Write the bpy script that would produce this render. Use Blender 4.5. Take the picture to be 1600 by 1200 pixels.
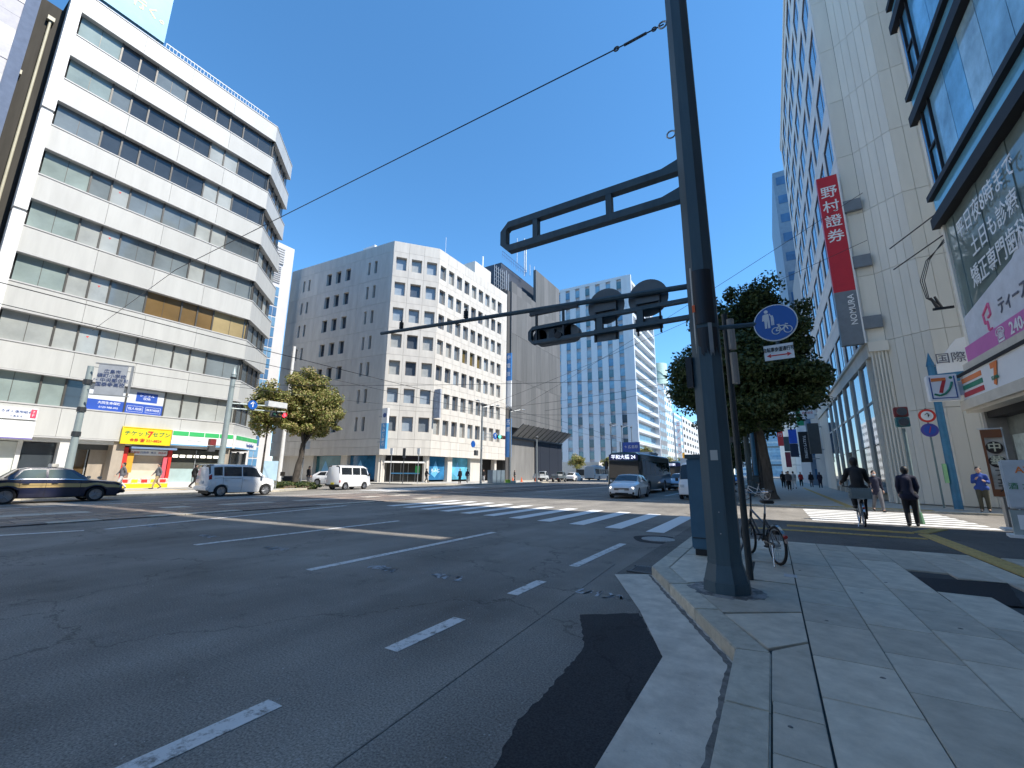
import bpy, bmesh, math, random
import numpy as np
from mathutils import Vector, Matrix
R = math.radians
random.seed(7); np.random.seed(7)
for o in list(bpy.data.objects): bpy.data.objects.remove(o)
sc = bpy.context.scene
C = sc.collection
# ------------------------------------------------------------------ camera, sky, sun, exposure
camd = bpy.data.cameras.new('camera'); cam = bpy.data.objects.new('camera', camd); C.objects.link(cam)
camd.sensor_width = 36; camd.lens = 660/1600*36; camd.clip_start = 0.05; camd.clip_end = 6000
CR = Matrix(((0.85641976, 0.09793608, 0.50690603), (0.51619003, -0.18077576, -0.83717858), (0.00964633, 0.97863612, -0.20537356)))
cam.matrix_world = Matrix.Translation((0, 0, 1.45)) @ CR.to_4x4()
sc.camera = cam
SUN_EL, SUN_AZ = R(51.5), R(5.5)           # azimuth measured from +X towards +Y
w = bpy.data.worlds.new('World'); sc.world = w; w.use_nodes = True
nt = w.node_tree; bg = nt.nodes['Background']
sky = nt.nodes.new('ShaderNodeTexSky'); sky.sky_type = 'NISHITA'; sky.sun_disc = False
sky.sun_elevation = SUN_EL; sky.sun_rotation = R(90)-SUN_AZ
sky.altitude = 0; sky.air_density = 1.0; sky.dust_density = 0.0; sky.ozone_density = 10.0
hs = nt.nodes.new('ShaderNodeHueSaturation'); hs.inputs['Saturation'].default_value = 1.06; hs.inputs['Hue'].default_value = 0.490; nt.links.new(sky.outputs[0], hs.inputs['Color']); nt.links.new(hs.outputs[0], bg.inputs[0]); bg.inputs[1].default_value = 0.145
sl = bpy.data.lights.new('sun', 'SUN'); sl.energy = 3.8; sl.angle = R(0.53); sl.color = (1.0, 0.93, 0.83)
sun = bpy.data.objects.new('sun', sl); C.objects.link(sun)
sdir = Vector((math.cos(SUN_EL)*math.cos(SUN_AZ), math.cos(SUN_EL)*math.sin(SUN_AZ), math.sin(SUN_EL)))
sun.rotation_euler = sdir.to_track_quat('Z', 'Y').to_euler()
vs = sc.view_settings; vs.view_transform = 'Standard'; vs.look = 'None'; vs.exposure = 0.95; vs.gamma = 1
vs.use_curve_mapping = False

# ------------------------------------------------------------------ materials
MATS = {}
def M(name, col, rough=.6, metal=0., var=.12, scale=2.5, bump=0., bscale=60, spec=.5, emit=None, coat=0., streak=0., alpha=1.):
    if name in MATS: return MATS[name]
    m = bpy.data.materials.new(name); m.use_nodes = True; t = m.node_tree; p = t.nodes['Principled BSDF']
    p.inputs['Roughness'].default_value = rough; p.inputs['Metallic'].default_value = metal
    p.inputs['Specular IOR Level'].default_value = spec; p.inputs['Coat Weight'].default_value = coat
    if coat: p.inputs['Coat Roughness'].default_value = .05
    c4 = (*col, 1)
    tc = t.nodes.new('ShaderNodeTexCoord')
    if var > 0:
        n = t.nodes.new('ShaderNodeTexNoise'); n.inputs['Scale'].default_value = scale; n.inputs['Detail'].default_value = 6; n.inputs['Roughness'].default_value = .65
        mp = t.nodes.new('ShaderNodeMapping')
        if streak: mp.inputs['Scale'].default_value = (1, 1, streak)
        t.links.new(tc.outputs['Object'], mp.inputs[0]); t.links.new(mp.outputs[0], n.inputs['Vector'])
        cr = t.nodes.new('ShaderNodeValToRGB')
        cr.color_ramp.elements[0].position = .3; cr.color_ramp.elements[1].position = .7
        cr.color_ramp.elements[0].color = tuple(max(0, c*(1-var)) for c in col)+(1,)
        cr.color_ramp.elements[1].color = tuple(min(1, c*(1+var)) for c in col)+(1,)
        t.links.new(n.outputs['Fac'], cr.inputs[0]); t.links.new(cr.outputs[0], p.inputs['Base Color'])
    else: p.inputs['Base Color'].default_value = c4
    if bump:
        n2 = t.nodes.new('ShaderNodeTexNoise'); n2.inputs['Scale'].default_value = bscale; n2.inputs['Detail'].default_value = 4
        t.links.new(tc.outputs['Object'], n2.inputs['Vector'])
        b = t.nodes.new('ShaderNodeBump'); b.inputs['Strength'].default_value = bump; b.inputs['Distance'].default_value = .01
        t.links.new(n2.outputs['Fac'], b.inputs['Height']); t.links.new(b.outputs[0], p.inputs['Normal'])
    if emit: p.inputs['Emission Color'].default_value = (*emit[0], 1); p.inputs['Emission Strength'].default_value = emit[1]
    MATS[name] = m; return m
def glass(name, col, rough=.04, var=.25, scale=.35, spec=.6):
    return M(name, col, rough, 0, var, scale, spec=spec)
def asphalt(name, base, speck, var=.3):
    m = bpy.data.materials.new(name); m.use_nodes = True; t = m.node_tree; p = t.nodes['Principled BSDF']; L = t.links
    tc = t.nodes.new('ShaderNodeTexCoord')
    def noise(s, d, r=.6):
        n = t.nodes.new('ShaderNodeTexNoise'); n.inputs['Scale'].default_value = s; n.inputs['Detail'].default_value = d; n.inputs['Roughness'].default_value = r
        L.new(tc.outputs['Object'], n.inputs['Vector']); return n
    big = noise(.35, 5); fine = noise(70, 3, .7)
    r1 = t.nodes.new('ShaderNodeValToRGB'); e = r1.color_ramp.elements
    e[0].position = .32; e[1].position = .72; e[0].color = tuple(c*(1-var) for c in base)+(1,); e[1].color = tuple(c*(1+var*1.3) for c in base)+(1,)
    L.new(big.outputs['Fac'], r1.inputs[0])
    r2 = t.nodes.new('ShaderNodeValToRGB'); e = r2.color_ramp.elements
    e[0].position = .3; e[1].position = .75; e[0].color = (.42, .42, .42, 1); e[1].color = (1.75, 1.75, 1.75, 1)
    L.new(fine.outputs['Fac'], r2.inputs[0])
    mx = t.nodes.new('ShaderNodeMix'); mx.data_type = 'RGBA'; mx.blend_type = 'MULTIPLY'; mx.inputs[0].default_value = 1
    L.new(r1.outputs[0], mx.inputs[6]); L.new(r2.outputs[0], mx.inputs[7])
    vo = t.nodes.new('ShaderNodeTexVoronoi'); vo.inputs['Scale'].default_value = 22; L.new(tc.outputs['Object'], vo.inputs['Vector'])
    r3 = t.nodes.new('ShaderNodeValToRGB'); e = r3.color_ramp.elements; e[0].position = .10; e[1].position = .15; e[0].color = (1, 1, 1, 1); e[1].color = (0, 0, 0, 1)
    L.new(vo.outputs['Distance'], r3.inputs[0])
    sp = noise(4, 2); r4 = t.nodes.new('ShaderNodeValToRGB'); e = r4.color_ramp.elements; e[0].position = .5; e[1].position = .6; L.new(sp.outputs['Fac'], r4.inputs[0])
    mm = t.nodes.new('ShaderNodeMath'); mm.operation = 'MULTIPLY'; L.new(r3.outputs[0], mm.inputs[0]); L.new(r4.outputs[0], mm.inputs[1])
    # wheel-polished bands and drips drawn out along the street
    mpp = t.nodes.new('ShaderNodeMapping'); mpp.inputs['Scale'].default_value = (1, .045, 1); L.new(tc.outputs['Object'], mpp.inputs[0])
    bn = t.nodes.new('ShaderNodeTexNoise'); bn.inputs['Scale'].default_value = 1.1; bn.inputs['Detail'].default_value = 5; L.new(mpp.outputs[0], bn.inputs['Vector'])
    rb = t.nodes.new('ShaderNodeValToRGB'); e = rb.color_ramp.elements; e[0].position = .3; e[1].position = .7; e[0].color = (.78, .78, .79, 1); e[1].color = (1.2, 1.2, 1.18, 1); L.new(bn.outputs['Fac'], rb.inputs[0])
    md = noise(1.3, 6, .7); rd = t.nodes.new('ShaderNodeValToRGB'); e = rd.color_ramp.elements; e[0].position = .33; e[1].position = .42; e[0].color = (.72, .72, .73, 1); e[1].color = (1, 1, 1, 1); L.new(md.outputs['Fac'], rd.inputs[0])
    for src in (rb, rd):
        mq = t.nodes.new('ShaderNodeMix'); mq.data_type = 'RGBA'; mq.blend_type = 'MULTIPLY'; mq.inputs[0].default_value = 1; L.new(mx.outputs[2], mq.inputs[6]); L.new(src.outputs[0], mq.inputs[7]); mx = mq
    m2 = t.nodes.new('ShaderNodeMix'); m2.data_type = 'RGBA'; m2.inputs[7].default_value = (*speck, 1)
    L.new(mm.outputs[0], m2.inputs[0]); L.new(mx.outputs[2], m2.inputs[6])
    # thin cracks
    wv = t.nodes.new('ShaderNodeTexVoronoi'); wv.feature = 'DISTANCE_TO_EDGE'; wv.inputs['Scale'].default_value = .28
    wn = noise(1.6, 4); va = t.nodes.new('ShaderNodeVectorMath'); va.operation = 'MULTIPLY_ADD'; va.inputs[1].default_value = (1.1, 1.1, 1.1)
    L.new(wn.outputs['Color'], va.inputs[0]); L.new(tc.outputs['Object'], va.inputs[2]); L.new(va.outputs[0], wv.inputs['Vector'])
    rc = t.nodes.new('ShaderNodeValToRGB'); e = rc.color_ramp.elements; e[0].position = 0; e[1].position = .006; e[0].color = (.45, .45, .45, 1); e[1].color = (1, 1, 1, 1)
    L.new(wv.outputs['Distance'], rc.inputs[0])
    m3 = t.nodes.new('ShaderNodeMix'); m3.data_type = 'RGBA'; m3.blend_type = 'MULTIPLY'; m3.inputs[0].default_value = .8
    L.new(m2.outputs[2], m3.inputs[6]); L.new(rc.outputs[0], m3.inputs[7]); L.new(m3.outputs[2], p.inputs['Base Color'])
    p.inputs['Roughness'].default_value = .85; p.inputs['Specular IOR Level'].default_value = .3
    b = t.nodes.new('ShaderNodeBump'); b.inputs['Strength'].default_value = .5; b.inputs['Distance'].default_value = .006
    L.new(fine.outputs['Fac'], b.inputs['Height']); L.new(b.outputs[0], p.inputs['Normal'])
    MATS[name] = m; return m
def worn_paint(name, col, under, thr=.42, sc_=9):
    m = bpy.data.materials.new(name); m.use_nodes = True; t = m.node_tree; p = t.nodes['Principled BSDF']; L = t.links
    tc = t.nodes.new('ShaderNodeTexCoord')
    n = t.nodes.new('ShaderNodeTexNoise'); n.inputs['Scale'].default_value = sc_; n.inputs['Detail'].default_value = 9; n.inputs['Roughness'].default_value = .78
    L.new(tc.outputs['Object'], n.inputs['Vector'])
    r = t.nodes.new('ShaderNodeValToRGB'); e = r.color_ramp.elements; e[0].position = thr-.06; e[1].position = thr+.05
    e[0].color = (*under, 1); e[1].color = (*col, 1); k = e.new(thr+.25) if False else None
    L.new(n.outputs['Fac'], r.inputs[0]); L.new(r.outputs[0], p.inputs['Base Color']); p.inputs['Roughness'].default_value = .7
    MATS[name] = m; return m
def bay_net(name, base):
    m = M(name, base, .9, var=.2, scale=.5, streak=.15); return m

# ------------------------------------------------------------------ mesh helpers
WM = {}                                     # world matrix of every object made here
def wmat(o): return WM.get(o.name, Matrix.Identity(4)) if o else Matrix.Identity(4)
def place(o, parent, mw):
    C.objects.link(o); o.parent = parent
    o.matrix_local = wmat(parent).inverted() @ mw
    WM[o.name] = mw.copy(); return o
class MB:
    def __init__(s): s.v = []; s.f = []; s.mi = []; s.cm = 0
    def quad(s, *ps):
        i = len(s.v); s.v += [tuple(p) for p in ps]; s.f.append(tuple(range(i, i+len(ps)))); s.mi.append(s.cm); return s
    def box(s, x0, x1, y0, y1, z0, z1):
        if x0 > x1: x0, x1 = x1, x0
        if y0 > y1: y0, y1 = y1, y0
        if z0 > z1: z0, z1 = z1, z0
        i = len(s.v)
        s.v += [(x0,y0,z0),(x1,y0,z0),(x1,y1,z0),(x0,y1,z0),(x0,y0,z1),(x1,y0,z1),(x1,y1,z1),(x0,y1,z1)]
        for q in ((0,3,2,1),(4,5,6,7),(0,1,5,4),(1,2,6,5),(2,3,7,6),(3,0,4,7)): s.f.append(tuple(i+k for k in q)); s.mi.append(s.cm)
        return s
    def fb(s, u0, u1, z0, z1, d0, d1): return s.box(u0, u1, -d0, -d1, z0, z1)      # facade box: u right, d outwards
    def prism(s, poly, z0, z1):
        n = len(poly); i = len(s.v)
        s.v += [(p[0], p[1], z0) for p in poly]+[(p[0], p[1], z1) for p in poly]
        s.f.append(tuple(i+k for k in reversed(range(n)))); s.mi.append(s.cm); s.f.append(tuple(i+n+k for k in range(n))); s.mi.append(s.cm)
        for k in range(n): s.f.append((i+k, i+(k+1)%n, i+n+(k+1)%n, i+n+k)); s.mi.append(s.cm)
        return s
    def fprism(s, poly, d0, d1):            # polygon in (u,z) extruded outwards from d0 to d1
        n = len(poly); i = len(s.v)
        s.v += [(p[0], -d1, p[1]) for p in poly]+[(p[0], -d0, p[1]) for p in poly]
        s.f.append(tuple(i+k for k in range(n))); s.mi.append(s.cm); s.f.append(tuple(i+n+k for k in reversed(range(n)))); s.mi.append(s.cm)
        for k in range(n): s.f.append((i+(k+1)%n, i+k, i+n+k, i+n+(k+1)%n)); s.mi.append(s.cm)
        return s
    def cyl(s, p0, p1, r0, r1=None, n=10, cap=True, rot=0.):
        r1 = r0 if r1 is None else r1
        p0 = Vector(p0); p1 = Vector(p1); ax = (p1-p0)
        if ax.length < 1e-9: return s
        ax.normalize(); a = ax.orthogonal().normalized() if abs(ax.z) < .999 else Vector((1,0,0)); b = ax.cross(a)
        i = len(s.v)
        for p, r in ((p0, r0), (p1, r1)):
            for k in range(n):
                t = 2*math.pi*(k+rot)/n; s.v.append(tuple(p+a*math.cos(t)*r+b*math.sin(t)*r))
        for k in range(n): s.f.append((i+k, i+(k+1)%n, i+n+(k+1)%n, i+n+k)); s.mi.append(s.cm)
        if cap: s.f.append(tuple(i+k for k in reversed(range(n)))); s.mi.append(s.cm); s.f.append(tuple(i+n+k for k in range(n))); s.mi.append(s.cm)
        return s
    def tube(s, pts, r, n=6):
        for a, b in zip(pts[:-1], pts[1:]): s.cyl(a, b, r, r, n)
        return s
    def sphere(s, c, r, nu=12, nv=8, sx=1, sy=1, sz=1):
        i = len(s.v)
        for a in range(nv+1):
            ph = math.pi*a/nv
            for b in range(nu):
                th = 2*math.pi*b/nu
                s.v.append((c[0]+r*sx*math.sin(ph)*math.cos(th), c[1]+r*sy*math.sin(ph)*math.sin(th), c[2]+r*sz*math.cos(ph)))
        for a in range(nv):
            for b in range(nu): s.f.append((i+a*nu+b, i+(a+1)*nu+b, i+(a+1)*nu+(b+1)%nu, i+a*nu+(b+1)%nu)); s.mi.append(s.cm)
        return s
    def torus(s, c, ax, Rr, r, n=24, m=8):
        c = Vector(c); ax = Vector(ax).normalized(); a = ax.orthogonal().normalized(); b = ax.cross(a); i = len(s.v)
        for k in range(n):
            t = 2*math.pi*k/n; d = a*math.cos(t)+b*math.sin(t)
            for j in range(m):
                q = 2*math.pi*j/m; s.v.append(tuple(c+d*(Rr+r*math.cos(q))+ax*r*math.sin(q)))
        for k in range(n):
            for j in range(m): s.f.append((i+k*m+j, i+((k+1)%n)*m+j, i+((k+1)%n)*m+(j+1)%m, i+k*m+(j+1)%m)); s.mi.append(s.cm)
        return s
    def mesh(s, name, mats, smooth=0, bevel=0):
        me = bpy.data.meshes.new(name); me.from_pydata(s.v, [], s.f)
        mats = mats if isinstance(mats, (list, tuple)) else [mats]
        for m in mats: me.materials.append(m)
        if len(mats) > 1: me.polygons.foreach_set('material_index', s.mi)
        if bevel:
            bm = bmesh.new(); bm.from_mesh(me); bmesh.ops.recalc_face_normals(bm, faces=bm.faces)
            ed = [e for e in bm.edges if len(e.link_faces) == 2 and e.calc_face_angle(0) > .5]
            bmesh.ops.bevel(bm, geom=ed, offset=bevel, segments=2, affect='EDGES', clamp_overlap=True); bm.to_mesh(me); bm.free()
        if smooth:
            me.polygons.foreach_set('use_smooth', [True]*len(me.polygons)); me.set_sharp_from_angle(angle=R(smooth))
        me.update(); return me
    def build(s, name, mats, parent=None, mw=None, smooth=0, bevel=0):
        """verts are in the frame mw (default: the parent's own frame)"""
        o = bpy.data.objects.new(name, s.mesh(name, mats, smooth, bevel))
        return place(o, parent, mw if mw is not None else wmat(parent))
def inst(me, name, parent, mw):
    return place(bpy.data.objects.new(name, me), parent, mw)
T = lambda x, y, z=0: Matrix.Translation((x, y, z))
def RZ(a): return Matrix.Rotation(a, 4, 'Z')
def frame(ox, oy, ux, uy, z=0):             # facade frame: u along (ux,uy) = viewer's right, outwards = -local y
    return T(ox, oy, z) @ RZ(math.atan2(uy, ux))
def tag(o, label, cat=None, group=None, kind=None):
    if label: o['label'] = label
    if cat: o['category'] = cat
    if group: o['group'] = group
    if kind: o['kind'] = kind
    return o
def thing(name, label, cat, mw=None, group=None):
    e = bpy.data.objects.new(name, None); e.empty_display_size = .2
    place(e, None, mw if mw is not None else Matrix.Identity(4)); return tag(e, label, cat, group)
def struct(o): o['kind'] = 'structure'; return o
def copy_tree(o, mw, label=None):
    c = o.copy(); place(c, None, mw)
    if label: c['label'] = label
    for ch in o.children:
        d = ch.copy(); C.objects.link(d); d.parent = c; d.matrix_local = ch.matrix_local.copy(); WM[d.name] = mw @ ch.matrix_local
        for g_ in ch.children:
            e = g_.copy(); C.objects.link(e); e.parent = d; e.matrix_local = g_.matrix_local.copy(); WM[e.name] = WM[d.name] @ g_.matrix_local
    return c
TXT = {}
def text_mesh(body, size, mat, bold=0., ext=.004, align='CENTER', sx=1., ls=1.):
    key = (body, size, mat.name, bold, align, sx, ls)
    if key in TXT: return TXT[key]
    cu = bpy.data.curves.new('t', 'FONT'); cu.body = body; cu.size = size; cu.align_x = align; cu.align_y = 'CENTER'
    cu.extrude = ext; cu.offset = bold*size; cu.resolution_u = 2; cu.space_line = ls
    o = bpy.data.objects.new('t', cu); C.objects.link(o); bpy.context.view_layer.update()
    me = bpy.data.meshes.new_from_object(o.evaluated_get(bpy.context.evaluated_depsgraph_get()))
    bpy.data.objects.remove(o)
    me.transform(Matrix(((sx,0,0,0),(0,0,-1,0),(0,1,0,0),(0,0,0,1)))); me.materials.clear(); me.materials.append(mat)
    TXT[key] = me; return me
def text(body, mw, u, z, d, size, mat, parent, bold=0., align='CENTER', sx=1., rot=0., ls=1., name='lettering'):
    me = text_mesh(body, size, mat, bold, .004, align, sx, ls)
    return inst(me, name, parent, mw @ T(u, -d, z) @ Matrix.Rotation(-rot, 4, 'Y'))
def vtext(chars, mw, u, ztop, d, size, pitch, mat, parent, bold=0.):
    for i, ch in enumerate(chars): text(ch, mw, u, ztop-size*.5-i*pitch, d, size, mat, parent, bold)
I4 = Matrix.Identity(4)

# common materials
white = M('white_paint', (.78, .78, .76), .5, var=.05); black = M('black_plastic', (.015, .015, .017), .5, var=.1)
steel = M('galvanised_steel', (.45, .47, .48), .45, .7, .15); darkgrey = M('dark_grey', (.07, .075, .08), .5)
rubber = M('rubber', (.018, .018, .019), .85, var=.2); chrome = M('chrome', (.6, .6, .62), .18, 1., 0)
def scuffed(name, base, worn, rough=.45):
    m = bpy.data.materials.new(name); m.use_nodes = True; t = m.node_tree; p = t.nodes['Principled BSDF']; L = t.links; tc = t.nodes.new('ShaderNodeTexCoord')
    def nz(s, d, r, sc_=(1, 1, 1)):
        mp = t.nodes.new('ShaderNodeMapping'); mp.inputs['Scale'].default_value = sc_; L.new(tc.outputs['Object'], mp.inputs[0]); n = t.nodes.new('ShaderNodeTexNoise'); n.inputs['Scale'].default_value = s; n.inputs['Detail'].default_value = d; n.inputs['Roughness'].default_value = r; L.new(mp.outputs[0], n.inputs['Vector']); return n
    a = nz(5, 8, .7, (1, 1, .12)); r1 = t.nodes.new('ShaderNodeValToRGB'); e = r1.color_ramp.elements; e[0].position = .3; e[1].position = .72; e[0].color = tuple(c*.7 for c in base)+(1,); e[1].color = tuple(c*1.3 for c in base)+(1,); L.new(a.outputs['Fac'], r1.inputs[0])
    b = nz(16, 10, .75); r2 = t.nodes.new('ShaderNodeValToRGB'); e = r2.color_ramp.elements; e[0].position = .66; e[1].position = .72; L.new(b.outputs['Fac'], r2.inputs[0])
    mx = t.nodes.new('ShaderNodeMix'); mx.data_type = 'RGBA'; mx.inputs[7].default_value = (*worn, 1); L.new(r2.outputs[0], mx.inputs[0]); L.new(r1.outputs[0], mx.inputs[6]); L.new(mx.outputs[2], p.inputs['Base Color'])
    rr_ = t.nodes.new('ShaderNodeMapRange'); rr_.inputs[3].default_value = rough-.1; rr_.inputs[4].default_value = rough+.25; L.new(a.outputs['Fac'], rr_.inputs[0]); L.new(rr_.outputs[0], p.inputs['Roughness'])
    bp = t.nodes.new('ShaderNodeBump'); bp.inputs['Strength'].default_value = .12; bp.inputs['Distance'].default_value = .004; L.new(b.outputs['Fac'], bp.inputs['Height']); L.new(bp.outputs[0], p.inputs['Normal']); MATS[name] = m; return m
polegreen = scuffed('pole_blue_green_paint', (.055, .098, .122), (.13, .14, .135)); poledark = M('pole_dark_paint', (.03, .045, .055), .5, 0, .2, 4)
MASK = M('asphalt_dummy', (.05, .05, .05))
# ================================================================== SETTING
asph = asphalt('asphalt', (.205, .19, .168), (.35, .35, .33))
asph2 = asphalt('asphalt_patch', (.030, .031, .034), (.05, .05, .05), .2)
asph3 = asphalt('pavement_asphalt', (.13, .122, .11), (.24, .23, .2), .25)
paint = worn_paint('road_paint', (.66, .66, .64), (.20, .19, .17), .44, 9)
paint2 = worn_paint('crossing_paint', (.74, .74, .72), (.17,.165,.16), .34, 6)
yellowp = M('tactile_yellow', (.50, .36, .13), .8, var=.25, scale=6)
concrete = M('gutter_concrete', (.56, .51, .43), .85, var=.25, scale=4, bump=.3)
kerbm = [M('kerb_granite_%d' % i, c, .75, var=.22, scale=9, bump=.25, bscale=90) for i, c in enumerate([(.48,.445,.36), (.45,.415,.335), (.52,.475,.38)])]
slabm = [M('paving_slab_%d' % i, c, .72, var=.22, scale=4.5, bump=.25, bscale=140) for i, c in enumerate([(.48,.435,.35), (.55,.50,.405), (.44,.40,.325), (.60,.545,.44), (.51,.46,.37)])]
setts = [M('tram_sett_%d' % i, c, .8, var=.25, scale=5, bump=.3) for i, c in enumerate([(.20,.155,.13), (.24,.19,.155), (.17,.145,.13), (.46,.42,.35), (.28,.23,.19)])]
joint = M('joint_dirt', (.06, .062, .062), .95, var=.3)

ground = struct(MB().quad((-3000,-3000,-.03), (3000,-3000,-.03), (3000,3000,-.03), (-3000,3000,-.03)).build('ground', M('far_ground', (.12,.12,.115), .9)))
tag(ground, 'grey city ground beyond the streets')
road = struct(MB().quad((-120,-40,0), (60,-40,0), (60,420,0), (-120,420,0)).build('road', asph)); tag(road, 'dark asphalt carriageway and side streets')
def sheet(poly, z, name, mat, parent): return MB().prism([tuple(p) for p in poly], z-.003, z).build(name, mat, parent)
def strip(x0, y0, x1, y1, wd, name, mat, z=.004, parent=None):
    d = Vector((x1-x0, y1-y0, 0)); n = Vector((-d.y, d.x, 0)).normalized()*wd/2
    poly = [(x0+n.x, y0+n.y), (x0-n.x, y0-n.y), (x1-n.x, y1-n.y), (x1+n.x, y1+n.y)]
    return sheet(poly, z, name, mat, parent or road)
for a, b in ((.4,1.84), (2.81,3.73), (4.76,5.54), (6.65,9.3)): strip(-2.85, a, -2.85, b, .15, 'lane_dash', paint)
strip(-6.05, 4.2, -6.05, 9.2, .15, 'lane_line', paint); strip(-9.85, 4.3, -9.75, 9.6, .15, 'lane_line', paint)
strip(-14.1, 4.15, -15.75, 12.4, .16, 'lane_line', paint); strip(-15.3, 0, -14.2, 3.8, .16, 'lane_line', paint)
for y in range(28, 120, 10): strip(-2.85-.9, y, -2.85-.9, y+5, .15, 'lane_dash', paint)
for y in range(31, 120, 10): strip(-6.4, y, -6.4, y+5, .15, 'lane_dash', paint)
strip(-15.9, 30, -15.5, 120, .16, 'lane_line', paint); strip(-24.0, -10, -24.0, 20, .16, 'lane_line', paint); strip(-24.0, 38, -24, 110, .16, 'lane_line', paint)
strip(-12.6, 21.5, -3.2, 21.3, .3, 'stop_line', paint) if False else None
for k in range(11):
    x = -2.93-1.15*k; yn = 11.55+.19*k; yf = 16.45+.17*k
    sheet([(x, yn), (x+.45, yn), (x+.45, yf), (x, yf)], .004, 'crossing_stripe', paint2, road)
for k in range(7): sheet([(1.0, 17.75+.85*k), (5.4, 17.75+.85*k), (5.4, 18.2+.85*k), (1.0, 18.2+.85*k)], .004, 'crossing_stripe', paint2, road)
for k in range(14): sheet([(-27.9, 23+.95*k), (-24.6, 23+.95*k), (-24.6, 23.45+.95*k), (-27.9, 23.45+.95*k)], .004, 'crossing_stripe', paint2, road)
# survey chalk marks sprayed on the asphalt
chalk = M('spray_chalk', (.42, .45, .48), .9, var=.5, scale=20)
def squiggle(cx, cy, sx, sy, seed):
    r = random.Random(seed); b = MB()
    for k in range(5):
        x = cx+sx*(k-2)/2.2; pts = []
        for j in range(5): pts.append((x+r.uniform(-.5,.5)*sx*.45, cy+r.uniform(-1,1)*sy, .0045))
        for p, q in zip(pts[:-1], pts[1:]):
            d = Vector(q)-Vector(p); n = Vector((-d.y, d.x, 0)).normalized()*.018
            b.quad(Vector(p)+n, Vector(p)-n, Vector(q)-n, Vector(q)+n)
    b.build('chalk_mark', chalk, road)
for i, (x, y) in enumerate([(-8.2,4.95), (-5.2,4.9), (-4.05,5.0), (-10.9,4.98), (-13.9,5.05), (-1.95,5.35)]): squiggle(x, y, .26, .14, i+3)
# fresh asphalt repair, gutter, kerb stones
def jag(pts, amp, seed, step=.05):
    r = random.Random(seed); out = []
    for a, b in zip(pts, pts[1:]+pts[:1]):
        a = Vector(a); b = Vector(b); n = max(1, int((b-a).length/step))
        for k in range(n): q = a+(b-a)*k/n; out.append((q.x+r.uniform(-amp,amp), q.y+r.uniform(-amp,amp)))
    return out
sheet(jag([(-1.87,4.5), (-1.36,4.9), (-.9,3.9), (-.9,1.2), (-1.42,1.2), (-1.34,2.07), (-1.44,2.45), (-1.47,3.2), (-1.52,3.75)], .012, 5), .0035, 'asphalt_repair', asph2, road)
gut = [(-.92,-12), (-.90,3.87), (-1.37,4.97), (-2.12,6.45), (-1.66,6.75), (-.40,4.05), (-.40,-12)]
sheet(gut, .012, 'gutter', concrete, road)
sheet([(-2.12,6.46), (-1.66,6.76), (-1.66,14.5), (-2.12,14.5)], .008, 'gutter', asph3, road)
g = MB()
for k in range(9): g.box(-1.98+.04*k, -1.96+.04*k, 6.75, 7.15, .012, .03)
g.box(-2.02,-1.60,6.71,6.75,.012,.03).box(-2.02,-1.60,7.15,7.19,.012,.03).build('drain_grate', darkgrey, road)
sheet([(-2.0,6.73), (-1.62,6.73), (-1.62,7.17), (-2.0,7.17)], .0125, 'drain_pit', black, road)
mh = MB().cyl((-2.36,10.35,.002), (-2.36,10.35,.012), .36, .36, 28)
for k in range(-6, 7):
    hh = math.sqrt(max(0, .33**2-(k*.05)**2)); mh.box(-2.36+k*.05-.014, -2.36+k*.05+.014, 10.35-hh, 10.35+hh, .012, .018)
mh.build('manhole_cover', M('cast_iron', (.34,.33,.31), .5, .3, .3, 20), road)
sheet([(-2.36+.56*math.cos(a)*(1+.12*math.sin(3*a)), 10.35+.62*math.sin(a)) for a in np.linspace(0, 6.28, 26)[:-1]], .0035, 'asphalt_repair', asph2, road)
# near pavement
PZ = .13
near = [(-.37,-14), (-.37,4.02), (-1.64,6.72), (-1.64,14.6), (-1.2,15.6), (6.5,16.0), (6.5,-14)]
pav = struct(MB().prism(near, -.02, PZ-.022).build('pavement', joint)); tag(pav, 'grey flagstone pavement with granite kerb in the foreground')
def kerbrun(pts, wd, parent, step=.9, z0=-.02, z1=PZ, seed=1):
    r = random.Random(seed)
    for i, (a, b) in enumerate(zip(pts[:-1], pts[1:])):
        a = Vector((*a, 0)); b = Vector((*b, 0)); L = (b-a).length; n = max(1, round(L/step)); d = (b-a)/L; nr = Vector((d.y, -d.x, 0))*wd
        for k in range(n):
            p = a+d*(L*k/n+.004); q = a+d*(L*(k+1)/n-.004); j = r.uniform(-.002, .003)
            # mitre at the bends
            pi = p+nr; qi = q+nr
            if k == 0 and i > 0: e = Vector((*pts[i-1], 0)); t = (d+(a-e).normalized()).normalized(); m = Vector((t.y, -t.x, 0)); pi = a+m*wd/max(.3, m.dot(nr)/wd)+d*.004
            if k == n-1 and i < len(pts)-2: e = Vector((*pts[i+2], 0)); t = (d+(e-b).normalized()).normalized(); m = Vector((t.y, -t.x, 0)); qi = b+m*wd/max(.3, m.dot(nr)/wd)-d*.004
            MB().prism([(p.x,p.y), (pi.x,pi.y), (qi.x,qi.y), (q.x,q.y)], z0, z1+j).build('kerb_stone', r.choice(kerbm), parent, bevel=.009)
kerbrun([(-.38,-6), (-.38,4.02), (-1.65,6.72), (-1.65,12.5)], .24, pav, .95, seed=4)
kerbrun([(-1.65,12.52), (-1.65,14.4), (-.9,15.9), (5.2,16.2)], .2, pav, .9, z1=.05, seed=8)
SL = {}
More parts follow.
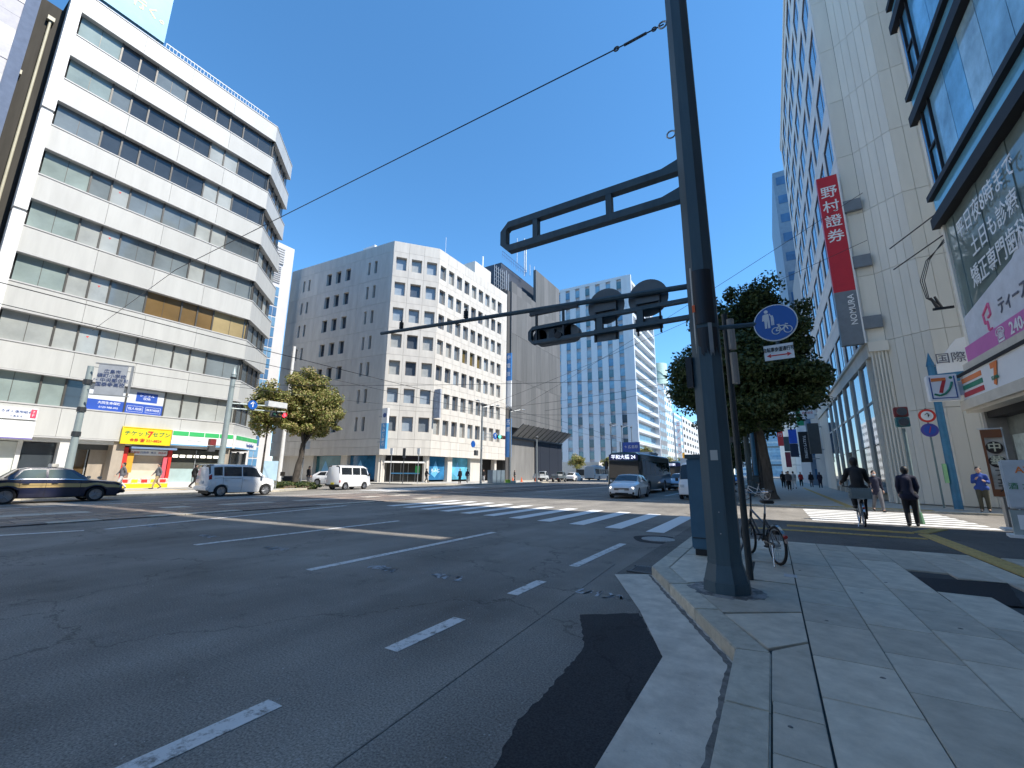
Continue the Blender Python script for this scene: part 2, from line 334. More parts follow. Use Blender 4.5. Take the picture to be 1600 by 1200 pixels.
def slab(x0, x1, y0, y1, mat, z=PZ, parent=pav, nm='paving_slab'):
    w_, l_ = round(x1-x0, 3), round(y1-y0, 3); key = (w_, l_, mat.name)
    if key not in SL: SL[key] = MB().box(0, w_, 0, l_, -.03, 0).mesh(nm, mat, bevel=.004)
    inst(SL[key], nm, parent, T(x0, y0, z))
rs = random.Random(11)
for k in range(22):                       # narrow column beside the kerb
    y = -1.5+.42*k
    if y < 3.2: slab(-.13, .115, y+.003, y+.417, rs.choice(slabm), PZ+rs.uniform(-.001, .001))
JG = .008
xs = [.125, .60, 1.06, 1.52, 1.98, 2.44]; xs2 = [3.14, 3.6, 4.06, 4.52, 4.98, 5.3]
for i, (a, b) in enumerate(list(zip(xs[:-1], xs[1:]))+[(2.44, 2.76)]+list(zip(xs2[:-1], xs2[1:]))):
    y = -1.2-.45*(i % 2)
    while y < 10.6:
        l = rs.choice([.72, .9, 1.4]) if i < 5 else .9
        y2 = min(y+l, 10.7); dark = (1.5 < a < 2.4 and 6.7 < (y+y2)/2 < 8.3) or (a > .9 and a < 2.2 and 1.9 < (y+y2)/2 < 2.9 and i % 2)
        if y2-y > .1 and y2 > .6:
            if not dark: slab(a+.003, b-.003, round(y+.004, 3), round(y2-.004, 3), rs.choice(slabm), PZ+rs.uniform(-.0015, .0012))
        y = y2
sheet(jag([(1.50,6.72), (2.12,6.9), (2.45,8.3), (1.55,8.05)], .01, 3), PZ-.004, 'asphalt_repair', asph2, pav)
sheet(jag([(1.06,1.9), (2.2,1.9), (2.2,3.0), (1.06,2.9)], .01, 4), PZ-.004, 'asphalt_repair', asph2, pav)
# the slabs round the pole foot follow the kink of the kerb
sheet([(-.13,3.25), (.115,3.25), (.115,10.7), (-1.4,10.7), (-1.4,6.85), (-.14,4.15)], PZ-.019, 'bedding', joint, pav)
quads = [[(-.135,3.26),(.115,3.26),(.115,4.45),(-.135,4.12)], [(-.16,4.16),(.115,4.49),(.115,5.35),(-.53,4.9)], [(-.55,4.95),(.115,5.39),(.115,6.6),(-.37,6.6),(-1.02,5.95)],
         [(-1.04,5.99),(-.40,6.63),(-.40,8.0),(-1.4,8.0),(-1.4,6.78)], [(-.36,6.64),(.115,6.64),(.115,8.0),(-.36,8.0)], [(-1.4,8.04),(-.64,8.04),(-.64,9.3),(-1.4,9.3)], [(-.6,8.04),(.115,8.04),(.115,9.3),(-.6,9.3)], [(-1.4,9.34),(-.64,9.34),(-.64,10.7),(-1.4,10.7)], [(-.6,9.34),(.115,9.34),(.115,10.7),(-.6,10.7)]]
for i, q in enumerate(quads): MB().prism(q, PZ-.03, PZ).build('paving_slab', slabm[i % 5], pav, bevel=.004)
MB().box(.0, .15, 7.05, 7.25, PZ, PZ+.002).build('marker_plate', M('pale_plate', (.5,.5,.5), .6), pav)
sheet([(-1.4,10.72), (5.35,10.72), (5.35,15.9), (-.9,15.6), (-1.4,14.4)], PZ-.012, 'asphalt_apron', asph3, pav)
def tactile(x0, y0, x1, y1, n_, parent=pav, wd=.3, z=PZ):
    a = Vector((x0, y0, 0)); b = Vector((x1, y1, 0)); d = (b-a)/n_; u = d.normalized(); nr = Vector((-u.y, u.x, 0))
    mw = RZ(math.atan2(u.y, u.x)); L = d.length-.006; key = ('tac', round(L, 3), wd)
    if key not in SL:
        t = MB().box(0, L, -wd/2, wd/2, -.012, .004)
        for k in range(4): t.box(.02, L-.02, -wd/2+wd*(k+.5)/4-.017, -wd/2+wd*(k+.5)/4+.017, .004, .009)
        SL[key] = t.mesh('tactile_tile', yellowp)
    for k in range(n_): p = a+d*k; inst(SL[key], 'tactile_tile', parent, T(p.x, p.y, z) @ mw)
tactile(2.95, 13.9, 2.95, -1.1, 50); tactile(.2, 14.1, 2.75, 14.1, 8, wd=.3); tactile(-.7, 12.95, 2.75, 12.95, 11, wd=.14)
tactile(2.9, 14.2, 3.6, 15.6, 5)
# pavement across the side street, on the right
pav2 = struct(MB().prism([(-1.5,24.75), (-1.1,24.35), (26,24.35), (26,200), (-1.5,200)], -.02, .07).build('pavement', M('far_paving', (.44,.42,.37), .8, var=.15, scale=1.2, bump=.2))); tag(pav2, 'pavement under the trees beyond the side street')
kerbrun([(26,24.0), (-1.0,24.0), (-1.75,24.8), (-1.75,60)], -.18, pav2, 1.2, seed=12) if False else None
kerbrun([(-1.62,60), (-1.62,24.7), (-1.1,24.2), (10,24.2)], -.18, pav2, 2.0, z1=.072, seed=12)
tactile(2.9, 24.6, 2.9, 60, 60, pav2, z=.074); tactile(.6, 24.75, 5.6, 24.75, 16, pav2, z=.074, wd=.5)
# far pavement on the left
fpm = M('far_pavement_stone', (.42,.40,.36), .8, var=.14, scale=1.4, bump=.2)
pav3 = struct(MB().prism([(-60,-30), (-29.4,-30), (-29.4,17.4), (-31.1,20.5), (-33.6,22.3), (-60,22.3)], -.02, PZ).build('pavement', fpm)); tag(pav3, 'pale sunlit pavement before the white office block')
pav4 = struct(MB().prism([(-75,34.6), (-34.1,35.4), (-31.3,37.6), (-29.7,41.1), (-29.7,60), (-36.9,63.2), (-36.9,110), (-75,110)], -.02, PZ).build('pavement', fpm)); tag(pav4, 'pale sunlit pavement before the chamfered bank building')
pav5 = struct(MB().prism([(-90,128), (-29.6,128), (-29.6,400), (-90,400)], -.02, PZ).build('pavement', fpm)); tag(pav5, 'pavement at the foot of the distant tower')
kerbrun([(-29.25,-8), (-29.25,17.5), (-30.95,20.65), (-33.5,22.45), (-44,22.45)], -.2, pav3, 1.5, z1=PZ+.004, seed=13)
kerbrun([(-44,34.85), (-34,35.25), (-31.15,37.5), (-29.55,41), (-29.55,60), (-36.75,63.1), (-36.75,90)], -.2, pav4, 1.9, z1=PZ+.004, seed=14)
tactile(-34.2, -4, -34.2, 19, 76, pav3, z=PZ+.004); tactile(-33.4, 20.6, -30.9, 18.6, 10, pav3, z=PZ+.004); tactile(-34, 36.6, -31.4, 39.4, 12, pav4, z=PZ+.004)
# tram tracks
bed = struct(MB().quad((-23.6,-40,.005), (-16.4,-40,.005), (-16.4,420,.005), (-23.6,420,.005)).build('tram_track_bed', M('tram_bed', (.16,.145,.13), .9, var=.3, scale=3, bump=.3))); tag(bed, 'stone paved tram track bed along the middle of the street')
for x in (-17.5,-18.75,-21.1,-22.35):
    MB().box(x-.035, x+.035, -40, 420, .0, .035).build('rail', M('tram_rail', (.30,.29,.28), .3, .9, .1), bed)
    MB().box(x+.05, x+.08, -40, 420, .0, .03).build('rail', darkgrey, bed)
rs2 = random.Random(3)
for ci, (xa, xb) in enumerate([(-17.4,-16.9),(-16.88,-16.42),(-18.65,-18.1),(-18.08,-17.6),(-19.4,-18.85),(-20.2,-19.42),(-21.0,-20.22),(-22.25,-21.7),(-21.68,-21.2),(-23.0,-22.45),(-23.55,-23.02)]):
    y = -1.0+rs2.uniform(0, .8)
    while y < 19:
        l = rs2.choice([.9, 1.1]); pale = ci in (1, 5) and rs2.random() < .55
        slab(xa, xb, round(y, 3), round(y+l-.02, 3), setts[3] if pale else rs2.choice([setts[0], setts[1], setts[2], setts[4]]), .03, bed, 'sett'); y += l

grime = M('gutter_grime', (.15,.145,.135), .95, var=.5, scale=14)
sheet(jag([(-.40,-4), (-.40,4.02), (-1.66,6.68), (-1.69,6.66), (-.445,3.99), (-.43,-4)], .01, 21, .06), .0145, 'gutter_grime', grime, road)
strip(-2.35, 7.2, -2.02, 1.6, .01, 'asphalt_seam', grime, .003)
def scatter_grit():
    r = random.Random(77); b = MB()
    for _ in range(420):
        x, y = r.uniform(-7, -1.9), r.uniform(.7, 7); s_ = r.uniform(.0015, .005); b.box(x-s_, x+s_, y-s_, y+s_, .0, s_)
    for _ in range(60):
        x, y = r.uniform(-.9, -.45), r.uniform(.8, 3.6); s_ = r.uniform(.0015, .004); b.box(x-s_, x+s_, y-s_, y+s_, .012, .012+s_)
    o = b.build('road_grit', M('grit', (.45,.43,.40), .9, var=.5, scale=40)); o['kind'] = 'stuff'; tag(o, 'pale grit scattered over the near asphalt')
scatter_grit()

stn = worn_paint('foot_stain', (.30,.29,.27), (.10,.098,.092), .5, 5)
sheet(jag([(-.58+.42*math.cos(a), 5.85+.38*math.sin(a)) for a in np.linspace(0, 6.28, 17)[:-1]], .03, 31, .05), PZ+.0025, 'dirt_stain', stn, pav)
for i, (x, y, r_) in enumerate([(.5,4.0,.018), (.9,3.2,.014), (.3,5.2,.016), (1.3,5.6,.02), (.75,6.6,.018), (1.6,4.4,.015), (-.05,3.0,.013), (.45,2.6,.012), (1.9,6.2,.02), (.2,7.6,.02), (1.1,7.4,.022)]): MB().cyl((x,y,PZ+.0005), (x,y,PZ+.0025), r_, r_*.8, 9).build('gum_spot', grime, pav)
# ================================================================== BUILDINGS, left side of the street
panelw = M('white_metal_panel', (.495,.50,.475), .45, var=.09, scale=1.6, streak=.12); panelw2 = M('white_metal_panel_b', (.47,.475,.45), .45, var=.10, scale=.6, streak=.2)
lip = M('panel_lip', (.48,.48,.47), .5, var=.08); core = M('dark_interior', (.03,.032,.034), .8); mull = M('bronze_mullion', (.10,.095,.085), .4, .4)
pg = [glass('pane_green', (.27,.33,.31)), glass('pane_blind', (.36,.38,.36), .08), glass('pane_grey', (.17,.20,.21)), glass('pane_dark', (.045,.055,.065)), glass('pane_amber', (.17,.11,.045)), glass('pane_tan', (.34,.27,.14), .1), glass('pane_mid', (.10,.12,.13))]
def holed(holes, u0, u1, z0, z1, d0, d1):
    b = MB(); zs = sorted({z0, z1, *[h[2] for h in holes], *[h[3] for h in holes]})
    for za, zb in zip(zs[:-1], zs[1:]):
        hs = sorted((h[0], h[1]) for h in holes if h[2] < (za+zb)/2 < h[3]); u = u0
        for a, c in hs+[(u1, u1)]:
            if a-u > 1e-4: b.fb(u, a, za, zb, d0, d1)
            u = c
    return b
B1 = thing('office_building', 'white nine storey office block with ribbon windows and a canted corner', 'building', T(-42,12))
FL = frame(-38.3, 0, 0, 1); FC = frame(-38.3, 18.3, -1, 1)
MB().prism([(-38.85,3.95), (-38.85,18.1), (-42.65,21.9), (-62,21.9), (-62,3.95)], 3.2, 34.0).build('core', core, B1, I4)
MB().prism([(-41.2,3.95), (-41.2,17.3), (-44.2,20.3), (-62,20.3), (-62,3.95)], .1, 3.2).build('ground_floor_core', core, B1, I4)
NR = 8; ZT = [32.76-3.66*i for i in range(NR)]; ZB = [30.92-3.66*i for i in range(NR)]
us = [4.6,6.9,8.0,9.05,11.1,13.35,14.45,15.6,18.3]; uc = [0,.75,2.1,3.4,4.6,5.66]
pick = [[0,3,3,2,3,3,3,3], [0,2,3,3,3,1,1,3], [2,3,3,3,3,1,1,3], [0,2,1,2,2,1,1,6], [0,1,1,2,2,1,2,2], [0,1,1,2,4,4,4,5], [1,1,1,1,1,1,1,2], [0,0,3,1,1,1,1,1]]
rr = random.Random(5)
def ribbon(fr, edges, row, zb, zt, i, corner):
    for k, (a, b) in enumerate(zip(edges[:-1], edges[1:])):
        m = pg[row[k]]
        p = MB().fb(a+.05, b-.05, zb, zt, -.42, -.36).build('window_pane', m, B1, fr)
        MB().fb(b-.05, b+.05, zb, zt, -.45, -.28).build('mullion', mull, B1, fr) if not (corner and k == len(edges)-2) else None
        if b-a > 1.8: MB().fb((a+b)/2-.012, (a+b)/2+.012, zb, zt, -.36, -.345).build('glazing_bar', mull, p, fr)
        if m is pg[1] and b-a < 1.3 and k == 2: 
            MB().fprism([(a+.42,zb+1.22),(a+.58,zb+1.24),(a+.5,zb+1.1)], -.36, -.355).build('emergency_entry_mark', M('red_sticker', (.6,.05,.04), .5), p, fr)
for i in range(NR):
    ribbon(FL, us, pick[i], ZB[i], ZT[i], i, False)
    ribbon(FC, uc, [rr.choice([3,3,6,3]) for _ in range(5)] if i < 3 else [rr.choice([2,6,3,1]) for _ in range(5)], ZB[i], ZT[i], i, True)
    top = ZT[i-1]-1.84-3.66+3.66 if i else 34.5
zs = [(ZT[0], 34.5)]+[(ZT[i+1], ZB[i]) for i in range(NR-1)]+[(3.3, ZB[NR-1])]
for i, (a, b) in enumerate(zs):
    for (fr, es) in ((FL, [4.5,8.0,11.2,14.5,18.3]), (FC, [0,2.85,5.66])):
        for u0, u1 in zip(es[:-1], es[1:]):
            MB().fb(u0+.008, u1-.008, a+.1, b-.1, -.45, 0).build('spandrel_panel', rr.choice([panelw, panelw, panelw2]), B1, fr)
        u0, u1 = es[0], es[-1]+(.03 if fr is FL else 0)
        MB().fb(u0, u1, b-.085, b, -.45, .035).build('sill', lip, B1, fr)
        MB().fb(u0, u1, a, a+.085, -.45, .035).build('drip_edge', lip, B1, fr)
for a, b in ((0.1, 17.0), (17.2, 24.25), (24.5, 35.0)): MB().fb(3.92, 4.5, a, b, -.6, .12).build('corner_pier', white, B1, FL)
MB().fb(3.95, 4.45, 17.0, 24.5, -.5, .02).build('corner_pier', lip, B1, FL)
rl = MB()
for k in range(34): rl.fb(9.3+.25*k, 9.325+.25*k, 34.5, 35.55, -.7, -.675)
for z in (34.75, 35.5): rl.fb(9.3, 17.7, z, z+.06, -.71, -.66)
for k in range(20): rl.box(0,0,0,0,0,0) if False else None
rl.build('roof_railing', white, B1, FL)
MB().prism([(-40.5,9.9),(-40.5,15),(-50,15),(-50,9.9)], 34, 36.2).build('roof_plant_room', panelw2, B1, I4)
# ground floor of the white block
gfw = M('shop_white', (.66,.66,.63), .5); beige = M('entrance_stone', (.36,.31,.25), .6, var=.2, scale=1.5, streak=.3)
for u0, u1 in ((4.0,4.6), (8.3,8.75), (10.9,11.5), (17.9,18.3)): MB().fb(u0, u1, .1, 3.3, -1.3, -.15).build('ground_floor_column', beige if u0 > 9 else gfw, B1, FL)
MB().fb(4.0, 18.3, 3.05, 3.3, -2.2, -.2).build('soffit', gfw, B1, FL)
MB().fb(4.6, 6.6, .13, 3.0, -.75, -.7).build('shop_window', glass('shop_blind', (.52,.55,.52), .1), B1, FL)
MB().fb(6.6, 6.8, .13, 3.05, -.75, -.55).build('shop_mullion', gfw, B1, FL)
MB().fb(6.8, 8.3, .13, 3.0, -.85, -.8).build('shop_window', pg[3], B1, FL)
MB().fb(8.75, 10.0, .13, 2.7, -1.5, -1.45).build('entrance_door', glass('entrance_amber', (.09,.06,.03)), B1, FL)
for u in (9.35, 9.95): MB().fb(u, u+.06, .13, 2.7, -1.45, -1.38).build('door_stile', steel, B1, FL)
MB().fb(10.05, 10.9, .13, 3.0, -1.3, -1.2).build('entrance_wall', beige, B1, FL)
MB().fb(8.75, 10.9, 2.7, 3.05, -1.5, -1.1).build('entrance_header', darkgrey, B1, FL)
for u0, u1 in ((14.5,16.1), (16.15,17.85)):
    MB().fb(u0, u1, 1.5, 2.95, -.8, -.75).build('shop_window', glass('store_glass', (.10,.105,.09)), B1, FL)
    MB().fb(u0, u1, .5, 1.5, -.8, -.74).build('shop_window', glass('store_frosted', (.42,.55,.55), .15), B1, FL)
    MB().fb(u0, u1, .13, .5, -.8, -.7).build('shop_plinth', gfw, B1, FL)
    MB().fb(u1-.01, u1+.05, .13, 2.95, -.75, -.66).build('shop_mullion', steel, B1, FL)
for k in range(7): MB().fb(14.6+.47*k, 14.95+.47*k, 2.35, 2.55, -.745, -.735).build('strip_light', M('lamp_strip', (.8,.8,.75), .5, var=0, emit=((1,.95,.8), 1.2)), B1, FL)
for k in range(3):
    MB().fb(.2+1.8*k, 1.85+1.8*k, .13, 2.95, -.8, -.75).build('shop_window', [pg[2], glass('store_glass2', (.08,.085,.08)), pg[3]][k], B1, FC)
    MB().fb(1.85+1.8*k, 1.95+1.8*k, .13, 3.05, -.8, -.6).build('shop_mullion', steel, B1, FC)
# signs on the white block
yel = M('sign_yellow', (.85,.62,.02), .4, var=.03); red = M('sign_red', (.62,.04,.03), .4, var=.05); blue = M('sign_blue', (.03,.09,.42), .4, var=.05); grn = M('sign_green', (.05,.45,.14), .4, var=.03); orange = M('sign_orange', (.85,.38,.03), .4, var=.04); swhite = M('sign_white', (.82,.83,.83), .4, var=.03); sgreen = M('letter_green', (.03,.22,.08), .5, var=0); lblue = M('sign_light_blue', (.12,.40,.72), .4, var=.05); dkred = M('letter_red', (.5,.03,.02), .5, var=0); dkblue = M('letter_blue', (.04,.10,.30), .5, var=0); blk = M('letter_black', (.02,.02,.02), .5, var=0); teal = M('band_blue', (.10,.35,.60), .5, var=0)
def signboard(name, label, fr, u0, u1, z0, z1, d0, d1, mat, frame_=None):
    s = thing(name, label, 'sign', fr @ T((u0+u1)/2, -d0, z0)); MB().fb(u0, u1, z0, z1, d0, d1).build('panel', mat, s, fr)
    if frame_:
        b = MB(); t = .05
        b.fb(u0-t, u1+t, z1, z1+t, d0, d1+.03).fb(u0-t, u1+t, z0-t, z0, d0, d1+.03).fb(u0-t, u0, z0, z1, d0, d1+.03).fb(u1, u1+t, z0, z1, d0, d1+.03).build('frame', frame_, s, fr)
    return s
s = signboard('shop_sign', 'yellow ticket shop sign board with green katakana', FL, 11.15, 13.9, 3.2, 4.28, .04, .2, yel, yel)
text('チケット', FL, 11.95, 3.88, .21, .36, sgreen, s, .02); text('セブン', FL, 13.35, 3.88, .21, .36, sgreen, s, .02); text('7', FL, 12.68, 3.85, .21, .62, red, s, .03)
text('金券 ☎ 221-8824', FL, 12.5, 3.42, .21, .24, dkred, s, .02)
s = signboard('shop_sign', 'long white and green convenience store fascia along the street front', FL, 14.0, 18.25, 3.2, 4.33, .04, .22, swhite)
for a in range(4): MB().fb(14.03+1.06*a, 15.04+1.06*a, 3.95, 4.28, .22, .235).build('green_band', grn, s, FL)
MB().fb(14.0, 18.25, 3.22, 3.3, .22, .232).build('blue_band', teal, s, FL); text('FamilyMart', FL, 15.5, 3.62, .235, .2, M('letter_grey', (.45,.5,.5), .5, var=0), s)
s = signboard('shop_sign', 'curved end of the convenience store fascia on the canted corner', FC, 0.1, 5.4, 3.2, 4.33, .04, .22, swhite)
for a in range(4): MB().fb(.14+1.32*a, 1.4+1.32*a, 3.95, 4.28, .22, .235).build('green_band', grn, s, FC)
MB().fb(.1, 5.4, 3.22, 3.3, .22, .232).build('blue_band', teal, s, FC); text('FamilyMart', FC, 3.6, 3.6, .235, .42, dkblue, s, .02)
s = signboard('shop_sign', 'white office sign strip with an orange end at the left edge', FL, 4.55, 7.0, 4.3, 4.98, .04, .14, swhite)
MB().fb(4.55, 5.45, 4.33, 4.95, .14, .15).build('orange_panel', orange, s, FL); text('レイク', FL, 5.0, 4.64, .152, .28, dkred, s, .01)
text('ひろぎん信用組合', FL, 6.05, 4.72, .145, .18, dkblue, s, .015); text('広島支店', FL, 6.15, 4.45, .145, .13, dkblue, s)
MB().fb(6.7, 6.95, 4.4, 4.93, .14, .15).build('red_panel', M('sign_pink_red', (.75,.08,.14), .4, var=0), s, FL); text('7\nF', FL, 6.82, 4.66, .152, .2, swhite, s)
s = signboard('shop_sign', 'blank white fascia panel with purple base line at the left edge', FL, 4.55, 7.0, 3.12, 4.2, .04, .16, swhite); MB().fb(4.55, 7.0, 3.12, 3.2, .16, .17).build('base_line', M('purple_line', (.18,.15,.40), .5, var=0), s, FL)
for (u0, u1, lab, tx) in ((9.1,11.05,'left window poster with an orange bar over a blue band','orange'), (11.15,13.3,'right window poster with a blue square over a blue band','blue')):
    s = signboard('window_sign', lab, FL, u0, u1, 5.32, 7.05, -.355, -.33, M('poster_grey', (.62,.66,.70), .4, var=.03)); MB().fb(u0, u1, 5.32, 6.05, -.33, -.325).build('blue_band', blue, s, FL)
    c = (u0+u1)/2
    if tx == 'orange': MB().fb(u0+.45, u1-.35, 6.4, 6.85, -.33, -.325).build('orange_bar', orange, s, FL); text('消費者ローン', FL, c+.05, 6.62, -.324, .2, dkred, s); text('大同生命保険', FL, c+.2, 5.85, -.324, .2, swhite, s, .01); text('0120-988-495', FL, c+.2, 5.55, -.324, .18, swhite, s)
    else:
        MB().fb(u0+.5, u1-.4, 6.2, 6.88, -.33, -.325).build('blue_square', blue, s, FL); text('レンタル\n収納', FL, c+.05, 6.55, -.324, .22, swhite, s)
        for a, t_ in ((.55,'個人相談'), (1.6,'無料相談')): text(t_, FL, u0+a, 5.65, -.324, .2, swhite, s)
        for a in (.1, 1.15): 
            b = MB(); b.fb(u0+a, u0+a+.9, 5.45, 5.465, -.325, -.322).fb(u0+a, u0+a+.9, 5.85, 5.865, -.325, -.322).fb(u0+a, u0+a+.015, 5.45, 5.86, -.325, -.322).fb(u0+a+.885, u0+a+.9, 5.45, 5.86, -.325, -.322).build('outline', swhite, s, FL)
# ticket booth under the yellow sign
t = thing('ticket_booth', 'red framed ticket shop front under the yellow sign', 'shop front', FL @ T(12.9, .5, .13))
MB().fb(11.55, 11.8, .13, 2.95, -.9, -.3).build('side_post', red, t, FL); MB().fb(14.15, 14.4, .13, 2.95, -.9, -.3).build('side_post', red, t, FL)
MB().fb(11.8, 14.15, 1.35, 2.4, -.8, -.7).build('shutter', M('shutter_tan', (.42,.38,.31), .6, var=.1), t, FL); MB().fb(11.8, 14.15, .8, 1.35, -.75, -.6).build('counter_front', M('cream', (.62,.56,.44), .6), t, FL)
MB().fb(11.55, 14.4, .13, .42, -.7, -.22).build('yellow_plinth', yel, t, FL); MB().fb(11.55, 14.4, .42, .8, -.72, -.25).build('poster_row', M('poster_mix', (.72,.50,.45), .5, var=.5, scale=9), t, FL)
for k in range(5): MB().fb(11.7+.55*k, 12.05+.55*k, .5, .72, -.25, -.24).build('poster', red if k % 2 == 0 else yel, t, FL)
MB().fb(11.95, 14.1, 2.42, 2.8, -.7, -.35).build('price_board', swhite, t, FL)
for k in range(4): text(['新幹線','回数券','株主','商品券'][k], FL, 12.2+.53*k, 2.6, -.345, .17, [dkred, dkblue, dkblue, dkred][k], t)
MB().fprism([(11.8,2.85),(14.5,2.85),(14.5,3.0),(11.8,3.0)], -.6, .1).build('awning', M('awning_blue', (.16,.24,.40), .6), t, FL)
MB().fb(11.8, 12.15, 1.2, 2.55, -.35, -.3).build('hanging_banner', M('amber_banner', (.62,.33,.03), .6), t, FL); MB().fb(13.9, 14.2, .8, 2.3, -.35, -.3).build('hanging_banner', M('pink_banner', (.70,.10,.14), .6), t, FL)
# billboard on the roof
FB = frame(-40, 0, 0, 1); t = thing('billboard', 'sky blue billboard with yellow script on the white block roof', 'billboard', T(-40,6,34.5))
MB().fb(-4, 9.4, 36.3, 44, -.3, 0).build('panel', M('billboard_blue', (.17,.42,.60), .5, var=.25, scale=.4), t, FB)
text('から行く。', FB, 7.45, 38.2, .02, 1.0, M('billboard_yellow', (.85,.75,.25), .5, var=0), t, .02, sx=.9)
b = MB()
for u in (-3, 0, 3, 6, 9): b.fb(u, u+.12, 34.2, 44, -.5, -.35); b.cyl((u,.4,36.5), (u,3,34.3), .05)
b.build('support_frame', steel, t, FB)
# neighbour at the far left with banded tiles, and the dark service shaft with pipes
B2 = thing('office_building', 'grey banded tile building at the far left edge', 'building', T(-42,-3)); FN = frame(-38.3, 0, 0, 1)
tile = [M('tile_grey_%d' % i, c, .5, var=.12, scale=3) for i, c in enumerate([(.44,.44,.46), (.52,.52,.53), (.36,.36,.40), (.60,.60,.60)])]
MB().box(-60, -38.95, -14, 2.05, .1, 44).build('core', core, B2, I4)
for i in range(40):
    z = .2+1.09*i; b = holed([(-2.2,-.6,z,z+1.2)] if i % 3 == 1 else [], -14, 2.15, z, z+1.075, -.6, -.05 if i % 4 else -.02); b.build('tile_band', tile[(i*7+i//3) % 4], B2, FN)
    if i % 3 == 1: MB().fb(-2.2, -.6, z, z+1.075, -.6, -.4).build('window_pane', pg[3], B2, FN)
MB().prism([(-38.3,2.15), (-38.9,2.15), (-38.9,2.75), (-38.55,2.75)], .1, 44).build('curved_corner', M('corner_metal', (.26,.27,.30), .3, .5), B2, I4)
B3 = thing('service_shaft', 'dark service wall with downpipes between the two left buildings', 'wall', T(-40,3.3))
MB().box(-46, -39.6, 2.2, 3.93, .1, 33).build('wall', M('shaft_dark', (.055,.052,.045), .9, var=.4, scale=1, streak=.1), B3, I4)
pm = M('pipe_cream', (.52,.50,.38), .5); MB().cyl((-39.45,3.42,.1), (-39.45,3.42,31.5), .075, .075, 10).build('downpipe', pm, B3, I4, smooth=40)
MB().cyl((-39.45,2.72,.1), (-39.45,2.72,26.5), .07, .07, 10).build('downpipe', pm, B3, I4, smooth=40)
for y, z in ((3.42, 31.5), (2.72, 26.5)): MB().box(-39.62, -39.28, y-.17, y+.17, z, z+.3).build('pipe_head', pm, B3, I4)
# blue-striped slab behind the white block
B4 = thing('office_building', 'narrow pale slab with a blue glass stripe behind the white block', 'building', T(-70,24))
FS = frame(-64, 21.5, -1, 1)
FS = frame(-62.2, 19.5, 0, 1)
MB().box(-80, -62.2, 19.5, 34.9, .1, 36.2).build('wall', M('slab_grey', (.60,.60,.61), .6, var=.05, scale=.3), B4, I4)
for i in range(17): 
    for j in range(2): MB().fb(12.6+.62*j, 13.14+.62*j, 1.6+1.62*i, 3.0+1.62*i, 0, .06).build('blue_pane', glass('pane_sky%d' % (i % 3), [(.10,.24,.42),(.16,.32,.50),(.08,.18,.34)][i % 3]), B4, FS)
for i in range(9): MB().fb(12.5, 13.7, 29.6+.33*i, 29.75+.33*i, 0, .12).build('louvre', lip, B4, FS)
for i in range(7): MB().fb(12.7, 13.9, 32.8+.4*i, 33.05+.4*i, 0, .2).build('louvre', lip, B4, FS)
# ------------------------------------------------ chamfered bank building in the middle
stone = [M('precast_panel_%d' % i, c, .75, var=.12, scale=1.4, streak=.15) for i, c in enumerate([(.60,.575,.525), (.58,.555,.505), (.62,.595,.54)])]
wp = [glass('bank_pane_%d' % i, c, .05) for i, c in enumerate([(.30,.36,.42), (.17,.20,.23), (.36,.38,.38), (.08,.10,.13), (.16,.12,.04)])]
B5 = thing('office_building', 'beige chamfered bank building with rows of square windows', 'building', T(-45,46))
A_ = Vector((-42.4,37.7)); B_ = Vector((-38.3,42.6)); Lp = Vector((-64.1,36.07))
FS5 = frame(B_.x, B_.y, 0, 1); FC5 = frame(A_.x, A_.y, B_.x-A_.x, B_.y-A_.y); FL5 = frame(Lp.x, Lp.y, A_.x-Lp.x, A_.y-Lp.y)
LC = (B_-A_).length; LL = (A_-Lp).length
MB().prism([(-38.95,42.9), (-38.95,61.2), (-64,61.2), (-64,36.8), (-42.7,38.4)], 3.5, 32.6).build('core', core, B5, I4)
MB().prism([(-41.5,45.0), (-41.5,61.2), (-64,61.2), (-64,38.8), (-45.5,40.5)], .1, 3.5).build('ground_floor_core', core, B5, I4)
sillm = M('window_sill', (.50,.43,.36), .7)
def bay(fr, u, wd, z, h, hole, tagw, mi, pm_, sill=True):
    key = ('bay', round(wd,3), round(h,3), hole, mi)
    if key not in SL: SL[key] = holed([hole] if hole else [], .012, wd-.012, .012, h-.012, -.5, 0).mesh('wall_panel', stone[mi])
    p = inst(SL[key], 'wall_panel', B5, fr @ T(u, 0, z))
    if hole:
        a, b_, c, d = hole; key = ('pane', a, b_, c, d, pm_)
        if key not in SL:
            m = MB(); m.fb(a, b_, c, d, -.48, -.44); m.cm = 1; m.fb(a, a+.06, c, d, -.44, -.38).fb(b_-.06, b_, c, d, -.44, -.38).fb(a, b_, d-.06, d, -.44, -.38).fb(a, b_, c, c+.06, -.44, -.3)
            SL[key] = m.mesh('window', [wp[pm_], sillm])
        inst(SL[key], 'window', p, fr @ T(u, 0, z))
r5 = random.Random(9)
